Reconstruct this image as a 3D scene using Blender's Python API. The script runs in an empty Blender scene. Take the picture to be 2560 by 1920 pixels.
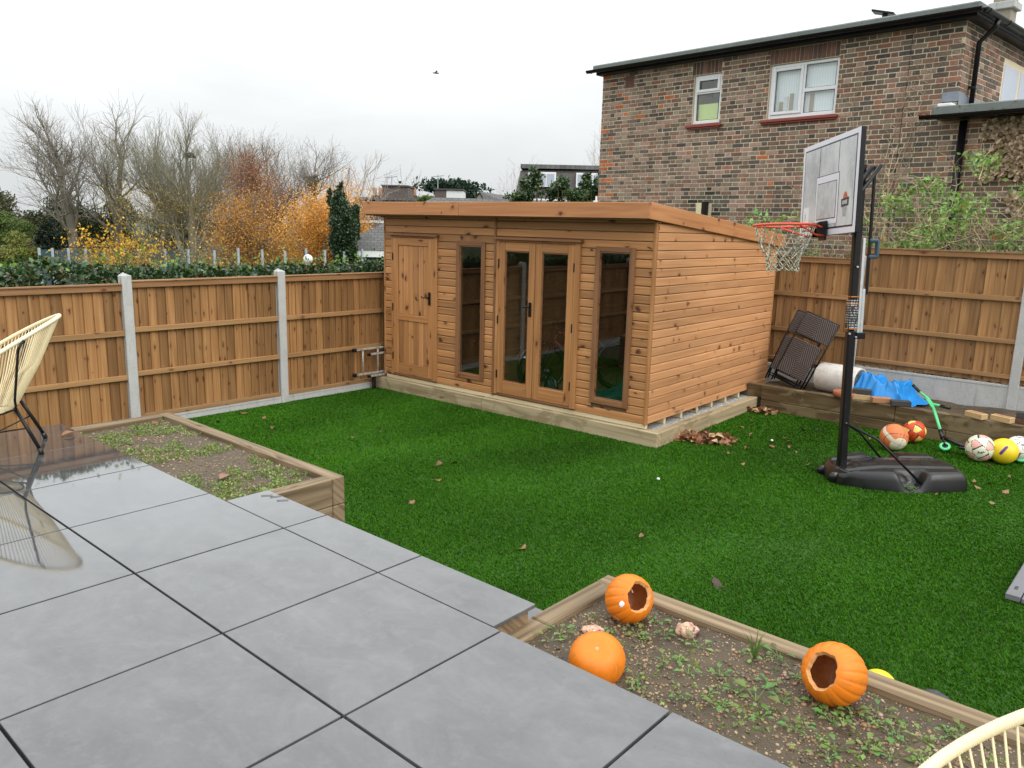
import bpy, bmesh, math, random
import numpy as np
from mathutils import Vector, Matrix, noise as mnoise
rnd = random.Random(7)
pi = math.pi
sc = bpy.context.scene
COL = sc.collection

# ------------------------------------------------------------------ camera
CAMH, FPX, YAW, PITCH, ROLL = 2.2881, 1973.6, 0.7166, -0.1974, 0.0256
_f = Vector((-math.sin(YAW)*math.cos(PITCH), math.cos(YAW)*math.cos(PITCH), math.sin(PITCH)))
_r0 = Vector((math.cos(YAW), math.sin(YAW), 0)); _u0 = _r0.cross(_f)
_r = _r0*math.cos(ROLL)+_u0*math.sin(ROLL); _u = -_r0*math.sin(ROLL)+_u0*math.cos(ROLL)
CAM = Vector((0, 0, CAMH))
cd = bpy.data.cameras.new('camera'); co = bpy.data.objects.new('camera', cd); COL.objects.link(co)
cd.sensor_width = 36; cd.lens = 36*FPX/2560; cd.clip_start = 0.05; cd.clip_end = 3000
co.matrix_world = Matrix(((_r.x, _u.x, -_f.x, 0), (_r.y, _u.y, -_f.y, 0), (_r.z, _u.z, -_f.z, CAMH), (0, 0, 0, 1)))
sc.camera = co
def ray(x, y): return _f+_r*((x-1280)/FPX)-_u*((y-960)/FPX)
def at(x, y, d): return CAM+ray(x, y)*d
def on(x, y, z=0.0):
    d = ray(x, y); return CAM+d*((z-CAMH)/d.z)

# ------------------------------------------------------------------ light: overcast
sc.view_settings.view_transform = 'Standard'; sc.view_settings.look = 'None'
sc.view_settings.exposure = 0.0; sc.view_settings.gamma = 1.0
SUN_EL, SUN_AZ = math.radians(38), math.radians(40)
w = bpy.data.worlds.new('World'); sc.world = w; w.use_nodes = True
nt = w.node_tree; nt.nodes.clear()
def wn(t, **k):
    n = nt.nodes.new(t)
    for a, b in k.items(): setattr(n, a, b)
    return n
sky = wn('ShaderNodeTexSky', sky_type='NISHITA', sun_disc=False, sun_elevation=SUN_EL, sun_rotation=SUN_AZ)
sky.air_density = 1.5; sky.dust_density = 6.0
b1 = wn('ShaderNodeBackground'); b1.inputs[1].default_value = 0.1
nt.links.new(sky.outputs[0], b1.inputs[0])
tc = wn('ShaderNodeTexCoord'); sep = wn('ShaderNodeSeparateXYZ'); nt.links.new(tc.outputs['Generated'], sep.inputs[0])
mx = wn('ShaderNodeMath', operation='MAXIMUM'); nt.links.new(sep.outputs[2], mx.inputs[0]); mx.inputs[1].default_value = 0.0
mu = wn('ShaderNodeMath', operation='MULTIPLY_ADD'); nt.links.new(mx.outputs[0], mu.inputs[0]); mu.inputs[1].default_value = 1.95; mu.inputs[2].default_value = 0.81
mp = wn('ShaderNodeMapping'); mp.inputs['Scale'].default_value = (1.6, 1.6, 5.0); nt.links.new(tc.outputs['Generated'], mp.inputs[0])
nz = wn('ShaderNodeTexNoise'); nz.inputs['Scale'].default_value = 1.7; nz.inputs['Detail'].default_value = 5; nz.inputs['Roughness'].default_value = 0.55; nz.inputs['Distortion'].default_value = 0.4
nt.links.new(mp.outputs[0], nz.inputs['Vector'])
cr = wn('ShaderNodeMapRange'); cr.inputs[1].default_value = 0.3; cr.inputs[2].default_value = 0.7; cr.inputs[3].default_value = 0.91; cr.inputs[4].default_value = 1.08
nt.links.new(nz.outputs[0], cr.inputs[0])
m3 = wn('ShaderNodeMath', operation='MULTIPLY'); nt.links.new(mu.outputs[0], m3.inputs[0]); nt.links.new(cr.outputs[0], m3.inputs[1])
b2 = wn('ShaderNodeBackground'); b2.inputs[0].default_value = (0.955, 0.985, 1.0, 1); nt.links.new(m3.outputs[0], b2.inputs[1])
mix = wn('ShaderNodeMixShader'); mix.inputs[0].default_value = 0.93
nt.links.new(b1.outputs[0], mix.inputs[1]); nt.links.new(b2.outputs[0], mix.inputs[2])
wo = wn('ShaderNodeOutputWorld'); nt.links.new(mix.outputs[0], wo.inputs[0])
sl = bpy.data.lights.new('sun', 'SUN'); sl.energy = 1.4; sl.angle = math.radians(40); sl.color = (1.0, 0.97, 0.92)
so = bpy.data.objects.new('sun', sl); COL.objects.link(so); so.location = (0, 0, 30)
sd = Vector((math.sin(SUN_AZ)*math.cos(SUN_EL), math.cos(SUN_AZ)*math.cos(SUN_EL), math.sin(SUN_EL)))
sd = Vector((0.80, -0.12, 0.62)).normalized()      # veiled sun, low to the right of the garden
sky.sun_elevation = math.asin(sd.z); sky.sun_rotation = math.atan2(sd.x, sd.y)
so.rotation_euler = sd.to_track_quat('Z', 'Y').to_euler()
sc.cycles.max_bounces = 8; sc.cycles.transparent_max_bounces = 24

# ------------------------------------------------------------------ helpers
class MB:
    def __init__(s): s.v = []; s.f = []; s.c = []
    def add(s, vs, fs, M=None, col=None):
        o = len(s.v)
        if M is not None: vs = [M @ Vector(p) for p in vs]
        s.v += [tuple(p) for p in vs]; s.f += [tuple(i+o for i in q) for q in fs]
        if col is not None: s.c += [col]*len(vs)
        return s
    def box(s, x0, x1, y0, y1, z0, z1, c=0.0, M=None, col=None):
        if x0 > x1: x0, x1 = x1, x0
        if y0 > y1: y0, y1 = y1, y0
        if z0 > z1: z0, z1 = z1, z0
        if c <= 0:
            vs = [(x, y, z) for x in (x0, x1) for y in (y0, y1) for z in (z0, z1)]
            fs = [(0, 1, 3, 2), (4, 6, 7, 5), (0, 4, 5, 1), (2, 3, 7, 6), (0, 2, 6, 4), (1, 5, 7, 3)]
            return s.add(vs, fs, M, col)
        c = min(c, (x1-x0)*.45, (y1-y0)*.45, (z1-z0)*.45)
        vs = []; X = ((x0, 1), (x1, -1)); Y = ((y0, 1), (y1, -1)); Z = ((z0, 1), (z1, -1))
        for x, a in X:
            for y, b in Y:
                for z, d in Z:
                    vs += [(x, y+b*c, z+d*c), (x+a*c, y, z+d*c), (x+a*c, y+b*c, z)]
        I = lambda i, j, k, q: (i*4+j*2+k)*3+q
        fs = []
        for i in (0, 1):
            fs.append((I(i,0,0,0), I(i,0,1,0), I(i,1,1,0), I(i,1,0,0)) if i == 0 else (I(i,0,0,0), I(i,1,0,0), I(i,1,1,0), I(i,0,1,0)))
            fs.append((I(0,i,0,1), I(1,i,0,1), I(1,i,1,1), I(0,i,1,1)) if i == 0 else (I(0,i,0,1), I(0,i,1,1), I(1,i,1,1), I(1,i,0,1)))
            fs.append((I(0,0,i,2), I(0,1,i,2), I(1,1,i,2), I(1,0,i,2)) if i == 0 else (I(0,0,i,2), I(1,0,i,2), I(1,1,i,2), I(0,1,i,2)))
        for j in (0, 1):
            for k in (0, 1):
                q = (I(0,j,k,1), I(1,j,k,1), I(1,j,k,2), I(0,j,k,2)); fs.append(q if (j != k) else q[::-1])
                q = (I(j,0,k,0), I(j,1,k,0), I(j,1,k,2), I(j,0,k,2)); fs.append(q if (j == k) else q[::-1])
                q = (I(j,k,0,0), I(j,k,1,0), I(j,k,1,1), I(j,k,0,1)); fs.append(q if (j != k) else q[::-1])
        for i in (0, 1):
            for j in (0, 1):
                for k in (0, 1):
                    q = (I(i,j,k,0), I(i,j,k,1), I(i,j,k,2)); fs.append(q if ((i+j+k) % 2 == 0) else q[::-1])
        return s.add(vs, fs, M, col)
    def tube(s, pts, r, n=8, cap=True, closed=False, M=None, col=None):
        pts = [Vector(p) for p in pts]; m = len(pts)
        rr = r if isinstance(r, (list, tuple)) else [r]*m
        vs = []; fs = []; prev = None
        for i, p in enumerate(pts):
            if closed: t = pts[(i+1) % m]-pts[i-1]
            else: t = pts[min(i+1, m-1)]-pts[max(i-1, 0)]
            t = t.normalized() if t.length > 1e-9 else Vector((0, 0, 1))
            if prev is None:
                a = t.orthogonal().normalized()
            else:
                a = prev-t*prev.dot(t); a = a.normalized() if a.length > 1e-6 else t.orthogonal().normalized()
            prev = a; b = t.cross(a)
            for k in range(n):
                g = 2*pi*k/n; vs.append(p+(a*math.cos(g)+b*math.sin(g))*rr[i])
        for i in range(m if closed else m-1):
            j = (i+1) % m
            for k in range(n):
                l = (k+1) % n; fs.append((i*n+k, i*n+l, j*n+l, j*n+k))
        if cap and not closed: fs += [tuple(range(n))[::-1], tuple((m-1)*n+k for k in range(n))]
        return s.add(vs, fs, M, col)
    def lathe(s, prof, n=24, M=None, col=None, a0=0, a1=2*pi):
        full = abs(a1-a0-2*pi) < 1e-6; m = len(prof); k_ = n if full else n+1
        vs = [(r*math.cos(a0+(a1-a0)*k/n), r*math.sin(a0+(a1-a0)*k/n), z) for r, z in prof for k in range(k_)]
        fs = []
        for i in range(m-1):
            for k in range(n):
                l = (k+1) % k_; fs.append((i*k_+k, i*k_+l, (i+1)*k_+l, (i+1)*k_+k))
        return s.add(vs, fs, M, col)
    def grid(s, nx, ny, fn, M=None):
        vs = [fn(i/nx, j/ny) for j in range(ny+1) for i in range(nx+1)]
        fs = [(j*(nx+1)+i, j*(nx+1)+i+1, (j+1)*(nx+1)+i+1, (j+1)*(nx+1)+i) for j in range(ny) for i in range(nx)]
        return s.add(vs, fs, M)
    def build(s, name, mat, parent=None, smooth=False, loc=None, rot=None):
        me = bpy.data.meshes.new(name); me.from_pydata(s.v, [], s.f)
        if s.c and len(s.c) == len(s.v):
            at_ = me.color_attributes.new('col', 'FLOAT_COLOR', 'POINT')
            at_.data.foreach_set('color', np.array([(*c[:3], 1.0) for c in s.c], dtype=np.float32).ravel())
        if smooth: me.polygons.foreach_set('use_smooth', [True]*len(me.polygons))
        me.update()
        if mat is not None: me.materials.append(mat)
        return obj(name, me, parent, loc, rot)
def obj(name, me, parent=None, loc=None, rot=None):
    o = bpy.data.objects.new(name, me); COL.objects.link(o)
    if parent is not None: o.parent = parent
    if loc is not None: o.location = loc
    if rot is not None: o.rotation_euler = rot
    return o
def tag(o, label=None, cat=None, group=None, kind=None):
    if label: o['label'] = label
    if cat: o['category'] = cat
    if group: o['group'] = group
    if kind: o['kind'] = kind
    return o
def thing(name, label, cat, loc=(0, 0, 0), rot=(0, 0, 0), group=None):
    o = obj(name, None, None, loc, rot); o.empty_display_size = 0.1
    return tag(o, label, cat, group)
def struct(o): o['kind'] = 'structure'; return o
def copy_tree(o, parent=None):
    c = o.copy(); COL.objects.link(c); c.parent = parent
    for ch in list(o.children): copy_tree(ch, c)
    return c
def fbm(x, y, z=0.0, o=4, s=1.0): return mnoise.fractal(Vector((x*s, y*s, z)), 1.0, 2.0, o)
def RZ(a): return Matrix.Rotation(a, 4, 'Z')
def RX(a): return Matrix.Rotation(a, 4, 'X')
def RY(a): return Matrix.Rotation(a, 4, 'Y')
def TR(*p): return Matrix.Translation(Vector(p))
def sub3(name, m, verts):   # smooth a lump
    return m

# ------------------------------------------------------------------ materials
class T:
    def __init__(s, name):
        s.m = bpy.data.materials.new(name); s.m.use_nodes = True; s.t = s.m.node_tree; s.t.nodes.clear()
        s.out = s.t.nodes.new('ShaderNodeOutputMaterial')
        s.b = s.n('ShaderNodeBsdfPrincipled'); s.t.links.new(s.b.outputs[0], s.out.inputs[0])
    def n(s, typ, ins=None, **pr):
        nd = s.t.nodes.new(typ)
        for k, v in pr.items(): setattr(nd, k, v)
        for k, v in (ins or {}).items(): s.set(nd.inputs[k], v)
        return nd
    def set(s, sock, v):
        if hasattr(v, 'node'): s.t.links.new(v, sock)
        elif isinstance(v, (tuple, list)) and len(v) == 3 and sock.type == 'RGBA': sock.default_value = (*v, 1)
        else: sock.default_value = v
    def p(s, **k):
        names = dict(col='Base Color', rough='Roughness', metal='Metallic', spec='Specular IOR Level', normal='Normal', coat='Coat Weight', coatr='Coat Roughness', trans='Transmission Weight', alpha='Alpha', sss='Subsurface Weight', ior='IOR', sheen='Sheen Weight')
        for a, b in k.items(): s.set(s.b.inputs[names[a]], b)
        return s
    def math(s, op, a, b=None, c=None):
        d = {0: a}
        if b is not None: d[1] = b
        if c is not None: d[2] = c
        return s.n('ShaderNodeMath', d, operation=op).outputs[0]
    def ramp(s, fac, stops, interp='LINEAR'):
        r = s.n('ShaderNodeValToRGB', {0: fac}); r.color_ramp.interpolation = interp
        e = r.color_ramp.elements
        while len(e) < len(stops): e.new(0.5)
        for i, (p_, c) in enumerate(stops):
            e[i].position = p_; e[i].color = (*c, 1) if len(c) == 3 else c
        return r.outputs[0]
    def mr(s, v, a, b, c=0.0, d=1.0, smooth=False):
        n = s.n('ShaderNodeMapRange', {0: v, 1: a, 2: b, 3: c, 4: d}); n.clamp = True
        if smooth: n.interpolation_type = 'SMOOTHSTEP'
        return n.outputs[0]
    def mix(s, f, a, b, mode='MIX'):
        n = s.n('ShaderNodeMix', data_type='RGBA', blend_type=mode); s.set(n.inputs[0], f); s.set(n.inputs[6], a); s.set(n.inputs[7], b)
        return n.outputs[2]
    def noise(s, vec, scale=5.0, detail=4.0, rough=.5, dist=0.0, out=0):
        d = {'Scale': scale, 'Detail': detail, 'Roughness': rough, 'Distortion': dist}
        if vec is not None: d['Vector'] = vec
        return s.n('ShaderNodeTexNoise', d).outputs[out]
    def coord(s, kind='Object'): return s.n('ShaderNodeTexCoord').outputs[kind]
    def world(s): return s.n('ShaderNodeNewGeometry').outputs['Position']
    def map(s, vec, sc=(1, 1, 1), loc=(0, 0, 0), rot=(0, 0, 0)):
        return s.n('ShaderNodeMapping', {'Vector': vec, 'Scale': sc, 'Location': loc, 'Rotation': rot}).outputs[0]
    def bump(s, h, st=.3, dist=.01): return s.n('ShaderNodeBump', {'Height': h, 'Strength': st, 'Distance': dist}).outputs[0]
    def rand(s): return s.n('ShaderNodeObjectInfo').outputs['Random']
    def island(s): return s.n('ShaderNodeNewGeometry').outputs['Random Per Island']
def plain(name, col, rough=.6, metal=0.0, var=.12, scale=12, spec=.5, bump=.15, **k):
    t = T(name); n = t.noise(t.coord(), scale, 5, .6)
    c2 = tuple(min(1, x*(1+var)) for x in col); c1 = tuple(x*(1-var) for x in col)
    t.p(col=t.mix(n, c1, c2), rough=t.mr(n, .2, .8, max(.02, rough-.08), min(1, rough+.08)), metal=metal, spec=spec, **k)
    if bump: t.p(normal=t.bump(t.noise(t.coord(), scale*8, 3, .6), bump, .004))
    return t.m
def wood(name, dark, mid, light, knot=(.12, .035, .012), kx=4.0, ky=9.0, kr=.17, kamt=.55, rough=.55, var=.28, gs=26, stain=0.0, staincol=(.5, .42, .3), bump=.35, gray=0.0, spec=.35, fig=.12):
    """timber with its grain along local x; knots live in the plane of whichever face is seen"""
    t = T(name); rd = t.rand(); sp = t.n('ShaderNodeSeparateXYZ', {0: t.coord()})
    wv = t.math('ADD', t.math('ADD', sp.outputs[1], sp.outputs[2]), t.math('MULTIPLY', rd, 37.0)); xv = t.math('ADD', sp.outputs[0], t.math('MULTIPLY', rd, 61.0))
    v = t.n('ShaderNodeCombineXYZ', {0: xv, 1: wv, 2: 0.0}).outputs[0]
    kv = t.map(v, (kx, ky, 1))
    kvd = t.n('ShaderNodeVectorMath', {0: kv, 1: t.n('ShaderNodeVectorMath', {0: t.noise(kv, 2.5, 2, .5, out=1), 'Scale': .45}, operation='SCALE').outputs[0]}, operation='ADD').outputs[0]
    vo = t.n('ShaderNodeTexVoronoi', {'Vector': kvd, 'Scale': 1.0, 'Randomness': 1.0}, voronoi_dimensions='2D')
    sepc = t.n('ShaderNodeSeparateColor', {0: vo.outputs['Color']})
    pick = t.math('LESS_THAN', sepc.outputs[0], kamt)
    rad = t.math('MULTIPLY', t.math('ADD', t.math('MULTIPLY', sepc.outputs[1], .8), .35), kr)
    kd = t.math('DIVIDE', vo.outputs['Distance'], rad)
    kmask = t.math('MULTIPLY', t.mr(kd, .55, 1.1, 1, 0), pick)
    halo = t.math('MULTIPLY', t.mr(kd, .8, 3.0, 1, 0, True), pick)
    g1 = t.noise(t.map(v, (1.0, gs, 1)), 1.0, 4, .55, .15)
    bandv = t.math('ADD', t.noise(t.map(v, (.35, 5, 1)), 1.0, 1, .4), t.math('MULTIPLY', halo, .05))
    rings = t.math('SINE', t.math('MULTIPLY', bandv, 46.0))
    g = t.math('ADD', t.math('MULTIPLY', g1, 1-fig), t.math('MULTIPLY', t.mr(rings, -1, 1), fig))
    c = t.ramp(g, [(.26, dark), (.5, mid), (.74, light)])
    c = t.mix(t.math('MULTIPLY', halo, .35), c, t.mix(.5, c, knot))
    c = t.mix(t.math('MULTIPLY', kmask, .9), c, knot)
    c = t.mix(t.math('MULTIPLY', pick, t.mr(kd, .15, .45, .6, 0)), c, tuple(x*.4 for x in knot))
    big = t.noise(t.map(v, (.9, 2.5, 1)), 1.3, 3, .5)
    c = t.mix(1.0, c, t.ramp(t.math('ADD', t.math('MULTIPLY', rd, .65), t.math('MULTIPLY', big, .5)), [(.15, (1-var,)*3), (.95, (1+var*.75,)*3)]), 'MULTIPLY')
    if gray: c = t.mix(t.mr(t.noise(t.map(v, (1, 3, 1)), 2, 4, .6), .35, .65, 0, gray), c, (.36, .35, .33))
    if stain:
        sm = t.mr(t.noise(t.map(t.world(), (1, 1, 2.5)), 2.3, 5, .62, .6), .5, .56)
        c = t.mix(t.math('MULTIPLY', sm, stain), c, staincol)
    t.p(col=c, rough=t.mr(g1, .2, .8, rough-.1, rough+.12), spec=spec, normal=t.bump(t.math('SUBTRACT', g, t.math('MULTIPLY', kmask, .2)), bump, .003))
    return t.m
M = {}
M['shed'] = wood('shed_timber_shaded', (.34, .150, .054), (.43, .202, .076), (.51, .255, .104), knot=(.085, .027, .011), kx=4.6, ky=7.0, kr=.20, kamt=.36, var=.32)  # front cladding, colour darkened because this face is turned from the light
M['shed_lit'] = wood('shed_timber_lit', (.47, .222, .095), (.55, .272, .122), (.62, .325, .155), knot=(.16, .056, .024), kx=5.5, ky=5.0, kr=.17, kamt=.32, var=.22)  # same cladding timber, colour lightened for the brighter-lit side
M['trim'] = wood('shed_trim_timber', (.32, .138, .046), (.41, .188, .067), (.50, .245, .092), knot=(.13, .038, .014), kx=2.4, ky=8, kr=.15, kamt=.35, var=.16)
M['trimdark'] = wood('shed_window_frame_timber', (.17, .075, .031), (.235, .108, .046), (.30, .145, .066), kamt=.2, var=.12)
M['fascia'] = wood('shed_fascia_timber', (.38, .158, .062), (.46, .20, .080), (.53, .25, .108), knot=(.13, .036, .016), kx=4.5, ky=4.5, kr=.16, kamt=.42, var=.10)
M['fence'] = wood('fence_board_timber', (.22, .105, .038), (.315, .162, .062), (.415, .23, .096), knot=(.11, .036, .014), kx=5.0, ky=10, kr=.16, kamt=.34, var=.40, gs=34)
M['rail'] = wood('fence_rail_timber', (.27, .145, .06), (.34, .19, .08), (.41, .235, .105), knot=(.16, .07, .03), kamt=.25, var=.15)
M['cap'] = wood('fence_capping_timber', (.20, .10, .042), (.28, .145, .062), (.36, .195, .09), kamt=.25, var=.2)
M['sleeper'] = wood('sleeper_timber', (.095, .066, .036), (.205, .146, .084), (.30, .22, .132), knot=(.09, .055, .03), kx=2.2, ky=7, kr=.15, kamt=.38, var=.18, gs=38, rough=.62, fig=.2)
M['sleeperwet'] = wood('sleeper_timber_wet', (.070, .045, .022), (.118, .078, .036), (.17, .12, .060), knot=(.045, .024, .012), kx=1.6, ky=7, kr=.12, kamt=.35, var=.14, gs=24, stain=.5, staincol=(.27, .21, .115), rough=.55, fig=.3)
M['base'] = wood('base_sleeper_timber', (.29, .225, .13), (.38, .30, .18), (.46, .375, .24), knot=(.18, .12, .06), kx=1.6, ky=7, kr=.11, kamt=.3, var=.12, gs=22, stain=.55, staincol=(.19, .145, .068), rough=.65, fig=.2)
M['bearer'] = wood('bearer_timber', (.50, .40, .24), (.60, .50, .32), (.68, .58, .40), kamt=.2, var=.1)
M['floorb'] = wood('shed_floor_timber', (.30, .225, .135), (.38, .29, .18), (.45, .35, .225), kamt=.2, var=.1)
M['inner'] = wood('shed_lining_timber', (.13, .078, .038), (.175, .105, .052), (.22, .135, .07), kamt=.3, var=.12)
t = T('black_plastic'); n = t.noise(t.coord(), 3, 4, .6)
t.p(col=(.007, .007, .0075), rough=t.mr(n, .4, .6, .16, .36), spec=.5); M['black'] = t.m
t = T('black_paint'); n = t.noise(t.coord(), 30, 4, .6); t.p(col=t.mix(t.mr(n, .62, .7), (.006, .006, .0065), (.03, .03, .03)), rough=.30, spec=.3); M['blackpaint'] = t.m
M['metal'] = plain('galvanised_metal', (.55, .56, .57), .42, .85, .15, 20)
t = T('ladder_aluminium'); n = t.noise(t.coord(), 40, 4, .7); t.p(col=t.mix(t.mr(n, .5, .62), (.52, .50, .45), (.20, .16, .11)), rough=.5, metal=.35); M['alu'] = t.m
t = T('concrete'); v = t.world(); n1 = t.noise(v, 6, 6, .65); n2 = t.noise(v, 90, 3, .6); n3 = t.noise(t.map(v, (9, 9, 1.2)), 1.5, 4, .6)
c = t.mix(n1, (.36, .36, .35), (.56, .56, .54)); c = t.mix(t.mr(n2, .58, .70), c, (.24, .24, .23)); c = t.mix(t.mr(n3, .55, .75, 0, .45), c, (.17, .17, .155))
t.p(col=c, rough=.85, spec=.3, normal=t.bump(n2, .3, .004)); M['concrete'] = t.m
t = T('gravel_hardstanding'); v = t.world(); vo = t.n('ShaderNodeTexVoronoi', {'Vector': v, 'Scale': 70.0})
t.p(col=t.ramp(t.n('ShaderNodeSeparateColor', {0: vo.outputs['Color']}).outputs[0], [(0, (.26, .24, .21)), (.5, (.42, .40, .36)), (1, (.58, .56, .52))]), rough=.9, normal=t.bump(vo.outputs[0], .8, .01)); M['gravel'] = t.m
# porcelain paving, wetter towards the left-hand fence
t = T('porcelain_slab'); v = t.world(); rd = t.rand()
vv = t.n('ShaderNodeVectorMath', {0: v, 1: t.n('ShaderNodeCombineXYZ', {0: t.math('MULTIPLY', rd, 17.0), 1: t.math('MULTIPLY', rd, 9.0), 2: 0.0}).outputs[0]}, operation='ADD').outputs[0]
n1 = t.noise(t.map(vv, (1.0, 1.5, 1)), 2.2, 8, .68, .7); n2 = t.noise(vv, 11, 6, .7, .3); n3 = t.noise(v, 110, 3, .6)
c = t.ramp(n1, [(.28, (.070, .070, .073)), (.5, (.100, .100, .102)), (.74, (.138, .138, .138))])
c = t.mix(t.mr(n2, .50, .72, 0, .4), c, (.165, .165, .165)); c = t.mix(t.mr(t.noise(vv, 26, 4, .7), .58, .74, 0, .28), c, (.062, .062, .066))
c = t.mix(t.mr(n3, .69, .75, 0, .7), c, (.035, .032, .028))
sx = t.n('ShaderNodeSeparateXYZ', {0: v}).outputs[0]
wet = t.mr(t.math('ADD', sx, t.math('MULTIPLY', t.math('SUBTRACT', t.noise(v, 2.2, 6, .68, .8), .5), 2.0)), -2.4, -4.7, 0, 1, True)
rg = t.mr(n2, .3, .7, .09, .16)
rough = t.math('ADD', t.math('MULTIPLY', rg, t.math('SUBTRACT', 1.0, wet)), t.math('MULTIPLY', .035, wet))
c = t.mix(t.math('MULTIPLY', wet, .55), c, t.mix(.65, c, (.02, .02, .022)))
t.p(col=c, rough=rough, spec=.5, coat=t.math('ADD', t.math('MULTIPLY', wet, .5), .45), coatr=t.mr(wet, 0, 1, .10, .03))
rip = t.noise(t.map(v, (1, 1, 1)), 55, 3, .6, .4)
t.p(normal=t.bump(t.math('ADD', t.math('MULTIPLY', n2, .3), t.math('MULTIPLY', rip, t.math('MULTIPLY', wet, .12))), .10, .004)); M['slab'] = t.m
M['grout'] = plain('paving_joint', (.015, .0145, .013), .9, 0, .5, 9)
t = T('wet_soil'); v = t.world(); n1 = t.noise(v, 3, 6, .65); n2 = t.noise(v, 40, 5, .7); vo = t.n('ShaderNodeTexVoronoi', {'Vector': v, 'Scale': 95.0, 'Randomness': 1.0})
c = t.mix(t.mr(n1, .35, .65), (.048, .033, .016), (.110, .078, .040)); c = t.mix(t.mr(n2, .35, .7, 0, .6), c, (.06, .045, .028))
sp = t.n('ShaderNodeSeparateColor', {0: vo.outputs['Color']}).outputs[0]
c = t.mix(t.math('MULTIPLY', t.math('LESS_THAN', vo.outputs[0], .34), t.math('LESS_THAN', sp, .16)), c, (.36, .26, .16))
t.p(col=c, rough=t.mr(n1, .3, .7, .38, .75), spec=.5, normal=t.bump(t.math('ADD', n2, t.math('MULTIPLY', vo.outputs[0], .6)), .7, .012)); M['soil'] = t.m
def attrmat(name, rough=.6, spec=.35, var=0.0, trans=0.0, bump=0):
    t = T(name); a = t.n('ShaderNodeVertexColor', layer_name='col').outputs[0]
    t.p(col=a, rough=rough, spec=spec)
    if bump: t.p(normal=t.bump(t.noise(t.coord(), bump, 4, .6), .5, .01))
    if trans:
        tr = t.n('ShaderNodeBsdfTranslucent', {0: t.mix(1.0, a, (1.3, 1.25, .7), 'MULTIPLY')}); ms = t.n('ShaderNodeMixShader', {0: trans, 1: t.b.outputs[0], 2: tr.outputs[0]})
        t.t.links.new(ms.outputs[0], t.out.inputs[0])
    return t.m
M['grass'] = attrmat('artificial_grass', .75, .10, trans=.15)
M['leafcol'] = attrmat('leaf', .45, .4, trans=.25)
M['leafglossy'] = attrmat('ivy_leaf', .32, .5, trans=.15)
M['bark'] = attrmat('bark', .85, .2)
M['pebblecol'] = attrmat('pebble', .55, .4)
M['turf'] = plain('grass_backing', (.022, .080, .004), .9, 0, .3, 40)
M['dirt'] = plain('garden_earth', (.06, .07, .03), .95, 0, .3, 3)
M['cordcream'] = plain('cream_cord', (.80, .69, .43), .42, 0, .05, 8, bump=0)
t = T('cream_cord_wrap'); v = t.coord('UV'); wv = t.n('ShaderNodeTexWave', {'Vector': t.coord(), 'Scale': 60.0, 'Distortion': .3}); t.p(col=(.82, .72, .48), rough=.42, normal=t.bump(wv.outputs[1], .25, .004)); M['cordwrap'] = t.m
t = T('window_glass'); fr = t.math('MULTIPLY_ADD', t.math('POWER', t.n('ShaderNodeLayerWeight', {0: .5}).outputs['Facing'], 5.0), .96, .04)
gl = t.n('ShaderNodeBsdfGlossy', {'Color': (1, 1, 1), 'Roughness': .008}); tp = t.n('ShaderNodeBsdfTransparent', {0: (.965, .98, .97)})
ms = t.n('ShaderNodeMixShader', {0: t.math('MULTIPLY', fr, 1.05), 1: tp.outputs[0], 2: gl.outputs[0]}); t.t.links.new(ms.outputs[0], t.out.inputs[0]); M['glass'] = t.m
t = T('house_glass'); fr = t.math('MULTIPLY_ADD', t.math('POWER', t.n('ShaderNodeLayerWeight', {0: .5}).outputs['Facing'], 5.0), .96, .04); gl = t.n('ShaderNodeBsdfGlossy', {'Color': (1, 1, 1), 'Roughness': .01}); tp = t.n('ShaderNodeBsdfTransparent', {0: (.95, .97, .97)}); ms = t.n('ShaderNodeMixShader', {0: t.math('MULTIPLY', fr, 1.5), 1: tp.outputs[0], 2: gl.outputs[0]}); t.t.links.new(ms.outputs[0], t.out.inputs[0]); M['hglass'] = t.m
M['upvc'] = plain('white_upvc', (.78, .79, .80), .3, 0, .02, 5, bump=0)

# ------------------------------------------------------------------ ground
ZP = 0.634
def terr(x, y):
    d = max(0.0, -9.0-x); h = -0.06-1.6*min(1.0, d/9.0)
    return h
def gx(i, n, lim): 
    s = (i*2-1); return math.copysign(abs(s)**3, s)*lim
m = MB(); m.grid(90, 90, lambda a, b: (gx(a, 90, 1500)-6, gx(b, 90, 1500)+6, terr(gx(a, 90, 1500)-6, 0)))
struct(m.build('ground', M['dirt']))

# patio: slabs on a dark bed
PU, PV, PT = -3.6106, 1.4652, 0.805
VE, VS = 2.268, 2.552          # main edge, step strip edge
pb = MB(); pb.box(-6.80, 2.6, -4.3, VE-.004, -.05, ZP-.024); pb.box(-4.22, -2.155, VE-.003, VS-.02, -.05, ZP-.0245)
patio = struct(pb.build('patio', M['grout']))
def slab(u0, u1, v0, v1, z1=ZP, par=patio, th=.02):
    b = MB(); cu, cv = (u0+u1)/2, (v0+v1)/2; dz = rnd.uniform(-.0006, .0006)
    b.box(u0-cu, u1-cu, v0-cv, v1-cv, z1-th-rnd.uniform(0, .0005), z1+dz, .0018)
    return b.build('slab', M['slab'], par, loc=(cu, cv, 0))
J = .0058
us = [PU+PT*i for i in range(-4, 8)]; us[0] = -6.80
vs_ = [PV+PT*j for j in range(-7, 1)]
for i in range(len(us)-1):
    for j in range(len(vs_)):
        v1 = vs_[j+1] if j+1 < len(vs_) else VE+.004
        slab(us[i]+J, us[i+1]-J, vs_[j]+J, v1-J)
for a, b in ((-4.222, PU), (PU, PU+PT), (PU+PT, -2.05)): slab(a+(J if a > -4.2 else 0), b-(J if b < -2.1 else 0), VE+J, VS)
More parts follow.
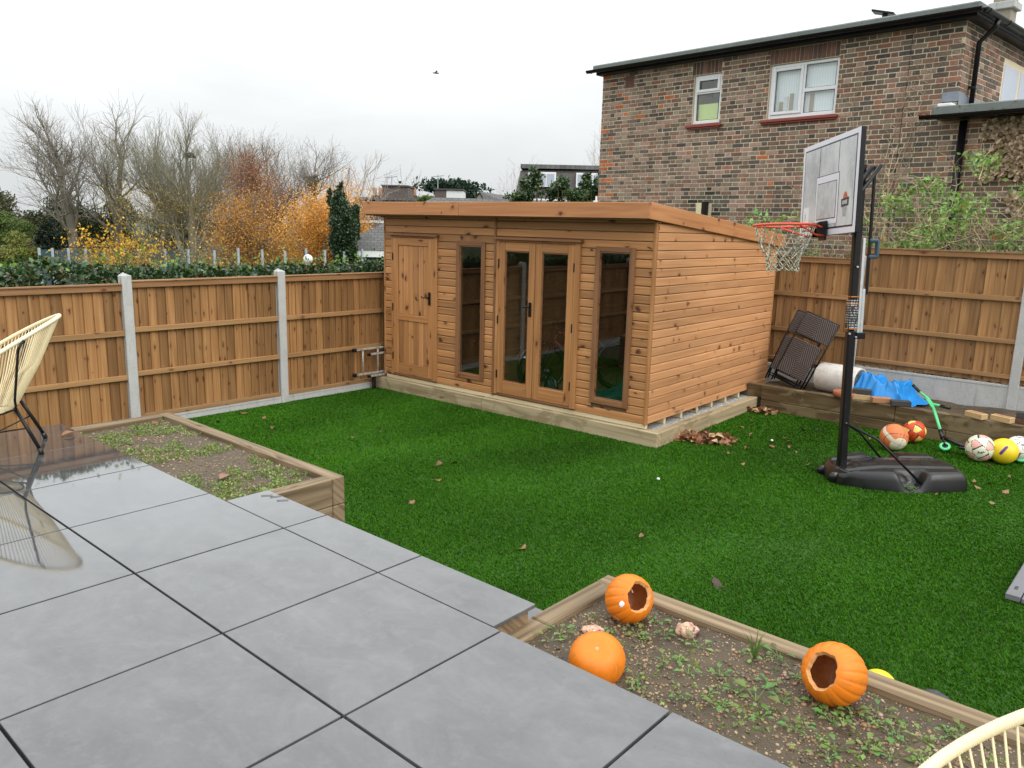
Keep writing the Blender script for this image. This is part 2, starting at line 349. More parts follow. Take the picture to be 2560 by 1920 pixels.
rs = thing('step_riser', 'sawn timber riser under the end of the patio step', 'timber', (-2.06, VE, 0))
MB().box(-.09, -.012, .006, VS-VE-.02, ZP-.225, ZP-.022, .004).build('board', M['sleeper'], rs)
MB().box(-.09, -.014, .006, VS-VE-.02, .02, ZP-.228, .004).build('board', M['sleeper'], rs)
st = thing('paving_step', 'lower grey paving step below the patio edge', 'step', (-3.2, 2.78, 0))
b = MB(); b.box(-1.0, 1.075, -.22, .255, .282, .302, .002); b.build('slab', M['slab'], st)
b = MB(); b.box(-.99, 1.06, -.2, .24, -.03, .280); b.build('riser', M['grout'], st)

# lawn
lw = MB(); lw.grid(60, 40, lambda a, b: (-8.66+a*11.2, 2.3+b*7.6, 0.004+.006*fbm(a*8, b*6)))
lawn = struct(lw.build('lawn', M['turf']))
def lawn_ok(x, y):
    if x < -8.62 or y > 9.80: return False
    if x < -6.97 and y > 2.0: pass
    elif x < -4.33 and y < 3.235: return False
    elif x < -2.11 and y < 2.58: return False
    elif x >= -2.11 and y < 3.21: return False
    if -4.33 <= x < -2.1 and y < 3.04: return False
    # shed base
    dx, dy = x+4.3537, y-7.2066; c, s = math.cos(.0341), math.sin(.0341); lx, ly = c*dx+s*dy, -s*dx+c*dy
    if lx < .195 and ly > -.075: return False
    return True
rg = np.random.default_rng(3)
V = []; C = []; nb = 0
N = 430000
xs = rg.uniform(-8.64, 2.2, N*3); ys = rg.uniform(2.55, 9.8, N*3); kp = rg.random(N*3)
P0 = np.empty((0, 2))
dist = np.sqrt(xs**2+ys**2+5.2)
# only what the lens can see, thinner far away
fx, fy = _f.x, _f.y; rx, ry = _r.x, _r.y
dep = xs*_f.x+ys*_f.y-CAMH*_f.z*1.0; lat = (xs*_r.x+ys*_r.y-CAMH*_r.z)/np.maximum(dep, .1)
keep = (np.abs(lat) < .72) & (dep > .5) & (kp < np.clip((5.2/dist)**1.3, .25, 1.0))
okm = np.array([lawn_ok(a, b) for a, b in zip(xs[keep], ys[keep])])
bx, by = xs[keep][okm], ys[keep][okm]; bd = dist[keep][okm]; nb = len(bx)
ang = rg.uniform(0, 2*pi, nb); hgt = rg.uniform(.010, .019, nb); wid = rg.uniform(.0022, .0034, nb)*np.clip(bd/4.0, 1, 2.4)
lean = rg.uniform(.3, 1.3, nb)*hgt; la = rg.normal(-2.2, 1.25, nb)
pn = np.array([fbm(a, b*.5, 3.1, 4, 1.1) for a, b in zip(bx, by)])
seam = np.abs(((bx*0.995+by*.1)+2.35) % 2.0-1.0)
hgt *= np.where(seam < .012, .7, 1.0)
z0 = np.full(nb, .004)
ca, sa = np.cos(ang)*wid, np.sin(ang)*wid; lx, ly = np.cos(la)*lean, np.sin(la)*lean
vv = np.empty((nb, 5, 3), np.float32)
vv[:, 0] = np.stack([bx-ca, by-sa, z0], 1); vv[:, 1] = np.stack([bx+ca, by+sa, z0], 1)
vv[:, 2] = np.stack([bx+ca*.8+lx*.35, by+sa*.8+ly*.35, z0+hgt*.62], 1); vv[:, 3] = np.stack([bx-ca*.8+lx*.35, by-sa*.8+ly*.35, z0+hgt*.62], 1)
vv[:, 4] = np.stack([bx+lx, by+ly, z0+hgt], 1)
me = bpy.data.meshes.new('grass_blades'); base = np.arange(nb)*5
me.vertices.add(nb*5); me.vertices.foreach_set('co', vv.reshape(-1))
lt = np.stack([base, base+1, base+2, base+3, base+3, base+2, base+4], 1).reshape(-1).astype(np.int32)
me.loops.add(nb*7); me.loops.foreach_set('vertex_index', lt)
me.polygons.add(nb*2); ls = np.stack([np.arange(nb)*7, np.arange(nb)*7+4], 1).reshape(-1).astype(np.int32); me.polygons.foreach_set('loop_start', ls)
me.update(); me.validate()
k = rg.random(nb); br = (1+.34*pn)*rg.uniform(.9, 1.1, nb)
colr = np.where((k < .82)[:, None], np.array([.040, .140, .006]), np.where((k < .93)[:, None], np.array([.054, .162, .010]), np.array([.078, .140, .024])))*br[:, None]
ca_ = me.color_attributes.new('col', 'FLOAT_COLOR', 'POINT'); cc = np.ones((nb, 5, 4), np.float32); cc[:, :, :3] = colr[:, None, :]; ca_.data.foreach_set('color', cc.reshape(-1))
me.materials.append(M['grass'])
gr = obj('grass', me); tag(gr, 'bright green artificial grass pile covering the lawn', 'grass', kind='stuff')

# ------------------------------------------------------------------ sleeper beds
def sleeper(par, u0, u1, v0, v1, z0, z1, mat='sleeper', c=.007, name='sleeper'):
    """board with its grain along local x"""
    L, W_ = u1-u0, v1-v0; g = MB()
    if L >= W_: g.box(0, L, -W_/2, W_/2, 0, z1-z0, c); return g.build(name, M[mat], par, loc=(u0, (v0+v1)/2, z0))
    g.box(0, W_, -L/2, L/2, 0, z1-z0, c); return g.build(name, M[mat], par, loc=((u0+u1)/2, v0, z0), rot=(0, 0, pi/2))
PZ = .5465
bedl = thing('raised_bed', 'raised sleeper bed full of seedlings between patio and fence', 'raised bed')
for a, b in ((PZ-.2, PZ), (PZ-.402, PZ-.202), (-.03, PZ-.404)):
    sleeper(bedl, -6.95, -4.343, 3.128, 3.228, a, b)
    sleeper(bedl, -4.443, -4.343, 2.45, 3.125, a, b)
    sleeper(bedl, -6.95, -6.85, 2.05, 3.125, a, b)
def soilbed(name, u0, u1, v0, v1, z, amp, seed, nx, ny):
    g = MB()
    def fn(a, b):
        x, y = u0+a*(u1-u0), v0+b*(v1-v0)
        h = amp*(fbm(x, y, seed, 4, 2.2)+.45*fbm(x, y, seed+5, 3, 14)); return (x, y, z+h)
    g.grid(nx, ny, fn); return struct(g.build(name, M['soil'], smooth=True)), fn
soilbed('soil', -6.86, -4.44, 2.27, 3.13, .505, .014, 2.0, 150, 60)
bedn = thing('raised_bed', 'raised sleeper bed holding three orange pumpkins beside the patio', 'raised bed')
for a, b in ((PZ-.2, PZ), (PZ-.402, PZ-.202), (-.03, PZ-.404)):
    sleeper(bedn, -2.10, 1.6, 3.092, 3.2, a, b)
    sleeper(bedn, -2.098, -1.99, 2.58, 3.089, a, b)
    sleeper(bedn, -2.098, -1.99, 2.26, 2.577, a, b-.003)
so_, soilf = soilbed('soil', -1.995, 1.6, 2.262, 3.096, .518, .012, 9.0, 220, 60)
bedb = thing('raised_bed', 'dark wet sleeper bed along the back fence with loose bricks on top', 'raised bed')
for z0, z1, cut in ((.137, .33, -2.555), (-.03, .134, -2.0)):
    sleeper(bedb, -4.20, cut-.002, 9.80, 9.90, z0, z1, 'sleeperwet'); sleeper(bedb, cut+.002, 2.2, 9.80, 9.90, z0, z1, 'sleeperwet')
sleeper(bedb, -4.42, -4.203, 9.85, 9.95, .15, .325, 'sleeperwet')
soilbed('soil', -4.30, 2.2, 9.90, 10.78, .285, .03, 4.0, 80, 20)

# ------------------------------------------------------------------ fences
def hpost(name, label, loc, top, rotz, group, z0=-.4):
    """slotted concrete post: two flanges and a web, pyramid tops"""
    th = thing(name, label, 'fence post', loc, (0, 0, rotz), group)
    g = MB(); w_ = .052
    for y0, y1 in ((-.052, -.014), (.014, .052)):
        g.box(-w_, w_, y0, y1, z0, top-.03, .006)
        x0, x1 = -w_+.006, w_-.006; a, b_ = y0+.004, y1-.004
        g.add([(x0, a, top-.031), (x1, a, top-.031), (x1, b_, top-.031), (x0, b_, top-.031), (0, (a+b_)/2, top-(0 if y0 < 0 else .012))], [(0, 1, 4), (1, 2, 4), (2, 3, 4), (3, 0, 4)])
    g.box(-.022, .022, -.02, .02, z0, top-.04)
    g.build('shaft', M['concrete'], th); return th
FMESH = {}
def panel(label, loc, rotz, W_, z0, ztop, rails, group, flip=1, nboards=18):
    """closeboard panel; local x along fence, -y faces the garden"""
    th = thing('closeboard_fence', label, 'fence', loc, (0, 0, rotz), group)
    p_ = W_/nboards; hh = ztop-.045-z0
    key = (round(p_, 4), round(hh, 3))
    if key not in FMESH:
        g = MB(); bw = p_+.016; n = 1
        # feather edge: thick one side, thin the other
        g.add([(0, 0, -.024), (0, bw, -.004), (0, bw, .002), (0, 0, -.008), (hh, 0, -.024), (hh, bw, -.004), (hh, bw, .002), (hh, 0, -.008)],
              [(0, 1, 2, 3), (4, 7, 6, 5), (0, 4, 5, 1), (3, 2, 6, 7), (0, 3, 7, 4), (1, 5, 6, 2)])
        me_ = bpy.data.meshes.new('board'); me_.from_pydata(g.v, [], g.f); me_.materials.append(M['fence']); me_.update(); FMESH[key] = me_
    for i in range(nboards):
        o = obj('board', FMESH[key], th)
        # local mesh: x up, y along fence, z depth
        o.matrix_basis = TR(i*p_, .028+rnd.uniform(-.003, .003), z0)@Matrix(((0, 1, 0, 0), (0, 0, 1, 0), (1, 0, 0, 0), (0, 0, 0, 1)))
    for z_a, z_b in rails:
        MB().box(0, W_, 0, .036, 0, z_b-z_a, .003).build('rail', M['rail'], th, loc=(0, -.034, z_a))
    MB().box(-.0, W_, 0, .075, 0, .018, .003).build('capping', M['cap'], th, loc=(0, -.046, ztop-.018))
    MB().box(0, W_, 0, .02, 0, .058, .002).build('top_rail', M['cap'], th, loc=(0, -.034, ztop-.078))
    return th
FU = -8.697; SP = 1.88; Q1 = 3.648
Rl = [(.57, .625), (1.053, 1.111), (.09, .138)]
grpf = 'closeboard panels of the side fence'
Lf = lambda v: (FU, v, 0)
posts = [Q1+SP*i for i in range(-4, 3)]
for i, v in enumerate(posts):
    lab = {4: 'grey concrete fence post by the seedling bed', 5: 'grey concrete fence post beside the open lawn, nearer the shed'}.get(i, 'grey concrete fence post of the side fence, away from the beds')
    hpost('fence_post', lab, (FU, v, 0), 1.70-(.0 if i >= 4 else .0), -pi/2, 'concrete posts of the side fence') if i < 6 else hpost('fence_post', lab, (FU-.05, v+.05, 0), 1.62, -pi/2, 'concrete posts of the side fence')
def gboard(label, loc, rotz, L, z0, z1, group):
    th = thing('gravel_board', label, 'gravel board', loc, (0, 0, rotz), group)
    g = MB(); g.box(0, L, -.025, .025, z0, z1-.03, 0.0)
    g.box(0, L, -.030, .030, z1-.03, z1, .004)
    fr = .05
    for a, b, c_, d in ((0, .06, z0, z1-.032), (L-.06, L, z0, z1-.032)): g.box(a, b, -.030, .0, c_, d, .002)
    g.box(.06, L-.06, -.030, 0, z0+.0, z0+.03, .002)
    g.build('slab', M['concrete'], th); return th
for i in range(len(posts)-1):
    v0 = posts[i]+.03; W_ = SP-.06
    dz = -.03 if i < 4 else 0.0
    lab = ('brown closeboard fence panel with concrete posts on both sides above the seedling bed' if i == 4 else
           'brown closeboard fence panel running behind the shed corner and ladder' if i == 5 else
           'brown closeboard fence panel behind the cream cord chair' if i == 3 else 'brown closeboard fence panel further along the side fence')
    panel(lab, (FU, v0, dz), pi/2, W_, .139, 1.614 if i >= 4 else 1.615, Rl, grpf)
    if i == 5: panel_end = True
    gboard('low grey concrete gravel board under the side fence, ' + ('beside the ladder' if i == 5 else 'beside the lawn' if i == 4 else 'behind the patio'), (FU, v0-.005, dz), pi/2, W_+.01, -.3, .088, 'gravel boards of the side fence')

BY = 10.82; grpb = 'closeboard panels of the back fence'
bposts = [-5.30, -3.43, -1.55, .33]
Rb = [(.66, .71), (1.075, 1.13), (1.57, 1.63)]
for i in range(3):
    u0 = bposts[i]+.03; W_ = bposts[i+1]-bposts[i]-.06
    tops = (1.985, 2.135, 2.135); dz = (-.13, 0.0, 0.0)
    panel(('brown closeboard fence panel behind the stacked rattan chairs', 'tall brown closeboard fence panel behind the blue tarpaulin', 'tall brown closeboard fence panel beyond the footballs')[i], (u0, BY, dz[i]), 0, W_, .60, tops[i]-dz[i]-(0 if i else .0), Rb, grpb, nboards=17)
    gboard(('tall grey concrete gravel board behind the rattan chairs', 'tall grey panelled concrete gravel board behind the blue tarpaulin', 'tall grey concrete gravel board at the far end of the back bed')[i], (u0-.004, BY, dz[i]), 0, W_+.008, .1, .585, 'gravel boards of the back fence')
for i, u in enumerate(bposts):
    hpost('fence_post', ('grey concrete post of the back fence hidden behind the shed', 'grey concrete post of the back fence behind the basketball pole', 'grey concrete post of the back fence next to the buff bricks', 'grey concrete post of the back fence past the last panel')[i], (u, BY, 0), (2.02, 2.05, 2.2, 2.2)[i], 0, 'concrete posts of the back fence')

# ------------------------------------------------------------------ shed
SX, SY, SR, SW, SDP = -4.3537, 7.2066, .0341, 4.16, 3.30
shed = thing('garden_room', 'new orange timber garden room with double glazed doors and flat sloping roof', 'shed', (SX, SY, 0), (0, 0, SR))
Z0, PIT = .222, .0927
def ztop(y): return 2.372-.080*max(0.0, y)
def board(name, x0, x1, z0, z1, y, mat, th=.016, prof=True, par=shed):
    """cladding board facing -y"""
    g = MB(); L = x1-x0; h = z1-z0
    c = .007
    vs = [(0, 0), (0, h), (-th+.006, h), (-th, h-.010), (-th, .004), (-th+.004, 0)]
    m_ = len(vs); V_ = [(x, a, b) for x in (0, L) for a, b in vs]
    F_ = [tuple(range(m_)), tuple(range(2*m_-1, m_-1, -1))]+[(i, i+m_, (i+1) % m_+m_, (i+1) % m_) for i in range(m_)]
    g.add(V_, F_); return g.build(name, M[mat], par, loc=(x0, y, z0))
openings = [(-4.0, -3.135, .24, 2.12), (-2.795, -2.322, .372, 2.085), (-2.135, -.912, .24, 2.13), (-.712, -.222, .362, 2.09)]
z = Z0; row = 0
while z < 2.37:
    z1 = min(z+PIT-.0085, 2.385)
    segs = [(-SW+.02, -2.181), (-2.149, -.018)]
    for a, b, c, d in openings:
        ov = min(z1, d)-max(z, c)
        if ov > .35*(z1-z):
            ns = []
            for s0, s1 in segs:
                if b <= s0 or a >= s1: ns.append((s0, s1)); continue
                if a > s0+.02: ns.append((s0, a+.012))
                if b < s1-.02: ns.append((b-.012, s1))
            segs = ns
    for s0, s1 in segs:
        if s1-s0 > .03: board('cladding_board', s0, s1, z, z1, 0.0, 'shed')
    z += PIT; row += 1
# right-hand side cladding, facing +x
z = Z0
side = []
while z < 2.37:
    z1 = z+PIT-.0062
    L = (2.388-z)/.080
    L = min(L, SDP)
    if L > .1:
        g = MB(); th = .016; h = z1-z
        vs = [(0, 0), (0, h), (-th+.006, h), (-th, h-.010), (-th, .004), (-th+.004, 0)]
        m_ = 6; V_ = [(x, a, b) for x in (0, L-.02) for a, b in vs]
        F_ = [tuple(range(m_)), tuple(range(2*m_-1, m_-1, -1))]+[(i, i+m_, (i+1) % m_+m_, (i+1) % m_) for i in range(m_)]
        g.add(V_, F_); g.build('cladding_board', M['shed_lit'], shed, loc=(0, .018, z), rot=(0, 0, pi/2))
    z += PIT
def stick(name, x0, x1, y0, y1, z0, z1, mat, c=.004, par=shed):
    """stick with grain along its longest side"""
    L = (x1-x0, y1-y0, z1-z0); k = L.index(max(L)); g = MB()
    if k == 0: g.box(0, L[0], 0, L[1], 0, L[2], c); return g.build(name, M[mat], par, loc=(x0, y0, z0))
    if k == 1: g.box(0, L[1], -L[0], 0, 0, L[2], c); return g.build(name, M[mat], par, loc=(x0, y0, z0), rot=(0, 0, pi/2))
    g.box(0, L[2], 0, L[1], 0, L[0], c); return g.build(name, M[mat], par, loc=(x1, y0, z0), rot=(0, -pi/2, 0))
# inner walls (lining) with openings, back, left, floor
walls = MB()
def wall_with_holes(g, x0, x1, z0, z1, y0, y1, holes):
    xs_ = sorted({x0, x1, *[h for q in holes for h in q[:2]]}); zs_ = sorted({z0, z1, *[h for q in holes for h in q[2:]]})
    for i in range(len(xs_)-1):
        for j in range(len(zs_)-1):
            cx, cz = (xs_[i]+xs_[i+1])/2, (zs_[j]+zs_[j+1])/2
            if any(a < cx < b and c < cz < d for a, b, c, d in holes): continue
            g.box(xs_[i], xs_[i+1], y0, y1, zs_[j], zs_[j+1])
wall_with_holes(walls, -SW+.02, -.02, Z0, 2.36, .002, .055, [(a+.03, b-.03, c+.03, d-.03) for a, b, c, d in openings])
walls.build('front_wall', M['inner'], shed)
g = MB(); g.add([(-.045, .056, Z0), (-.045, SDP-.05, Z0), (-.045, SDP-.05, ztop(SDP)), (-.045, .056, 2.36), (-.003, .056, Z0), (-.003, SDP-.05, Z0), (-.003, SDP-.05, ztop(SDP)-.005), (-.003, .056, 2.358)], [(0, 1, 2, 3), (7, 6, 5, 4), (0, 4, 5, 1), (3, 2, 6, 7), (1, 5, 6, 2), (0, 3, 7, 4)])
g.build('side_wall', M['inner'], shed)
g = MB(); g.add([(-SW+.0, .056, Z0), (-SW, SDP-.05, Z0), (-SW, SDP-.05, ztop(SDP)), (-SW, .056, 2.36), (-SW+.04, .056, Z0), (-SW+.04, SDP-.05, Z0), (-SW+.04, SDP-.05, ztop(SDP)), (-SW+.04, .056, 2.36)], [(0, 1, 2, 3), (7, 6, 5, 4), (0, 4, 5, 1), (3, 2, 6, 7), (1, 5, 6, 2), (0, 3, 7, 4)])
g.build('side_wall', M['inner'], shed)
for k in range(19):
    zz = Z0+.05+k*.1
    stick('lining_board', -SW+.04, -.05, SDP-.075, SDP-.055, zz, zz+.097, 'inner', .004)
MB().box(-SW+.0, 0.0, SDP-.05, SDP, Z0, ztop(SDP)-.005).build('back_wall', M['shed_lit'], shed)
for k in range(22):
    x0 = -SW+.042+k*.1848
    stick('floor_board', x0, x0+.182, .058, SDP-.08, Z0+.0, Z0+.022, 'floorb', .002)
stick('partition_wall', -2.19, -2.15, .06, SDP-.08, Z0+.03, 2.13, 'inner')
# trims
stick('corner_trim', -.018, .014, -.024, .016, Z0-.015, 2.372, 'trim'); stick('corner_trim', -SW-.004, -SW+.022, -.024, 0.0, Z0-.015, 2.372, 'trim')
stick('corner_trim', -.004, .02, SDP-.03, SDP+.004, Z0-.01, 2.10, 'trim')
stick('cover_strip', -2.182, -2.148, -.028, -.001, Z0-.01, 2.372, 'trimdark')
# single door
dr = MB(); door = thing
def frame_door(x0, x1, z0, z1, kind):
    d = MB(); d.box(x0+.05, x1-.05, -.012, .012, z0+.05, z1-.05)
    return d
d1 = frame_door(-3.965, -3.205, .262, 2.10, 0).build('door', M['trim'], shed)
stick('stile', -3.965, -3.87, -.036, .004, .262, 2.10, 'trim', par=d1); stick('stile', -3.30, -3.205, -.036, .004, .262, 2.10, 'trim', par=d1)
stick('rail', -3.87, -3.30, -.034, .004, 2.0, 2.10, 'trim', par=d1); stick('rail', -3.87, -3.30, -.034, .004, .262, .41, 'trim', par=d1); stick('rail', -3.87, -3.30, -.034, .004, 1.0, 1.085, 'trim', par=d1)
for k in range(6):
    x0 = -3.868+k*.0947
    stick('panel_board', x0, x0+.0925, -.022, .002, 1.086, 1.999, 'shed', .005, par=d1); stick('panel_board', x0, x0+.0925, -.022, .002, .411, .999, 'shed', .005, par=d1)
stick('door_frame', -4.01, -3.968, -.03, 0.0, .24, 2.125, 'trim'); stick('door_frame', -3.202, -3.135, -.042, 0.0, .24, 2.125, 'trim')
stick('head_trim', -3.967, -3.203, -.03, 0.0, 2.103, 2.125, 'trim'); stick('rain_hood', -4.04, -3.11, -.075, -.001, 2.127, 2.155, 'trimdark')
stick('threshold', -3.967, -3.203, -.03, .03, .232, .260, 'trimdark')
def hinge(x, z):
    MB().box(x-.008, x+.008, -.047, -.036, z-.05, z+.05, .003).build('hinge', M['blackpaint'], shed)
for zz in (1.85, 1.17, .5): hinge(-3.966, zz)
def handle(x, z, lever):
    g = MB(); g.box(-.021, .021, -.012, 0, -.085, .085, .01); h = g.build('handle', M['blackpaint'], shed, loc=(x, -.038, z))
    if lever:
        l = MB(); l.tube([(0, -.01, .01), (0, -.045, .012), (-.03, -.05, .014), (-.07, -.05, .008), (-.10, -.05, .018), (-.108, -.05, .028)], [.011, .010, .009, .008, .009, .006], 8); l.build('lever', M['blackpaint'], h, True)
    else:
        l = MB(); l.tube([(0, -.01, .03), (0, -.04, .03), (-.02, -.045, .03), (-.075, -.045, .026)], [.011, .010, .009, .007], 8); l.build('lever', M['blackpaint'], h, True)
handle(-3.262, 1.33, True)
# double doors
def leaf(name, x0, x1, z0, z1, sw, tr, br, mat='trim', y0=-.036, pm='trimdark'):
    # the part is the left stile; the rest of the leaf hangs on it
    # separate sticks so that each piece has its own grain
    top = stick(name, x0, x0+sw, y0, .004, z0, z1, mat)
    inv = top.matrix_basis.inverted()
    def ch(o): o.parent = top; o.matrix_parent_inverse = inv; return o
    ch(stick('stile', x1-sw, x1, y0, .004, z0, z1, mat, par=None)); ch(stick('rail', x0+sw, x1-sw, y0+.002, .004, z1-tr, z1, mat, par=None)); ch(stick('rail', x0+sw, x1-sw, y0+.002, .004, z0, z0+br, mat, par=None))
    b = MB(); a0, a1, c0, c1 = x0+sw, x1-sw, z0+br, z1-tr
    for q in ((a0, a0+.012, c0, c1), (a1-.012, a1, c0, c1), (a0+.012, a1-.012, c0, c0+.012), (a0+.012, a1-.012, c1-.012, c1)): b.box(q[0], q[1], y0+.012, -.004, q[2], q[3])
    ch(b.build('glazing_bead', M[pm]))
    p_ = MB(); p_.box(a0+.002, a1-.002, -.013, -.009, c0+.002, c1-.002); ch(p_.build('pane', M['glass']))
    return top
leaf('glazed_door', -2.088, -1.543, .262, 2.10, .088, .10, .155); leaf('glazed_door', -1.536, -.990, .262, 2.10, .088, .10, .155)
stick('door_frame', -2.143, -2.091, -.03, 0.0, .24, 2.125, 'trim'); stick('door_frame', -.987, -.912, -.042, 0.0, .24, 2.125, 'trim')
stick('head_trim', -2.09, -.988, -.03, 0.0, 2.103, 2.125, 'trim'); stick('rain_hood', -2.147, -.885, -.08, -.001, 2.127, 2.158, 'trimdark'); stick('threshold', -2.09, -.988, -.03, .03, .232, .260, 'trimdark')
for x in (-2.09, -.988):
    for zz in (1.85, 1.17, .5): hinge(x, zz)
handle(-1.595, 1.33, False)
leaf('window', -2.8, -2.318, .366, 2.09, .056, .052, .058, 'trimdark', -.040); leaf('window', -.716, -.218, .358, 2.095, .058, .052, .062, 'trimdark', -.040)
# roof
rf = MB(); x0, x1, y0, y1 = -4.29, .035, -.235, SDP+.16
sl_ = .080
def rz(y): return 2.548-sl_*(y-y0)
rf.add([(x0, y0, rz(y0)-.14), (x1, y0, rz(y0)-.14), (x1, y1, rz(y1)-.14), (x0, y1, rz(y1)-.14), (x0, y0, rz(y0)-.03), (x1, y0, rz(y0)-.03), (x1, y1, rz(y1)-.03), (x0, y1, rz(y1)-.03)], [(0, 1, 2, 3), (4, 7, 6, 5), (0, 4, 5, 1), (1, 5, 6, 2), (2, 6, 7, 3), (3, 7, 4, 0)])
roof = rf.build('roof', plain('roof_felt', (.05, .05, .048), .9), shed)
stick('soffit', x0+.01, x1-.01, y0+.004, .03, 2.382, 2.392, 'inner', .001)
def fasc(xa, xb): stick('fascia_board', xa, xb, y0-.024, y0-.001, 2.395, 2.557, 'fascia', .004)
fasc(x0-.02, -2.56); fasc(-2.557, x1+.022)
for xx in (x1, x0-.022):
    g = MB(); L = (y1-y0)/math.cos(math.atan(sl_)); g.box(0, L, -.022, 0, -.165, 0, .004)
    g.build('fascia_board', M['fascia'], shed, loc=(xx, y0, 2.557), rot=(0, math.atan(sl_), pi/2))
# base
base = thing('timber_base', 'pale sleeper frame filled with gravel under the garden room', 'base', (SX, SY, 0), (0, 0, SR))
sleeper(base, -4.47, -2.31, -.07, .03, -.03, .165, 'base'); sleeper(base, -2.306, .19, -.071, .03, -.03, .166, 'base')
sleeper(base, .09, .188, .034, 1.16, -.03, .163, 'base'); sleeper(base, .09, .189, 1.164, 2.62, -.03, .160, 'base')
MB().box(-4.40, .089, .032, SDP+.1, -.03, .143).build('gravel_fill', M['gravel'], base)
stick('bearer', -SW+.03, .01, -.012, .035, .169, .218, 'bearer', par=shed)
for k in range(8): stick('joist', -SW+.05, .0, .42+k*.40, .465+k*.40, .146, .218, 'bearer', par=shed)

# ------------------------------------------------------------------ things inside the garden room
def inshed(x, y, z=0.0):
    c, s = math.cos(SR), math.sin(SR); return Vector((SX+c*x-s*y, SY+s*x+c*y, z))
FZ = Z0+.022
def wheel(g_t, g_r, r, tr, M_):
    g_t.tube([(r*math.cos(a), 0, r*math.sin(a)) for a in [2*pi*k/36 for k in range(36)]], tr, 8, closed=True, M=M_)
    g_r.tube([(.87*r*math.cos(a), 0, .87*r*math.sin(a)) for a in [2*pi*k/36 for k in range(36)]], .008, 6, closed=True, M=M_)
    for k in range(14):
        a = 2*pi*k/14; g_r.tube([(0, .02*(-1)**k, 0), (.87*r*math.cos(a+.2), 0, .87*r*math.sin(a+.2))], .0016, 4, M=M_)
    g_r.tube([(0, -.05, 0), (0, .05, 0)], .016, 8, M=M_)
bike = thing('bicycle', 'dark mountain bicycle standing just inside the glazed double doors', 'bicycle', inshed(-1.42, .82, FZ), (0, 0, SR+.95))
gt, gr_ = MB(), MB(); wheel(gt, gr_, .30, .026, TR(-.52, 0, .326)); gt.build('tyre', M['black'], bike, True); gr_.build('rim', M['blackpaint'], bike, True)
gt, gr_ = MB(), MB(); wheel(gt, gr_, .30, .026, TR(.50, 0, .326)); gt.build('tyre', M['black'], bike, True); gr_.build('rim', M['blackpaint'], bike, True)
M['bikered'] = plain('bike_frame_paint', (.10, .012, .012), .3)
g = MB(); bb = (.06, 0, .31); st_ = (.20, 0, .68); hd = (-.33, 0, .76); hb = (-.36, 0, .66)
for a, b in ((bb, st_), (st_, hd), (bb, hb), (hd, hb)): g.tube([a, b], .019, 8)
for s in (-.05, .05): g.tube([bb, (.50, s, .326)], .010, 6); g.tube([st_, (.50, s, .326)], .009, 6)
g.build('frame', M['bikered'], bike, True)
g = MB()
for s in (-.055, .055): g.tube([(-.38, s, .62), (-.52, s, .326)], .014, 8)
g.tube([(-.38, -.06, .62), (-.38, .06, .62)], .016, 8); g.tube([hb, (-.38, 0, .62)], .016, 8); g.build('fork', M['blackpaint'], bike, True)
g = MB(); g.tube([hd, (-.31, 0, .86)], .013, 8); g.tube([(-.27, -.31, .90), (-.30, -.18, .89), (-.33, -.05, .86), (-.33, .05, .86), (-.30, .18, .89), (-.27, .31, .90)], .012, 8)
for s in (-1, 1):
    g.tube([(-.27, s*.31, .90), (-.275, s*.22, .896)], .018, 8); g.tube([(-.30, s*.16, .89), (-.36, s*.16, .80), (-.37, s*.05, .70)], .003, 5)
g.build('handlebar', M['blackpaint'], bike, True)
g = MB(); g.tube([st_, (.225, 0, .80)], .012, 8); g.tube([(.08, 0, .815), (.16, 0, .82), (.26, 0, .825), (.33, 0, .835)], [.018, .03, .06, .05], 8, M=Matrix.Diagonal((1, 1, 1, 1))); g.build('saddle', M['black'], bike, True)
g = MB(); g.tube([(bb[0], -.06, bb[2]), (bb[0], .06, bb[2])], .018, 8); g.lathe([(0, -.004), (.085, -.004), (.085, .004), (0, .004)], 20, M=TR(bb[0], -.05, bb[2])@RX(pi/2)); g.tube([(bb[0], -.07, bb[2]), (bb[0]-.12, -.08, bb[2]-.11)], .009, 6); g.box(bb[0]-.16, bb[0]-.09, -.15, -.08, bb[2]-.125, bb[2]-.1); g.tube([(bb[0], .07, bb[2]), (bb[0]+.12, .08, bb[2]+.11)], .009, 6); g.box(bb[0]+.08, bb[0]+.16, .08, .15, bb[2]+.1, bb[2]+.125); g.build('crank', M['blackpaint'], bike)
# low toddler bike in front of it
kb = thing('balance_bike', 'small dark green childs bike lying low behind the glazed door', 'childs bike', inshed(-1.66, .30, FZ), (0, 0, SR-.35))
M['kbgreen'] = plain('childs_bike_paint', (.015, .055, .045), .35)
for x in (-.24, .24):
    g = MB(); g.tube([(x+.12*math.cos(a), 0, .145+.12*math.sin(a)) for a in [2*pi*k/24 for k in range(24)]], .024, 8, closed=True); g.build('tyre', M['black'], kb, True)
    g = MB(); g.lathe([(0, -.012), (.095, -.006), (.095, .006), (0, .012)], 20, M=TR(x, 0, .145)@RX(pi/2)); g.build('wheel_disc', M['kbgreen'], kb)
g = MB(); g.tube([(-.24, 0, .145), (-.18, 0, .34), (-.02, 0, .20), (.10, 0, .27), (.24, 0, .145)], .019, 8); g.tube([(-.18, 0, .34), (-.15, 0, .44)], .014, 8); g.build('frame', M['kbgreen'], kb, True)
g = MB(); g.tube([(-.15, -.17, .46), (-.14, 0, .44), (-.15, .17, .46)], .012, 8); g.build('handlebar', M['metal'], kb, True)
g = MB(); g.tube([(.02, 0, .30), (.10, 0, .31), (.2, 0, .33)], [.02, .045, .05], 8); g.build('saddle', M['black'], kb, True)
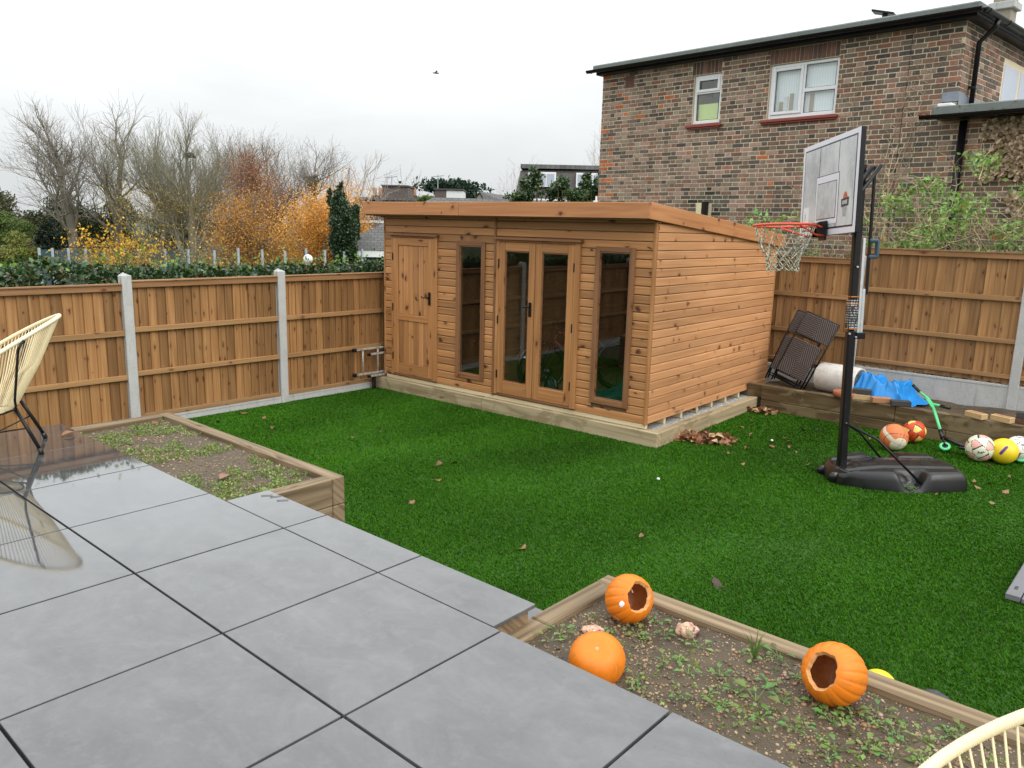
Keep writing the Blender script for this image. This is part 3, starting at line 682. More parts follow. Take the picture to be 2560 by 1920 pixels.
M['greentarp'] = plain('green_tarpaulin', (.006, .095, .08), .32, 0, .25, 6, bump=.3)
def crumple(name, nx, ny, sx, sy, h, seed, mat, par=None, loc=(0, 0, 0), rot=(0, 0, 0), edge=.25, fold=1.0):
    g = MB()
    def fn(a, b):
        x, y = (a-.5)*sx, (b-.5)*sy
        e = min(a, 1-a, b, 1-b); k = min(1, e/edge); k = k*k*(3-2*k)
        wv = abs(fbm(x, y, seed, 2, 2.4/max(sx, sy))); r2 = 1-abs(fbm(x+3, y*.6, seed+2, 3, 3.4/max(sx, sy)))*2
        z = h*k*(.45+.5*wv+.25*r2*fold)+.012*(1-k)*(1+fbm(x, y, seed, 2, 9))
        j = .06*sx*(fbm(a*3, b*3, seed+7, 3)); j2 = .08*sy*(fbm(a*3, b*3, seed+11, 3))
        return (x+j, y+j2, max(z, .002))
    g.grid(nx, ny, fn); return g.build(name, mat, par, True, loc, rot)
o = crumple('green_tarpaulin', 60, 50, 1.25, 1.0, .26, 3.3, M['greentarp'], None, inshed(-.62, 1.15, FZ), (0, 0, SR)); tag(o, 'crumpled dark green tarpaulin on the garden room floor', 'tarpaulin')
o = MB().lathe([(.001, -.033)]+[(.033*math.cos(a), .033*math.sin(a)) for a in [(-pi/2+pi*k/10) for k in range(1, 10)]]+[(.001, .033)], 16).build('tennis_ball', plain('tennis_ball_felt', (.50, .60, .06), .9), None, True, inshed(-.60, .92, FZ+.25)); tag(o, 'lime tennis ball resting on the green tarpaulin indoors', 'ball')
pl_ = thing('wooden_pole', 'wooden pole leaning inside behind the window next to the clad side wall', 'pole', inshed(-.62, 2.2, FZ))
MB().tube([(0, 0, 0), (-.14, .3, .55), (-.26, .6, 1.05)], .022, 8).build('shaft', M['floorb'], pl_, True)
sw = thing('toy_pram', 'black wheeled toy standing behind the window next to the clad side wall', 'toy', inshed(-.28, .35, FZ), (0, 0, .4))
for y in (-.1, .1):
    MB().tube([(.055*math.cos(a), y, .07+.055*math.sin(a)) for a in [2*pi*k/20 for k in range(20)]], .014, 6, closed=True).build('wheel', M['black'], sw, True)
MB().tube([(0, -.11, .07), (0, .11, .07)], .008, 6).tube([(0, 0, .07), (-.10, 0, .14), (.06, 0, .34), (.16, 0, .46)], .011, 6).build('frame', M['blackpaint'], sw, True)

# ------------------------------------------------------------------ ladder by the fence
la = thing('aluminium_ladder', 'weathered aluminium extension ladder lying on its side against the side fence', 'ladder', (-8.60, 6.58, 0), (0, 0, pi/2))
for zz in (.22, .565): MB().box(0, 2.3, -.032, .0, zz, zz+.026, .003).build('rail', M['alu'], la)
for zz in (.185, .490): MB().box(.235, 2.3, -.068, -.034, zz, zz+.026, .003).build('rail', M['alu'], la)
for x in (.14, .40, .66, .92, 1.18): MB().tube([(x, -.016, .24), (x, -.016, .575)], .0125, 10).build('rung', M['alu'], la, True)
for x in (.50, .76, 1.02, 1.28): MB().tube([(x, -.05, .205), (x, -.05, .50)], .0125, 10).build('rung', M['alu'], la, True)
for zz in (.215, .56): MB().box(-.03, .025, -.040, .008, zz-.008, zz+.042, .006).build('rubber_foot', M['black'], la)
for zz in (.180, .486): MB().box(.20, .24, -.074, -.028, zz-.004, zz+.034, .006).build('rubber_foot', M['black'], la)
MB().box(.3, .34, -.05, .0, 0, .184).build('prop', M['black'], la); MB().box(1.9, 1.94, -.05, .0, 0, .184).build('prop', M['black'], la)

# ------------------------------------------------------------------ cord chairs
def cord_chair(label, loc, rotz, ncord=108):
    c = thing('cord_chair', label, 'chair', loc, (0, 0, rotz), 'cream cord lounge chairs on the patio')
    def ring(t):          # egg shaped rim, t=0 is the top of the back (-x)
        ct, st2 = math.cos(t), math.sin(t)
        x = -.03-.44*ct; y = .375*st2*(1-.16*ct)
        z = .66+.285*ct+.05*(1-ct*ct)*.6
        return Vector((x, y, z))
    def bot(t): return Vector((.02-.17*math.cos(t), .15*math.sin(t), .275+.02*math.cos(t)))
    R_ = [ring(2*pi*k/64) for k in range(64)]
    MB().tube(R_, .0145, 10, closed=True).build('rim', M['cordwrap'], c, True)
    MB().tube([bot(2*pi*k/32) for k in range(32)], .008, 8, closed=True).build('bottom_ring', M['blackpaint'], c, True)
    g = MB()
    for k in range(ncord):
        t_ = 2*pi*(k+.5)/ncord; a, b = ring(t_), bot(t_)
        mid = (a+b)/2; out = Vector((mid.x-.02, mid.y, 0)); mid += out.normalized()*.012+Vector((0, 0, -.012))
        g.tube([a+Vector((0, 0, -.004)), mid, b], .0032, 5, cap=False)
    o = g.build('cords', M['cordcream'], c, True); o['kind'] = 'stuff'
    s = MB()
    # spiral cord floor of the basket
    pts = []
    for k in range(140):
        t_ = k*.52; q = 1-k/140; pts.append((.02-.17*q*math.cos(t_), .15*q*math.sin(t_), .272+.02*q*math.cos(t_)-.012*(1-q)))
    s.tube(pts, .0045, 5, cap=False); s.build('seat_spiral', M['cordcream'], c, True)
    for sy in (-1, 1):
        a = ring(1.02*sy); b = bot(.85*sy)
        g = MB(); g.tube([a+Vector((.0, sy*.012, -.01)), a+Vector((.035, sy*.03, -.07)), Vector((-.17, sy*.235, .40)), Vector((-.17, sy*.20, .33)), b], .0085, 8)
        g.build('side_support', M['blackpaint'], c, True)
        for fx_ in (-1, 1):
            top = Vector((-.16 if fx_ < 0 else .16, sy*.17, .335 if fx_ < 0 else .30)); ft = Vector((-.30 if fx_ < 0 else .32, sy*.235, .012))
            l = MB().tube([top, ft], .0125, 10).build('leg', M['blackpaint'], c, True)
            MB().tube([ft+Vector((0, 0, -.011)), ft+(top-ft)*.10], .0165, 10).build('rubber_foot', M['black'], l, True)
    g = MB(); g.tube([(-.225, -.205, .19), (0, 0, .12), (.25, .205, .15)], .0055, 6); g.tube([(-.225, .205, .19), (0, 0, .125), (.25, -.205, .15)], .0055, 6)
    g.tube([(-.16, -.17, .325), (-.16, .17, .325)], .008, 6); g.tube([(.16, -.17, .295), (.16, .17, .295)], .008, 6); g.build('brace', M['blackpaint'], c, True)
    return c
CH1 = cord_chair('cream cord lounge chair with black legs standing on the wet end of the patio', (-6.30, 1.66, ZP), math.atan2(-.93, -.36))
CH2 = cord_chair('cream cord lounge chair tucked against the pumpkin bed, only its rim in view', (.05, 1.65, ZP), 3.4907)

def lump(name, mat, sx, sy, sz, seed, par=None, loc=(0, 0, 0), rot=(0, 0, 0), amp=.22, n=28, flat=.3):
    g = MB()
    def fn(a, b):
        ph, th = 2*pi*a, pi*(.0005+.999*b); d = Vector((math.sin(th)*math.cos(ph), math.sin(th)*math.sin(ph), math.cos(th)))
        k = 1+amp*mnoise.fractal(d*1.6+Vector((seed, seed, 0)), 1, 2, 4); z = d.z*sz*k
        return (d.x*sx*k, d.y*sy*k, max(z, -sz*flat))
    g.grid(n, n//2, fn); return g.build(name, mat, par, True, loc, rot)
# ------------------------------------------------------------------ pumpkins
t = T('pumpkin_skin'); v = t.coord(); n1 = t.noise(v, 9, 5, .6); n2 = t.noise(v, 60, 3, .6)
c = t.mix(n1, (.66, .155, .006), (.78, .225, .010)); c = t.mix(t.mr(t.noise(v, 5, 4, .6), .58, .75, 0, .5), c, (.46, .115, .008)); c = t.mix(t.mr(n2, .64, .74, 0, .6), c, (.34, .13, .02)); c = t.mix(t.mr(t.noise(v, 14, 6, .7, .5), .56, .70, 0, .55), c, (.36, .13, .018))
t.p(col=c, rough=t.mr(n1, .3, .7, .36, .55), spec=.4, normal=t.bump(n1, .12, .006)); M['pumpkin'] = t.m
t = T('pumpkin_flesh'); v = t.coord(); n1 = t.noise(v, 25, 5, .65); t.p(col=t.mix(n1, (.33, .085, .02), (.60, .24, .07)), rough=.5, normal=t.bump(n1, .5, .01)); M['flesh'] = t.m
M['pulp'] = plain('pumpkin_rim', (.60, .30, .11), .6, 0, .45, 40)
def pumpkin(label, loc, R, H, axis, roll, hole, cuts=(), ribs=17, rib=.030):
    """R radius, H half height, axis: stem direction; hole: opening half-angle (0 none)"""
    p_ = thing('pumpkin', label, 'pumpkin', loc, (0, 0, 0), 'halloween pumpkins in the bed')
    nu, nv = 144, 92
    q = Vector(axis).normalized().to_track_quat('Z', 'Y').to_matrix().to_4x4()@RZ(roll)
    def hb(ph): return hole*(1+.13*math.sin(2*ph+.5)+.05*math.sin(5*ph+2)+.025*math.sin(11*ph)) if hole else 0.0
    def TH(i, j): ph = 2*pi*i/nu; h = hb(ph); return h+(pi-h)*j/nv
    def P(i, j, off):
        ph = 2*pi*i/nu; th = TH(i, j); s = abs(math.cos(ph*ribs/2+.5*math.sin(ph)+.3*math.sin(2*ph)))
        rr = 1-rib*(.75*s**22+.35*s**4)*math.sin(th)**.6+.015*math.sin(2*ph+1)+.010*math.sin(3*ph+th*2)
        k = math.sin(th)**.92 if th < pi-1e-6 else 0.0; zz = math.cos(th)*(1-.16*math.exp(-((th)/.45)**2)-.12*math.exp(-((pi-th)/.4)**2))
        return Vector(((R-off)*rr*k*math.cos(ph), (R-off)*rr*k*math.sin(ph), (H-off)*zz))
    def removed(i, j):
        ph = 2*pi*((i+.5) % nu)/nu; th = TH(i+.5, j+.5)
        return any(c_(ph, th) for c_ in cuts)
    rem = [[removed(i, j) for i in range(nu)] for j in range(nv)]
    outer, inner, rim = MB(), MB(), MB(); th_ = .018
    Vo = [P(i, j, 0) for j in range(nv+1) for i in range(nu)]; Vi = [P(i, j, th_) for j in range(nv+1) for i in range(nu)]
    I = lambda i, j: j*nu+i % nu
    fo = []; fr = []
    for j in range(nv):
        for i in range(nu):
            if not rem[j][i]: fo.append((I(i, j), I(i, j+1), I(i+1, j+1), I(i+1, j)))
            else:
                for (a, b), (ii, jj) in (((I(i, j), I(i+1, j)), (i, j-1)), ((I(i, j+1), I(i+1, j+1)), (i, j+1)), ((I(i, j), I(i, j+1)), (i-1, j)), ((I(i+1, j), I(i+1, j+1)), (i+1, j))):
                    if 0 <= jj < nv and not rem[jj][ii % nu]: fr.append((a, b, b+len(Vo), a+len(Vo)))
    if hole: fr += [(I(i, 0), I(i+1, 0), I(i+1, 0)+len(Vo), I(i, 0)+len(Vo)) for i in range(nu)]
    outer.add(Vo, fo, q); inner.add(Vi, [f[::-1] for f in fo], q); rim.add(Vo+Vi, fr, q)
    outer.build('skin', M['pumpkin'], p_, True); inner.build('flesh', M['flesh'], p_, True); rim.build('cut_edge', M['pulp'], p_)
    if not hole:
        MB().lathe([(0.0, .003), (.009, .002), (.011, -.002), (.012, -.01)], 10, M=q@TR(0, 0, H*.838)).build('scar', M['pulp'], p_, True)
    zs = [ (q@v).z for v in Vo ]; p_.location.z += -min(zs)
    return p_, q, P
def sector(p0, t0, dp, dt, f=None): return lambda ph, th: abs((ph-p0+pi) % (2*pi)-pi) < dp*(1 if f is None else f((th-t0)/dt)) and abs(th-t0) < dt
tocam = lambda x, y, z: (CAM-Vector((x, y, z))).normalized()
def dirpix(a, r, u_): return (a+_r*r+_u*u_).normalized()
p1l = Vector((-1.80, 2.93, soilf(.055, .8)[2]-.012))
a1 = dirpix(tocam(*p1l), .62, .10)
pumpkin('carved pumpkin on its side at the bed corner, small hole and white wax patch', p1l, .113, .106, a1, .3, math.radians(34),
        cuts=(sector(3.5, 1.55, .12, .09), sector(1.2, 1.5, .16, .10, lambda k: (1-k)/2), sector(.2, 2.3, .25, .05)))
wx_d = (tocam(*p1l)-_r*.30-_u*.28).normalized()
pump1 = [o_ for o_ in COL.objects if o_.name.startswith('pumpkin') and o_.type == 'EMPTY'][-1]
lump('wax_patch', M['upvc'], .013, .006, .017, 1.3, pump1, wx_d*.110+Vector((0, 0, 0)), (0, 0, YAW), .3, 16, 1.0)
p2l = Vector((-1.64, 2.45, .462))
pumpkin('uncarved looking pumpkin sitting low against the patio slabs', p2l, .116, .103, dirpix(tocam(*p2l), .0, .70), .8, 0, ribs=14, rib=.012)
p3l = Vector((-.865, 2.93, .500))
a3 = dirpix(tocam(*p3l), -.62, .12)
pumpkin('big carved pumpkin with a wide round opening, nearest the chair rim', p3l, .120, .122, a3, 1.1, math.radians(31),
        cuts=(sector(1.9, 1.25, .05, .38), sector(1.62, 1.35, .03, .2)))
# wax blob on the first pumpkin, mouldy lids
t = T('mouldy_lid'); v = t.coord(); n1 = t.noise(v, 28, 5, .7); c = t.mix(t.mr(n1, .42, .62), (.66, .42, .26), (.10, .03, .06)); c = t.mix(t.mr(t.noise(v, 45, 3, .6), .58, .66), c, (.75, .62, .52)); t.p(col=c, rough=.6, normal=t.bump(n1, .6, .01)); M['mould'] = t.m
for lab, q, s in (('small mouldy pumpkin top with purple blotches near the uncarved pumpkin', (1483, 1585), (.052, .035, .03)), ('rounder mouldy pumpkin top lying beside the long sleeper', (1717, 1585), (.048, .045, .042))):
    pz = on(*q, .515); o = lump('rotting_pumpkin_top', M['mould'], *s, 5.1+s[0]*40, None, (pz.x, pz.y, .526), (0, 0, .4), .25); tag(o, lab, 'pumpkin piece')

# ------------------------------------------------------------------ basketball hoop
hp = thing('basketball_hoop', 'portable black basketball hoop with grey backboard on the lawn', 'basketball hoop')
hy, tn, rho = .746, .016, .056
Nv = Vector((-math.cos(hy), -math.sin(hy), 0)); Lv = Vector((math.sin(hy), -math.cos(hy), 0)); Zv = Vector((0, 0, 1))
L2, Z2, N2 = Lv+rho*Zv, Zv-rho*Lv+tn*Nv, Nv-tn*Zv
HB = Vector((-2.365, 7.521, 0))
HM = Matrix(((L2.x, N2.x, Z2.x, HB.x), (L2.y, N2.y, Z2.y, HB.y), (L2.z, N2.z, Z2.z, HB.z), (0, 0, 0, 1)))
HF = Matrix(((Lv.x, Nv.x, 0, HB.x), (Lv.y, Nv.y, 0, HB.y), (0, 0, 1, HB.z), (0, 0, 0, 1)))   # level frame for the tank
# tank: heightfield with pockets, l across, n towards the rim (tank runs backwards, -n)
g = MB(); nx_, ny_ = 64, 84
def tank(a, b):
    # superellipse parametrisation
    X, Y = a*2-1, b*2-1
    # square -> rounded
    k = max(abs(X), abs(Y)); e = 1-k
    px, py = X*math.sqrt(1-.26*Y*Y), Y*math.sqrt(1-.20*X*X)
    wdt = .40*(1-.34*max(0, Y)**2); l = px*wdt; n_ = py*.62-.47
    h = .185*(1-max(0, 1-e/.20)**2.6)**.5 if e < .20 else .185
    h *= 1-.32*max(0, Y-.25)
    # channels and strut pockets
    h -= .018*math.exp(-((abs(l)-.17)/.03)**2)*(1 if e > .15 else 0)
    pk = math.exp(-((n_+.50)/.12)**4)*(1/(1+math.exp(-(abs(l)-.225)/.012)))
    h *= 1-.82*pk
    h -= .03*math.exp(-((n_+.02)/.07)**2-((l)/.09)**2)
    h += .012*math.exp(-((abs(l))/.07)**4)*(1 if e > .25 else e*4)*.6
    return (l, n_, max(0.004, h))
g.grid(nx_, ny_, tank); g.build('base_tank', M['black'], hp, True).matrix_basis = HF
# little plants growing in the pocket come later
g = MB(); PWc = .039
g.box(-PWc, PWc, -PWc, PWc, .02, 1.42, .014); o = g.build('pole', M['blackpaint'], hp); o.matrix_basis = HM
g = MB(); g.box(-PWc+.004, PWc-.004, -PWc+.004, PWc-.004, 1.421, 2.92, .012); o2 = g.build('pole', M['blackpaint'], hp); o2.matrix_basis = HM
t = T('warning_sticker'); v = t.coord(); wv = t.n('ShaderNodeTexWave', {'Vector': v, 'Scale': 14.0, 'Distortion': 0.0}, bands_direction='Z'); br = t.noise(t.map(v, (90, 90, 20)), 1, 2, .5)
t.p(col=t.mix(t.math('MULTIPLY', t.mr(wv.outputs[1], .55, .62), t.mr(br, .45, .5)), (.02, .02, .022), (.45, .45, .45)), rough=.4); M['sticker'] = t.m
M['stickerorange'] = plain('sticker_orange', (.62, .20, .03), .45, bump=0)
g = MB(); g.box(PWc+.0005, PWc+.0015, -.036, .036, 1.44, 1.70); s_ = g.build('warning_sticker', M['sticker'], hp); s_.matrix_basis = HM
g = MB(); g.box(-.036, .036, PWc+.0005, PWc+.0015, 1.44, 1.70); s_ = g.build('warning_sticker', M['sticker'], hp); s_.matrix_basis = HM
for z_ in (1.725, 1.66, 1.43):
    g = MB(); g.box(PWc+.0017, PWc+.0027, -.036, .036, z_, z_+.008); g.box(-.036, .036, PWc+.0017, PWc+.0027, z_, z_+.008); g.build('sticker_stripe', M['stickerorange'], hp).matrix_basis = HM
g = MB(); g.tube([(.055, 0, .55), (.19, -.24, .42), (.33, -.60, .04)], .0115, 8); g.build('strut', M['blackpaint'], hp, True).matrix_basis = HM
g = MB(); g.tube([(-.055, 0, .55), (-.19, -.24, .42), (-.33, -.60, .06)], .0115, 8); g.build('strut', M['blackpaint'], hp, True).matrix_basis = HM
g = MB(); g.tube([(-.10, 0, .035), (.10, 0, .035)], .035, 12); g.box(-.075, .075, -.075, .075, .0, .10, .012); g.build('socket', M['black'], hp).matrix_basis = HM
for s in (-1, 1):
    g = MB(); g.lathe([(0, -.02), (.05, -.02), (.055, -.01), (.055, .01), (.05, .02), (0, .02)], 20, M=TR(s*.13, .12, .052)@RY(pi/2)); g.build('wheel', M['black'], hp, True).matrix_basis = HM
# bolts
g = MB()
for q in ((.055, 0, .55), (.05, .03, 1.39), (.05, -.03, 1.36), (.05, .0, 2.0)): g.tube([(q[0]-.012, q[1], q[2]), (q[0]+.006, q[1], q[2])], .009, 8)
g.build('bolts', M['metal'], hp).matrix_basis = HM
# lift: bracket, telescopic bar, handle, arms
g = MB(); g.box(-.03, .03, -.13, -.044, 1.34, 1.40, .006); g.build('lift_bracket', M['blackpaint'], hp).matrix_basis = HM
g = MB(); g.box(-.014, .014, -.108, -.08, 1.37, 1.80, .003); g.box(-.018, .018, -.078, -.05, 1.37, 2.26, .003); g.build('lift_bar', M['metal'], hp).matrix_basis = HM
g = MB(); g.box(-.012, .012, -.135, -.109, 1.75, 2.90, .004); g.build('lift_rod', M['blackpaint'], hp).matrix_basis = HM
M['blueplastic'] = plain('blue_plastic', (.03, .075, .12), .4)
g = MB(); g.box(-.02, .02, -.20, -.11, 2.22, 2.255, .01); g.box(-.02, .02, -.21, -.175, 2.08, 2.245, .012); g.box(-.02, .02, -.20, -.11, 2.075, 2.11, .01); g.build('lift_handle', M['blueplastic'], hp).matrix_basis = HM
for l in (-.075, .075):
    for (n0, z0_), (n1, z1_) in (((-.14, 2.90), (.257, 2.34)), ((-.055, 2.88), (.257, 2.46))):
        g = MB(); g.tube([(l, n0, z0_), (l, n1, z1_)], .019, 8); g.build('arm', M['blackpaint'], hp, True).matrix_basis = HM
BA, HW_, BZ0, BZ1 = .30, .60, 2.28, 3.14
g = MB(); g.box(-HW_, HW_, BA-.045, BA-.002, BZ0, BZ1, .004); bd_ = g.build('backboard', M['blackpaint'], hp); bd_.matrix_basis = HM
t = T('backboard_white'); t.p(col=(.74, .73, .80), rough=.25); M['bbwhite'] = t.m
t = T('backboard_grey_print'); v = t.coord(); n1 = t.noise(t.map(v, (1, 1, .5)), 5, 6, .65); n2 = t.noise(v, 16, 5, .7)
c = t.mix(t.mr(n1, .35, .65), (.40, .41, .43), (.66, .67, .67)); c = t.mix(t.mr(n2, .5, .7, 0, .6), c, (.66, .66, .66)); t.p(col=c, rough=.22); M['bbgrey'] = t.m
t = T('backboard_line'); t.p(col=(.045, .045, .05), rough=.25); M['bbline'] = t.m
k_ = [0]
def sheet(name, l0, l1, z0, z1, lay, mat):
    g = MB(); y_ = BA-.001+.0012*lay; g.box(l0, l1, y_-.001, y_, z0, z1); o = g.build(name, M[mat], bd_); return o
sheet('border', -HW_+.003, HW_-.003, BZ0+.003, BZ1-.003, 1, 'bbwhite'); sheet('line', -.55, .55, BZ0+.055, BZ1-.045, 2, 'bbline')
for a, b in ((-.537, -.20), (-.187, .205), (.218, .537)): sheet('panel', a, b, BZ0+.07, BZ1-.06, 3, 'bbgrey')
sheet('line', -.245, .245, BZ0+.10, BZ0+.54, 4, 'bbline'); sheet('target_frame', -.238, .238, BZ0+.10, BZ0+.533, 5, 'bbwhite'); sheet('line', -.205, .205, BZ0+.145, BZ0+.475, 6, 'bbline'); sheet('panel', -.198, .198, BZ0+.153, BZ0+.468, 7, 'bbgrey')
sheet('paper_card', -.52, -.39, BZ0+.07, BZ0+.28, 4, 'upvc')
g = MB(); g.box(-.475, -.468, BA+.0045, BA+.0052, BZ0+.15, BZ0+.22, M=None); g.build('pen_stroke', M['bbline'], bd_)
# emblem: dome, banner and net strokes
M['emborange'] = plain('emblem_orange', (.55, .10, .04), .35, bump=0)
g = MB(); cl, cz, y_ = .385, BZ0+.285, BA+.0042
g.add([(cl+.045*math.cos(a), y_, cz+.07*math.sin(a)) for a in [pi*k/14 for k in range(15)]], [tuple(range(15))]); g.build('emblem', M['emborange'], bd_)
g = MB(); g.add([(cl-.075, y_+.0008, cz+.01), (cl+.075, y_+.0008, cz+.022), (cl+.068, y_+.0008, cz-.05), (cl-.068, y_+.0008, cz-.058)], [(0, 1, 2, 3)])
for k in range(5): g.add([(cl-.04+k*.02, y_+.0008, cz-.06), (cl-.036+k*.02, y_+.0008, cz-.06), (cl-.022+k*.012, y_+.0008, cz-.14), (cl-.025+k*.012, y_+.0008, cz-.14)], [(0, 1, 2, 3)])
g.build('emblem', M['bbline'], bd_)
g = MB()
for k in range(6): g.add([(cl-.05+k*.017, y_+.0016, cz-.005+k*.001), (cl-.039+k*.017, y_+.0016, cz-.005+k*.001), (cl-.039+k*.017, y_+.0016, cz-.035), (cl-.05+k*.017, y_+.0016, cz-.035)], [(0, 1, 2, 3)])
g.build('emblem', M['bbgrey'], bd_)
# rim and net
M['rimred'] = plain('rim_paint', (.72, .075, .035), .35)
RR = .272; rcN, rz_ = BA+.10+RR, 2.365
g = MB(); g.tube([(RR*math.cos(a), rcN+RR*math.sin(a), rz_) for a in [2*pi*k/48 for k in range(48)]], .0115, 8, closed=True)
for s in (-1, 1): g.tube([(s*.055, BA+.02, rz_-.09), (s*.12, BA+.13, rz_-.085), (s*.235, rcN-.05, rz_-.01)], .009, 8)
g.tube([(-.05, BA+.03, rz_-.02), (-.10, BA+.12, rz_)], .009, 8); g.tube([(.05, BA+.03, rz_-.02), (.10, BA+.12, rz_)], .009, 8)
rim = g.build('rim', M['rimred'], hp, True); rim.matrix_basis = HM
g = MB(); g.box(-.075, .075, BA+.0125, BA+.03, rz_-.13, rz_+.045, .004); g.box(-.07, -.06, BA+.03, BA+.10, rz_-.10, rz_+.03); g.box(.06, .07, BA+.03, BA+.10, rz_-.10, rz_+.03); g.build('rim_bracket', M['blackpaint'], hp).matrix_basis = HM
t = T('net_cord'); v = t.world(); n1 = t.noise(v, 60, 3, .6); t.p(col=t.mix(t.mr(n1, .45, .55), (.62, .60, .50), (.16, .18, .11)), rough=.8); M['net'] = t.m
g = MB(); K = 12; lev = [(0.0, RR), (-.17, .215), (-.235, .165), (-.285, .150), (-.33, .142), (-.375, .140), (-.41, .145)]
jt = [[(rnd.uniform(-.008, .008), rnd.uniform(-.012, .012)) for k in range(K)] for _ in lev]
def npt(i, k):
    z_, r_ = lev[i]; a = 2*pi*(k+.5*(i % 2))/K+(jt[i][k % K][0]*3 if i else 0); return (r_*math.cos(a), rcN+r_*math.sin(a), rz_+z_+(jt[i][k % K][1] if i else 0))
for i in range(len(lev)-1):
    for k in range(K):
        if i == 0:
            a = 2*pi*k/K
            g.tube([(RR*math.cos(a-.05), rcN+RR*math.sin(a-.05), rz_+.005), npt(1, k-1 if False else k)], .0042, 5, cap=False); g.tube([(RR*math.cos(a+.05), rcN+RR*math.sin(a+.05), rz_+.005), npt(1, (k-1) % K)], .0042, 5, cap=False)
        else:
            d = 0 if i % 2 == 0 else 1
            if i % 2: g.tube([npt(i, k), npt(i+1, k)], .0042, 5, cap=False); g.tube([npt(i, k), npt(i+1, (k+1) % K)], .0042, 5, cap=False)
            else: g.tube([npt(i, k), npt(i+1, k)], .0042, 5, cap=False); g.tube([npt(i, k), npt(i+1, (k-1) % K)], .0042, 5, cap=False)
g.build('net', M['net'], rim, True)

# ------------------------------------------------------------------ balls
def icoball(r, sub=4):
    bm = bmesh.new(); bmesh.ops.create_icosphere(bm, subdivisions=sub, radius=r); return bm
def bm_obj(name, bm, mats, par, loc=(0, 0, 0), rot=(0, 0, 0)):
    me = bpy.data.meshes.new(name); bm.to_mesh(me); bm.free()
    for m_ in mats: me.materials.append(m_)
    me.polygons.foreach_set('use_smooth', [True]*len(me.polygons)); return obj(name, me, par, loc, rot)
ico_v = []
gphi = (1+5**.5)/2
for a in (-1, 1):
    for b in (-1, 1): ico_v += [Vector((0, a, b*gphi)).normalized(), Vector((a, b*gphi, 0)).normalized(), Vector((b*gphi, 0, a)).normalized()]
dod = []
for a in (-1, 1):
    for b in (-1, 1):
        for c_ in (-1, 1): dod.append(Vector((a, b, c_)).normalized())
        dod += [Vector((0, a/gphi, b*gphi)).normalized(), Vector((a/gphi, b*gphi, 0)).normalized(), Vector((b*gphi, 0, a/gphi)).normalized()]
def football(label, loc, r, rot, pent, hexa, seam, logo=None, logocol=None, pk=.92):
    b = thing('football', label, 'ball', loc, rot, 'balls in front of the back bed')
    bm = icoball(r, 5)
    for f in bm.faces: f.smooth = True
    # panels of a truncated icosahedron: pentagons at 12 vertices, hexagons at 20 faces
    cp = math.cos(.36); faces = list(bm.faces)
    for v in bm.verts:
        d = v.co.normalized()
        e = sorted([(d.dot(p_)*1.0-(0), 0) for p_ in ico_v]+[(d.dot(p_)-.008, 1) for p_ in dod], reverse=True)
        gap = e[0][0]-e[1][0]; v.co *= 1-.022*max(0, 1-gap/.018)
    mats = [pent, hexa, seam]
    for f in faces:
        d = f.calc_center_median().normalized()
        e = sorted([(d.dot(p_), 0) for p_ in ico_v]+[(d.dot(p_)-.008, 1) for p_ in dod], reverse=True)
        f.material_index = 2 if e[0][0]-e[1][0] < .010 else e[0][1]
    bm_obj('shell', bm, mats, b)
    return b
M['ballred'] = plain('ball_red', (.62, .055, .015), .45, bump=.1); M['ballyel'] = plain('ball_pale_yellow', (.78, .58, .13), .45, bump=.1); M['balldark'] = plain('ball_seam', (.03, .025, .022), .6, bump=0)
M['ballpink'] = plain('ball_pink', (.78, .40, .33), .4, bump=.1); M['ballcream'] = plain('ball_cream', (.72, .73, .56), .4, bump=.1); M['ballwhite'] = plain('ball_white', (.78, .79, .76), .4, bump=.1); M['ballyellow'] = plain('ball_yellow', (.80, .58, .02), .38, bump=.1); M['purple'] = plain('ball_purple_print', (.10, .03, .22), .4, bump=0)
def ballpos(px, py, r):
    # contact on the lawn such that the centre projects to the pixel
    d = ray(px, py); k = (r+.018-CAMH)/d.z; return CAM+d*k
# basketball
rB = .143; pB = ballpos(2235, 1092.6, rB)
bk = thing('basketball', 'orange and white basketball on the grass in front of the back bed', 'ball', pB, (.5, .35, .9), 'balls in front of the back bed')
M['bborange'] = plain('basketball_orange', (.66, .18, .055), .6, 0, .1, 40, bump=.4); M['bbcream'] = plain('basketball_cream', (.74, .66, .50), .6, bump=.3)
bm = icoball(rB, 5)
for v in bm.verts:
    d = v.co.normalized(); g_ = min(abs(d.x), abs(d.z), abs(math.hypot(d.x, d.y*.0+d.z*0)-0) if False else 1, abs(abs(d.y)-.62+.30*d.x*d.x)); v.co *= 1-.02*max(0, 1-g_/.02)
for f in bm.faces:
    d = f.calc_center_median().normalized(); seam_ = min(abs(d.x), abs(d.z)) < .014 or abs(abs(d.y)-.62+.30*d.x*d.x) < .014
    f.material_index = 2 if seam_ else (1 if (.0 < d.z < .30 or d.y < -.80) else 0)
bm_obj('shell', bm, [M['bborange'], M['bbcream'], M['balldark']], bk)
football('red football with pale yellow panels next to the basketball', ballpos(2285.6, 1079, .125), .125, (.3, .5, .2), M['ballyel'], M['ballred'], M['balldark'])
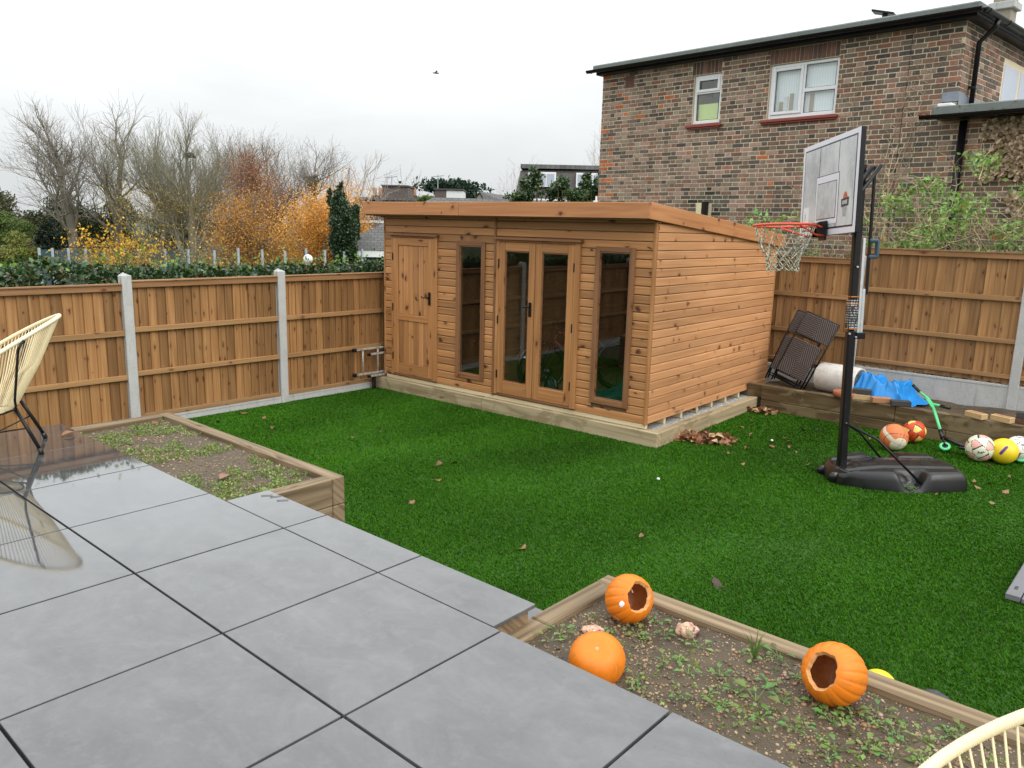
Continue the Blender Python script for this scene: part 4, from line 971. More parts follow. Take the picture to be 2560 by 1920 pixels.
def decal(b, r, dirw, name, mat, pts, size, ctr=None):
    """flat print on a ball, pts in a 2d frame facing the camera"""
    c0 = b.location.copy(); d = dirw.normalized(); a = _r-d*_r.dot(d); a.normalize(); u2 = d.cross(a)
    if u2.z < 0: u2 = -u2
    R3 = b.rotation_euler.to_matrix().inverted(); dn = []
    for k in range(len(pts)):
        (x0, y0), (x1, y1) = pts[k], pts[(k+1) % len(pts)]; dn += [(x0+(x1-x0)*s/5, y0+(y1-y0)*s/5) for s in range(5)]
    mx_, my_ = (sum(p_[0] for p_ in pts)/len(pts), sum(p_[1] for p_ in pts)/len(pts)) if ctr is None else ctr
    pr = lambda x, y: R3@((d*r+a*x*size+u2*y*size).normalized()*(r*1.006))
    n = len(dn); K_ = 7; vs = [pr(mx_+(x-mx_)*k/K_, my_+(y-my_)*k/K_) for k in range(1, K_+1) for x, y in dn]+[pr(mx_, my_)]
    fs = [(n*K_, i, (i+1) % n) for i in range(n)]+[(k*n+i, (k+1)*n+i, (k+1)*n+(i+1) % n, k*n+(i+1) % n) for k in range(K_-1) for i in range(n)]
    MB().add(vs, fs).build(name, mat, b, True)
pW = ballpos(2450, 1120, .138); fb = football('cream and pink football with a black tick mark', pW, .138, (.2, .9, .4), M['ballpink'], M['ballcream'], M['balldark'])
tick = [(-.5, .1), (-.3, -.12), (0, -.14), (.55, .22), (.05, -.02), (-.2, -.02), (-.35, .1)]
decal(fb, .138, (CAM-pW)+_r*1.2-_u*3.2, 'tick_print', M['balldark'], tick, .085, (-.22, -.07))
pY = ballpos(2509.6, 1127.6, .132); yb = thing('football', 'yellow football with a purple flash print', 'ball', pY, (0, 0, 0), 'balls in front of the back bed')
bm = icoball(.132, 5); bm_obj('shell', bm, [M['ballyellow']], yb)
decal(yb, .132, (CAM-pY)+_u*.5, 'flash_print', M['purple'], [(-.5, -.45), (-.28, -.5), (.5, .35), (.42, .5), (.2, .45), (-.42, -.22)], .095)
football('white football with black seams at the end of the row', ballpos(2546.5, 1122, .133), .133, (.6, .1, .7), M['ballwhite'], M['ballwhite'], M['balldark'])
for nm, lab, q, r, mt in (('ball', 'yellow ball mostly hidden behind the pumpkin bed sleeper', (2199, 1692), .088, 'ballyellow'),):
    p_ = on(q[0], q[1], .165); p_.z = r+.018
    o = bm_obj(nm, icoball(r, 4), [M[mt]], None, p_); tag(o, lab, 'ball')
M['greyrub'] = plain('dark_grey_rubber', (.05, .05, .055), .5)
p_ = on(2325, 1732, .16); o = lump('punctured_ball', M['greyrub'], .10, .085, .09, 2.2, None, (p_.x+.02, p_.y, .085), (0, 0, .3), .12, flat=.78); tag(o, 'dark grey punctured ball behind the long sleeper', 'ball')

# ------------------------------------------------------------------ stunt scooter leaning on the back bed
scg = plain('scooter_green', (.10, .62, .24), .35, bump=0); M['scg'] = scg
wp = on(2360, 1127, .03); ws = Vector((wp.x, wp.y, 0))
sct = thing('scooter', 'mint green stunt scooter leaning against the back bed', 'scooter')
fw = ws+Vector((0, .02, .075)); top = CAM+ray(2331, 1010)*((9.72-0)/ray(2331, 1010).y)
hb0 = top+(top-fw).normalized()*.06
def wheel2(c, ax, par):
    ax = ax.normalized(); q = ax.to_track_quat('Z', 'Y').to_matrix().to_4x4()
    MB().lathe([(.030, -.012), (.050, -.012), (.056, -.006), (.056, .006), (.050, .012), (.030, .012)], 24, M=TR(*c)@q).build('wheel', M['scg'], par, True)
    MB().lathe([(0, -.011), (.030, -.011), (.030, .011), (0, .011)], 16, M=TR(*c)@q).build('hub', M['blackpaint'], par, True)
colv = (top-fw).normalized(); deckd = Vector((.98, .14, 0)).normalized()
axl = deckd.cross(colv).normalized()
wheel2(fw, axl, sct)
h0 = fw+colv*.13
g = MB()
for s in (-1, 1): g.tube([fw+axl*.022*s, fw+axl*.022*s+colv*.09, h0], .009, 8)
g.build('fork', M['blackpaint'], sct, True)
MB().tube([h0-colv*.02, h0+colv*.10], .022, 12).build('head_clamp', M['black'], sct, True)
MB().tube([h0+colv*.08, top], .0165, 12).build('stem', M['scg'], sct, True)
bar_d = (axl*1.0+Vector((0, 0, .25))).normalized(); bl = -axl if (-axl).dot(_r) < 0 else axl
e1 = CAM+ray(2300, 980)*((9.80)/ray(2300, 980).y); e2 = top+(top-e1)*1.05+Vector((0, .06, -.02))
e2 = CAM+ray(2352, 1015)*((9.66)/ray(2352, 1015).y)
MB().tube([e1, top+colv*.03+(e1-top)*.4, top, e2], .0135, 8).tube([top-colv*.10, top+(e1-top)*.55], .009, 8).build('handlebar', M['scg'], sct, True)
MB().tube([e1+(e1-top)*.02, e1+(e1-top).normalized()*.12], .018, 10).build('grip', M['black'], sct, True)
MB().tube([e2, e2+(e2-top).normalized()*.12], .018, 10).build('grip', M['black'], sct, True)
d0 = h0+deckd*.10-colv*.06; d0 = Vector((fw.x, fw.y, .10))+deckd*.13
g = MB(); g.tube([h0, d0+Vector((0, 0, .02)), d0+deckd*.06], .022, 8); g.build('neck', M['black'], sct, True)
MB().box(0, .50, -.055, .055, -.012, .018, .006).build('deck', M['black'], sct, loc=d0+Vector((0, 0, -.01)), rot=(0, 0, math.atan2(deckd.y, deckd.x)))
rw = d0+deckd*.56+Vector((0, 0, -.03)); wheel2(Vector((rw.x, rw.y, .078)), axl, sct)

# ------------------------------------------------------------------ folded rattan chairs leaning in the bed
t = T('rattan_weave'); v = t.coord(); sp_ = t.n('ShaderNodeSeparateXYZ', {0: v})
dd = t.math('ADD', t.math('ABSOLUTE', sp_.outputs[0]), t.math('ABSOLUTE', t.math('SUBTRACT', sp_.outputs[2], .36)))
s1 = t.math('SINE', t.math('MULTIPLY', dd, 2*pi/.034)); s2 = t.math('SINE', t.math('MULTIPLY', sp_.outputs[0], 2*pi/.012))
k1 = t.mr(s1, -.3, .3); t.p(col=t.mix(k1, (.012, .010, .010), t.mix(t.mr(s2, -.5, .5), (.08, .062, .060), (.15, .12, .115))), rough=.45, normal=t.bump(t.math('ADD', k1, t.math('MULTIPLY', t.mr(s2, -1, 1), .3)), .6, .004)); M['rattan'] = t.m
def folding_chair(label, mat4):
    c = thing('folding_chair', label, 'chair', (0, 0, 0), (0, 0, 0), 'folded rattan chairs leaning in the back bed'); c.matrix_basis = mat4
    for s in (-1, 1):
        MB().tube([(s*.245, 0, 1.0), (s*.245, 0, .55), (s*.235, .02, .0)], .011, 8).build('leg', M['blackpaint'], c, True)
        MB().tube([(s*.215, -.035, .62), (s*.215, -.03, .3), (s*.20, .015, .02)], .010, 8).build('leg', M['blackpaint'], c, True)
    for p0, p1, r_ in (((-.245, 0, 1.0), (.245, 0, 1.0), .011), ((-.235, .02, .10), (.235, .02, .10), .008), ((-.20, .01, .07), (.20, .01, .07), .008)): MB().tube([p0, p1], r_, 8).build('crossbar', M['blackpaint'], c, True)
    MB().box(-.235, .235, -.016, -.002, .70, .995, .006).build('backrest', M['rattan'], c)
    g = MB(); g.box(-.205, .205, -.055, -.040, .16, .64, .006); g.build('seat', M['rattan'], c)
    return c
def lean(px, py, pz, roll, tilt, yaw): return TR(px, py, pz)@RZ(yaw)@RX(-tilt)@RY(roll)
folding_chair('brown woven folding chair leaning at the front of the stack', lean(-4.00, 10.08, .30, .29, .30, -.10))
folding_chair('brown woven folding chair leaning behind the other one', lean(-4.13, 10.20, .29, .27, .28, -.06))

# white drum, tarpaulin, saucer, bricks
t = T('dirty_white_drum'); v = t.coord(); n1 = t.noise(v, 7, 6, .7); n2 = t.noise(v, 25, 5, .7); c = t.mix(t.mr(n1, .5, .7, 0, .55), (.62, .60, .56), (.30, .26, .21)); c = t.mix(t.mr(n2, .6, .72, 0, .8), c, (.08, .07, .06)); t.p(col=c, rough=.55); M['drum'] = t.m
dm = thing('plastic_drum', 'dirty white plastic drum lying on its side by the blue tarpaulin', 'drum', (-3.36, 10.22, .475), (0, 0, -.15))
MB().lathe([(.0, -.27), (.155, -.27), (.176, -.262), (.185, -.24), (.188, 0), (.185, .24), (.18, .27), (.16, .27), (.158, -.20), (0, -.20)][2:], 40, M=RY(pi/2)).build('shell', M['drum'], dm, True)
M['bluetarp'] = plain('blue_tarpaulin', (.008, .215, .58), .34, 0, .22, 5, bump=.25)
tp = crumple('blue_tarpaulin', 90, 60, .92, .66, .30, 8.7, M['bluetarp'], None, (-2.83, 10.22, .30), (0, 0, -.12), .3, 1.4); tag(tp, 'crumpled bright blue tarpaulin heaped in the back bed', 'tarpaulin')
o = MB().lathe([(.0, .012), (.118, .012), (.128, .03), (.135, .07), (.145, .07), (.138, .018), (.125, .0), (0, 0)], 32).build('plant_saucer', plain('terracotta', (.34, .115, .055), .7), None, True, (-3.16, 9.87, .331)); tag(o, 'round terracotta plant saucer on the back sleeper', 'saucer')
M['brickbuff'] = plain('brick_buff', (.50, .34, .17), .85, 0, .2, 25, bump=.4); M['brickgrey'] = plain('brick_dark_grey', (.045, .044, .046), .7, 0, .2, 25, bump=.4); M['brickorange'] = plain('brick_orange', (.40, .19, .09), .85, 0, .25, 20, bump=.4); M['brickbrown'] = plain('brick_brown', (.10, .05, .03), .85, 0, .2, 25, bump=.4)
def lbrick(label, x, y, z, rz_, mat, frog=False):
    g = MB(); g.box(-.1075, .1075, -.05, .05, 0, .062, .004); o = g.build('loose_brick', M[mat], None, False, (x, y, z), (0, 0, rz_))
    if frog: MB().box(-.08, .08, -.03, .03, .0622, .0635).build('frog', M['brickorange'], o)
    tag(o, label, 'brick', 'loose bricks on the back sleeper')
lbrick('buff stone block under the dark brick by the tarpaulin', -2.975, 9.875, .3315, .3, 'brickbuff'); lbrick('dark grey brick on top of a buff block by the tarpaulin', -2.97, 9.885, .395, .25, 'brickgrey')
lbrick('orange brown brick lying between two dark bricks', -2.735, 9.86, .3315, .55, 'brickorange'); lbrick('dark grey brick on the sleeper below the blue tarpaulin', -2.515, 9.85, .3315, .45, 'brickgrey')
lbrick('buff brick on the sleeper near the scooter handlebar', -1.725, 9.83, .3315, -.5, 'brickbuff', True); lbrick('buff brick on the sleeper next to the concrete post', -1.475, 9.85, .3315, -.35, 'brickbuff', True)
lbrick('brown brick under a dark brick at the end of the back sleeper', -1.255, 9.92, .3315, .0, 'brickbrown'); lbrick('dark brick topping the pair at the end of the back sleeper', -1.25, 9.92, .395, .03, 'brickgrey')
# flat grey board at the lawn edge
gb = thing('plastic_board', 'flat grey plastic board with a raised lip lying on the lawn', 'board', (-.69, 5.675, 0), (0, 0, .0))
M['greybd'] = plain('grey_plastic', (.17, .17, .185), .4, 0, .12, 3)
MB().box(.09, 1.6, 0, 1.3, .012, .05, .006).build('sheet', M['greybd'], gb); MB().box(0, .085, 0, 1.3, .012, .058, .006).build('lip', M['greybd'], gb)
g = MB()
for k in range(3): g.box(.03, .05, .10+k*.022, .114+k*.022, .0582, .0592)
g.build('slots', M['balldark'], gb)
# nails on the step slab
M['steel'] = plain('rusty_steel', (.16, .14, .13), .5, .6)
for k, (px, py, a) in enumerate(((668, 1238.5, .25), (690, 1241, .55), (707, 1250.5, .25))):
    q = on(px, py, ZP+.002); nn = thing('nail', 'loose steel nail lying on the step slab by the seedling bed', 'nail', (q.x, q.y, ZP+.0035), (0, 0, a+.7), 'nails on the step slab')
    MB().tube([(-.032, 0, 0), (.03, 0, 0), (.034, 0, 0)], [.0022, .0022, .0008], 6).tube([(-.034, 0, .0005), (-.032, 0, .0005)], .0035, 8).build('shank', M['steel'], nn, True)

# ------------------------------------------------------------------ foliage tools
RG = np.random.default_rng(11)
def leafmesh(name, P, S, C, mat, parent=None, aspect=.62, up=0.0, fold=.25, kind=None):
    """one folded diamond leaf per point; P world/local points, S sizes, C colours"""
    P = np.asarray(P, float); n = len(P); S = np.asarray(S, float); C = np.asarray(C, float)
    d = RG.normal(size=(n, 3)); d[:, 2] = d[:, 2]*(1-abs(up))+up; d /= np.linalg.norm(d, axis=1)[:, None]
    e = RG.normal(size=(n, 3)); e -= d*np.sum(d*e, 1)[:, None]; e /= np.linalg.norm(e, axis=1)[:, None]
    nn = np.cross(d, e); s = S[:, None]
    v = np.empty((n, 4, 3)); v[:, 0] = P; v[:, 1] = P+d*s*.5+e*s*aspect*.5+nn*s*fold*.5; v[:, 2] = P+d*s; v[:, 3] = P+d*s*.5-e*s*aspect*.5+nn*s*fold*.5
    me = bpy.data.meshes.new(name); me.vertices.add(n*4); me.vertices.foreach_set('co', v.astype(np.float32).reshape(-1))
    b = np.arange(n)*4; lt = np.stack([b, b+1, b+2, b, b+2, b+3], 1).reshape(-1).astype(np.int32)
    me.loops.add(n*6); me.loops.foreach_set('vertex_index', lt); me.polygons.add(n*2); me.polygons.foreach_set('loop_start', (np.arange(n*2)*3).astype(np.int32)); me.update(); me.validate()
    a = me.color_attributes.new('col', 'FLOAT_COLOR', 'POINT'); cc = np.ones((n, 4, 4), np.float32); cc[:, :, :3] = C[:, None, :]; a.data.foreach_set('color', cc.reshape(-1))
    me.materials.append(mat); o = obj(name, me, parent)
    if kind: o['kind'] = kind
    return o
def palette(n, cols, wts=None, var=.25):
    cols = np.array(cols); i = RG.choice(len(cols), n, p=None if wts is None else np.array(wts)/sum(wts)); return np.clip(cols[i]*RG.uniform(1-var, 1+var, (n, 1)), 0, 1)
def segmesh(name, segs, col, mat, parent=None, n=4, var=.2):
    A = np.array([s[0] for s in segs], float); B = np.array([s[1] for s in segs], float); ra = np.array([s[2] for s in segs]); rb = np.array([s[3] for s in segs]); m = len(segs)
    t = B-A; t /= np.maximum(np.linalg.norm(t, axis=1), 1e-9)[:, None]
    h = np.where(np.abs(t[:, 2:3]) < .9, np.array([[0, 0, 1.]]), np.array([[1., 0, 0]])); a = np.cross(t, h); a /= np.linalg.norm(a, axis=1)[:, None]; b = np.cross(t, a)
    v = np.empty((m, 2*n, 3))
    for k in range(n):
        g = 2*pi*k/n; o_ = a*math.cos(g)+b*math.sin(g); v[:, k] = A+o_*ra[:, None]; v[:, n+k] = B+o_*rb[:, None]
    bs = (np.arange(m)*2*n)[:, None]
    q = np.concatenate([np.stack([bs[:, 0]+k, bs[:, 0]+(k+1) % n, bs[:, 0]+n+(k+1) % n, bs[:, 0]+n+k], 1) for k in range(n)], 1).reshape(-1).astype(np.int32)
    me = bpy.data.meshes.new(name); me.vertices.add(m*2*n); me.vertices.foreach_set('co', v.astype(np.float32).reshape(-1))
    me.loops.add(m*n*4); me.loops.foreach_set('vertex_index', q); me.polygons.add(m*n); me.polygons.foreach_set('loop_start', (np.arange(m*n)*4).astype(np.int32)); me.update(); me.validate()
    me.polygons.foreach_set('use_smooth', [True]*len(me.polygons))
    c = np.ones((m, 2*n, 4), np.float32); c[:, :, :3] = (np.array(col)*RG.uniform(1-var, 1+var, (m, 1)))[:, None, :]
    at_ = me.color_attributes.new('col', 'FLOAT_COLOR', 'POINT'); at_.data.foreach_set('color', c.reshape(-1)); me.materials.append(mat)
    return obj(name, me, parent)
def grow(rng, base, H, r0, lean=(0, 0), clear=.28, limbs=7, spread=.75, levels=4, upw=.35, kids=(7, 5, 4), ratio=.55, rmin=.011, wob=.16, stems=1):
    segs = []; ends = []
    def branch(p, d, L, r, lev):
        nseg = 5 if lev == 0 else 4 if lev < 3 else 3
        pts = [(p, r)]
        for i in range(nseg):
            w_ = Vector((rng.gauss(0, 1), rng.gauss(0, 1), rng.gauss(0, .6)))*wob
            d = (d+w_+Vector((0, 0, upw*(.5 if lev else .2)))*.35).normalized()
            p2 = p+d*(L/nseg); r2 = max(rmin*.7, r*(1-(.62 if lev else .5)*(i+1)/nseg)); segs.append((p, p2, pts[-1][1], r2)); p = p2; pts.append((p, r2))
        if lev+1 >= levels: ends.extend([q for q, _ in pts[1:]]); return
        nk = limbs if lev == 0 else kids[min(lev-1, len(kids)-1)]
        for k in range(nk):
            f = (clear+(1-clear)*(k+rng.random())/nk) if lev == 0 else (.25+.75*(k+rng.random())/nk)
            x = f*nseg; i = min(int(x), nseg-1); q = pts[i][0].lerp(pts[i+1][0], x-i); rr = pts[i][1]*.72
            a = rng.uniform(0, 2*pi); sd_ = d.orthogonal().normalized(); sd_.rotate(Matrix.Rotation(a, 3, d)) if False else None
            o_ = d.orthogonal().normalized(); o_ = (Matrix.Rotation(a, 3, d) @ o_)
            an = spread*rng.uniform(.6, 1.2); dd = (d*math.cos(an)+o_*math.sin(an)).normalized()
            branch(q, dd, L*ratio*rng.uniform(.7, 1.25)*(1.15-.45*f if lev == 0 else 1), max(rmin, rr*(.75 if lev else .6)), lev+1)
        branch(p, d, L*ratio*.8, max(rmin, pts[-1][1]), lev+1)
    for s in range(stems):
        d = Vector((lean[0]+(rng.gauss(0, .12) if stems > 1 else 0), lean[1], 1)).normalized()
        branch(Vector(base)+Vector((rng.gauss(0, .3*(stems > 1)), rng.gauss(0, .3*(stems > 1)), 0)), d, H*.62, r0*(1 if s == 0 else .75), 0)
    return segs, ends
def foot(px, d, z=-1.66):
    p_ = at(px, 700, d); return Vector((p_.x, p_.y, z))
def zat(px, py, d): return at(px, py, d).z
def tree(name, label, px, d, toppy, seed, col=(.10, .085, .06), leaves=None, group='trees beyond the side fence', r0=.28, **k):
    rng = random.Random(seed); b = foot(px, d); H = zat(px, toppy, d)-b.z
    th = thing(name, label, 'tree', b, (0, 0, 0), group)
    segs, ends = grow(rng, (0, 0, 0), 1.0*H, r0, **k)
    mz = max(s[1].z for s in segs); f = H/mz
    segs = [(s[0]*f, s[1]*f, s[2], s[3]) for s in segs]; ends = [e*f for e in ends]
    tr_ = [s for s in segs if max(s[2], s[3]) > r0*.33]; cr = [s for s in segs if max(s[2], s[3]) <= r0*.33]
    segmesh('trunk', tr_ or segs[:1], col, M['bark'], th, 8); o = segmesh('crown', cr, tuple(x*1.15 for x in col), M['bark'], th, 3); 
    if leaves:
        n, size, cols, wts, sc_, zr = leaves
        E = np.array([tuple(e) for e in ends]); zmin, zmax = zr
        E = E[(E[:, 2] > zmin*H) & (E[:, 2] < zmax*H)]
        if len(E):
            i = RG.integers(0, len(E), n); P = E[i]+RG.normal(0, sc_, (n, 3)); leafmesh('foliage', P, RG.uniform(size*.6, size*1.3, n), palette(n, cols, wts), M['leafcol'], th, kind='stuff')
    return th
BARE = (.20, .18, .145)
BT = dict(levels=5, rmin=.007, upw=.32, ratio=.62, kids=(6, 5, 4), wob=.15)
tree('bare_tree', 'widest bare tree, its trunk forked above the dark bushes', 200, 46, 250, 21, BARE, r0=.36, limbs=8, clear=.42, spread=.80, **BT)
tree('bare_tree', 'bare tree with a crooked side limb next to the wide forked tree', 292, 48, 252, 66, BARE, r0=.34, limbs=7, clear=.45, spread=.72, **BT)
tree('bare_tree', 'tall upright bare tree with a dark nest in it', 492, 44, 245, 13, (.20, .19, .135), r0=.26, limbs=10, clear=.2, spread=.55, stems=2, leaves=(2600, .09, [(.48, .33, .03), (.40, .25, .03)], None, .5, (.12, .5)), **{**BT, 'upw': .5})
tree('bare_tree', 'slim bare tree between the nest tree and the orange birches', 570, 55, 300, 31, BARE, r0=.24, limbs=9, clear=.25, spread=.6, **{**BT, 'upw': .45})
tree('bare_tree', 'dense twiggy bare tree between the crooked tree and the nest tree', 395, 54, 330, 77, (.18, .16, .12), r0=.24, limbs=10, clear=.2, spread=.8, **BT)
tree('bare_tree', 'round headed bare tree rising behind the orange birches', 672, 60, 318, 42, BARE, r0=.3, limbs=9, clear=.25, spread=.75, stems=2, **BT)
tree('bare_tree', 'bare tree leaning out at the edge of the orange birches', 745, 58, 345, 47, BARE, r0=.26, limbs=9, clear=.3, spread=.8, lean=(.1, .08), **BT)
tree('bare_tree', 'thin bare sapling rising from the ivy clad trunk', 832, 40, 372, 8, (.30, .27, .24), r0=.09, limbs=6, clear=.55, spread=.6, kids=(4, 3), upw=.5, levels=4, rmin=.008)
tree('bare_tree', 'thin bare sapling above the narrow ivy spire', 884, 38, 372, 9, (.30, .27, .24), r0=.08, limbs=6, clear=.5, spread=.6, kids=(4, 3), upw=.5, levels=4, rmin=.008)
tree('bare_tree', 'small bare tree behind the flat roofed blocks', 1046, 62, 412, 14, (.36, .34, .32), r0=.09, limbs=7, clear=.4, spread=.6, kids=(4, 3), upw=.5, levels=4, rmin=.012)
tree('bare_tree', 'pale bare tree beside the mansard building gable', 1272, 72, 395, 15, (.5, .47, .45), r0=.12, limbs=10, clear=.3, spread=.6, kids=(6, 5), upw=.5, levels=4, rmin=.010)
tree('bare_tree', 'pale bare tree beside the brick house wall', 1492, 60, 285, 16, (.5, .47, .45), r0=.12, limbs=11, clear=.35, spread=.55, kids=(7, 5), upw=.6, levels=4, rmin=.009)
OR = [(.66, .33, .055), (.58, .27, .045), (.72, .40, .075), (.46, .22, .055)]
tree('birch_tree', 'bright orange birch in full autumn leaf beside the ivy trunk', 728, 36, 468, 51, (.30, .27, .23), leaves=(30000, .085, OR, [4, 3, 3, 1], .42, (.12, 1.0)), r0=.12, limbs=12, clear=.18, spread=.85, kids=(6, 5, 4), upw=.12, levels=4, ratio=.52, rmin=.01)
tree('birch_tree', 'ochre birch with thinning leaves next to the bright orange one', 640, 38, 470, 52, (.22, .19, .15), leaves=(15000, .085, [(.50, .24, .04), (.42, .20, .045), (.58, .32, .05), (.25, .13, .06)], [3, 3, 2, 2], .5, (.1, .95)), r0=.12, limbs=13, clear=.15, spread=.85, kids=(6, 6, 4), upw=.15, levels=5, ratio=.5, rmin=.010)
tree('birch_tree', 'rusty brown birch top rising above the orange birches', 665, 44, 372, 53, (.17, .11, .09), leaves=(6000, .085, [(.36, .17, .09), (.30, .13, .09), (.50, .22, .06)], [3, 3, 2], .5, (.5, .95)), r0=.15, limbs=12, clear=.3, spread=.7, kids=(6, 5, 4), upw=.35, levels=5, ratio=.5)
YL = [(.64, .39, .022), (.56, .32, .022), (.48, .29, .03)]
def mass(name, label, px, py, d, rx_, rz_, n, size, cols, wts=None, seed=1, group='trees beyond the side fence', cat='tree', droop=False, zb=None, stems=5, mat='leafcol', lob=.35):
    """foliage mass: trunk and stems with leaves in uneven clumps"""
    c = at(px, py, d); zb = -1.66 if zb is None else zb; b = Vector((c.x, c.y, zb)); th = thing(name, label, cat, b, (0, 0, 0), group)
    rx, rz = rx_*d/FPX, rz_*d/FPX; cz = c.z-zb; rng = np.random.default_rng(seed); segs = []; r_ = random.Random(seed)
    for k in range(stems):
        e = Vector((r_.uniform(-.6, .6)*rx, r_.uniform(-.6, .6)*rx, cz+r_.uniform(-.2, .7)*rz)); m_ = e*.5+Vector((r_.uniform(-.2, .2)*rx, r_.uniform(-.2, .2)*rx, 0)); segs += [(Vector((0, 0, 0)), m_, .10, .06), (m_, e, .06, .015)]
    segmesh('trunk', segs, (.09, .075, .055), M['bark'], th, 6)
    nc = 26; cc = rng.normal(size=(nc, 3)); cc /= np.linalg.norm(cc, axis=1)[:, None]; cc *= rng.uniform(.3, 1-lob*.5, (nc, 1)); cr = rng.uniform(lob*.6, lob*1.25, nc)
    i = rng.integers(0, nc, n); q = rng.normal(size=(n, 3)); q /= np.linalg.norm(q, axis=1)[:, None]; q *= (rng.random((n, 1))**.5)*cr[i][:, None]; P = (cc[i]+q)*np.array([rx, rx, rz])
    if droop: P[:, 2] -= .35*rz*rng.random(n)*(np.hypot(P[:, 0], P[:, 1])/rx)
    P[:, 2] += cz; P[:, 2] = np.maximum(P[:, 2], .2)
    leafmesh('crown', P, RG.uniform(size*.6, size*1.35, n), palette(n, cols, wts)*(.75+.5*rng.random(nc)[i])[:, None], M[mat], th, up=(-.6 if droop else 0), aspect=(.3 if droop else .65), kind='stuff'); return th
MK = dict(levels=4, kids=(5, 4), upw=.1, ratio=.6, rmin=.006, wob=.2, stems=2)
tree('maple_tree', 'low tree with bright yellow leaves above the hedge', 258, 24, 552, 91, (.10, .08, .06), leaves=(1700, .10, YL, None, .16, (.55, 1.0)), r0=.07, limbs=9, clear=.5, spread=.85, **MK)
tree('maple_tree', 'yellow leaved sapling in front of the see-through screen', 300, 22, 628, 92, (.10, .08, .06), leaves=(520, .085, YL+[(.36, .27, .04)], None, .2, (.5, 1.0)), r0=.05, limbs=8, clear=.4, spread=1.0, **MK)
tree('maple_tree', 'loose yellow leaved shrub below the nest tree', 420, 24, 580, 93, (.11, .09, .06), leaves=(1100, .085, YL+[(.34, .26, .05), (.20, .20, .05)], None, .3, (.4, 1.0)), r0=.06, limbs=9, clear=.35, spread=.95, **MK)
tree('maple_tree', 'sparse golden shrub below the ochre birch', 560, 24, 610, 94, (.11, .09, .06), leaves=(1000, .085, [(.50, .31, .03), (.42, .26, .04), (.28, .20, .05)], None, .3, (.4, 1.0)), r0=.05, limbs=9, clear=.35, spread=1.0, **MK)
tree('maple_tree', 'thin golden sapling between the yellow shrub and golden shrub', 500, 25, 640, 95, (.11, .09, .06), leaves=(500, .08, [(.48, .32, .04), (.30, .26, .06)], None, .3, (.4, 1.0)), r0=.04, limbs=8, clear=.35, spread=1.0, **MK)
GR = [(.032, .050, .016), (.024, .038, .012), (.052, .066, .022)]
mass('evergreen_tree', 'dark green bushy tree below the wide forked bare tree', 165, 560, 50, 115, 90, 16900, 0.149, GR+[(.095, .085, .035)], seed=7)
mass('evergreen_tree', 'olive bushy tree behind the pale green tree', -10, 545, 52, 75, 90, 9100, 0.161, [(.075, .085, .028), (.10, .095, .04), (.05, .06, .025)], seed=8)
mass('willow_tree', 'pale green tree above the drooping willow', 20, 575, 44, 60, 50, 6500, 0.124, [(.13, .20, .05), (.10, .15, .04)], seed=9)
mass('willow_tree', 'drooping yellow green willow just above the hedge', 45, 640, 40, 70, 60, 9100, 0.211, [(.17, .19, .035), (.14, .155, .03), (.20, .21, .05)], seed=10, droop=True)
mass('conifer_tree', 'narrow dark conifer standing before the dark bushy tree', 122, 605, 40, 36, 62, 6760, 0.112, [(.014, .03, .016), (.02, .036, .02)], seed=11, lob=.22)
mass('evergreen_tree', 'dark thicket of evergreen under the crooked limb tree', 275, 560, 52, 85, 75, 9880, 0.136, GR+[(.08, .07, .035)], seed=12)
mass('evergreen_tree', 'brown green thicket behind the yellow shrubs', 440, 575, 56, 110, 90, 8320, 0.136, [(.09, .075, .035), (.06, .065, .028), (.12, .09, .04)], seed=16, lob=.3)
mass('evergreen_tree', 'brown thicket filling the space behind the orange birches', 680, 600, 50, 130, 80, 8320, 0.124, [(.14, .09, .035), (.10, .075, .03), (.20, .11, .03)], seed=17, lob=.3)
mass('ivy_clad_tree', 'broad dark ivy clad trunk beside the orange birch', 853, 590, 31, 48, 108, 13000, .095, [(.018, .045, .016), (.028, .06, .022), (.04, .075, .028)], seed=13, mat='leafglossy', lob=.30)
mass('ivy_clad_tree', 'ivy clad top rising out of the broad ivy trunk', 846, 500, 31.2, 30, 46, 3600, .09, [(.018, .045, .016), (.028, .06, .022)], seed=18, mat='leafglossy', lob=.3)
mass('ivy_clad_tree', 'narrow dark ivy spire next to the flat roofed building', 889, 560, 31.5, 15, 58, 4680, 0.099, [(.018, .045, .016), (.028, .06, .022)], seed=14, mat='leafglossy')
mass('evergreen_tree', 'broad grey brown thicket along the foot of the tall bare trees', 120, 620, 58, 200, 60, 9000, .14, [(.10, .09, .045), (.07, .075, .035), (.13, .11, .06)], seed=61, lob=.3)
mass('evergreen_tree', 'olive thicket filling the gap under the nest tree', 400, 600, 60, 190, 95, 9000, .13, [(.13, .105, .05), (.09, .085, .04), (.16, .13, .06)], seed=62, lob=.3)
mass('evergreen_tree', 'russet thicket at the foot of the orange birches', 640, 635, 46, 170, 55, 8000, .10, [(.22, .13, .045), (.15, .10, .04), (.30, .18, .05)], seed=63, lob=.28)
mass('pine_tree', 'small dark pine top above the orange birch', 780, 457, 66, 22, 22, 1300, 0.186, [(.012, .025, .016)], seed=15, stems=3)
nb_ = at(473, 391, 44); o = lump('bird_nest', plain('nest_twigs', (.035, .026, .018), .95), .30, .30, .22, 3, None, nb_, (0, 0, 0), .4); tag(o, 'dark twig nest high in the upright bare tree', 'nest')

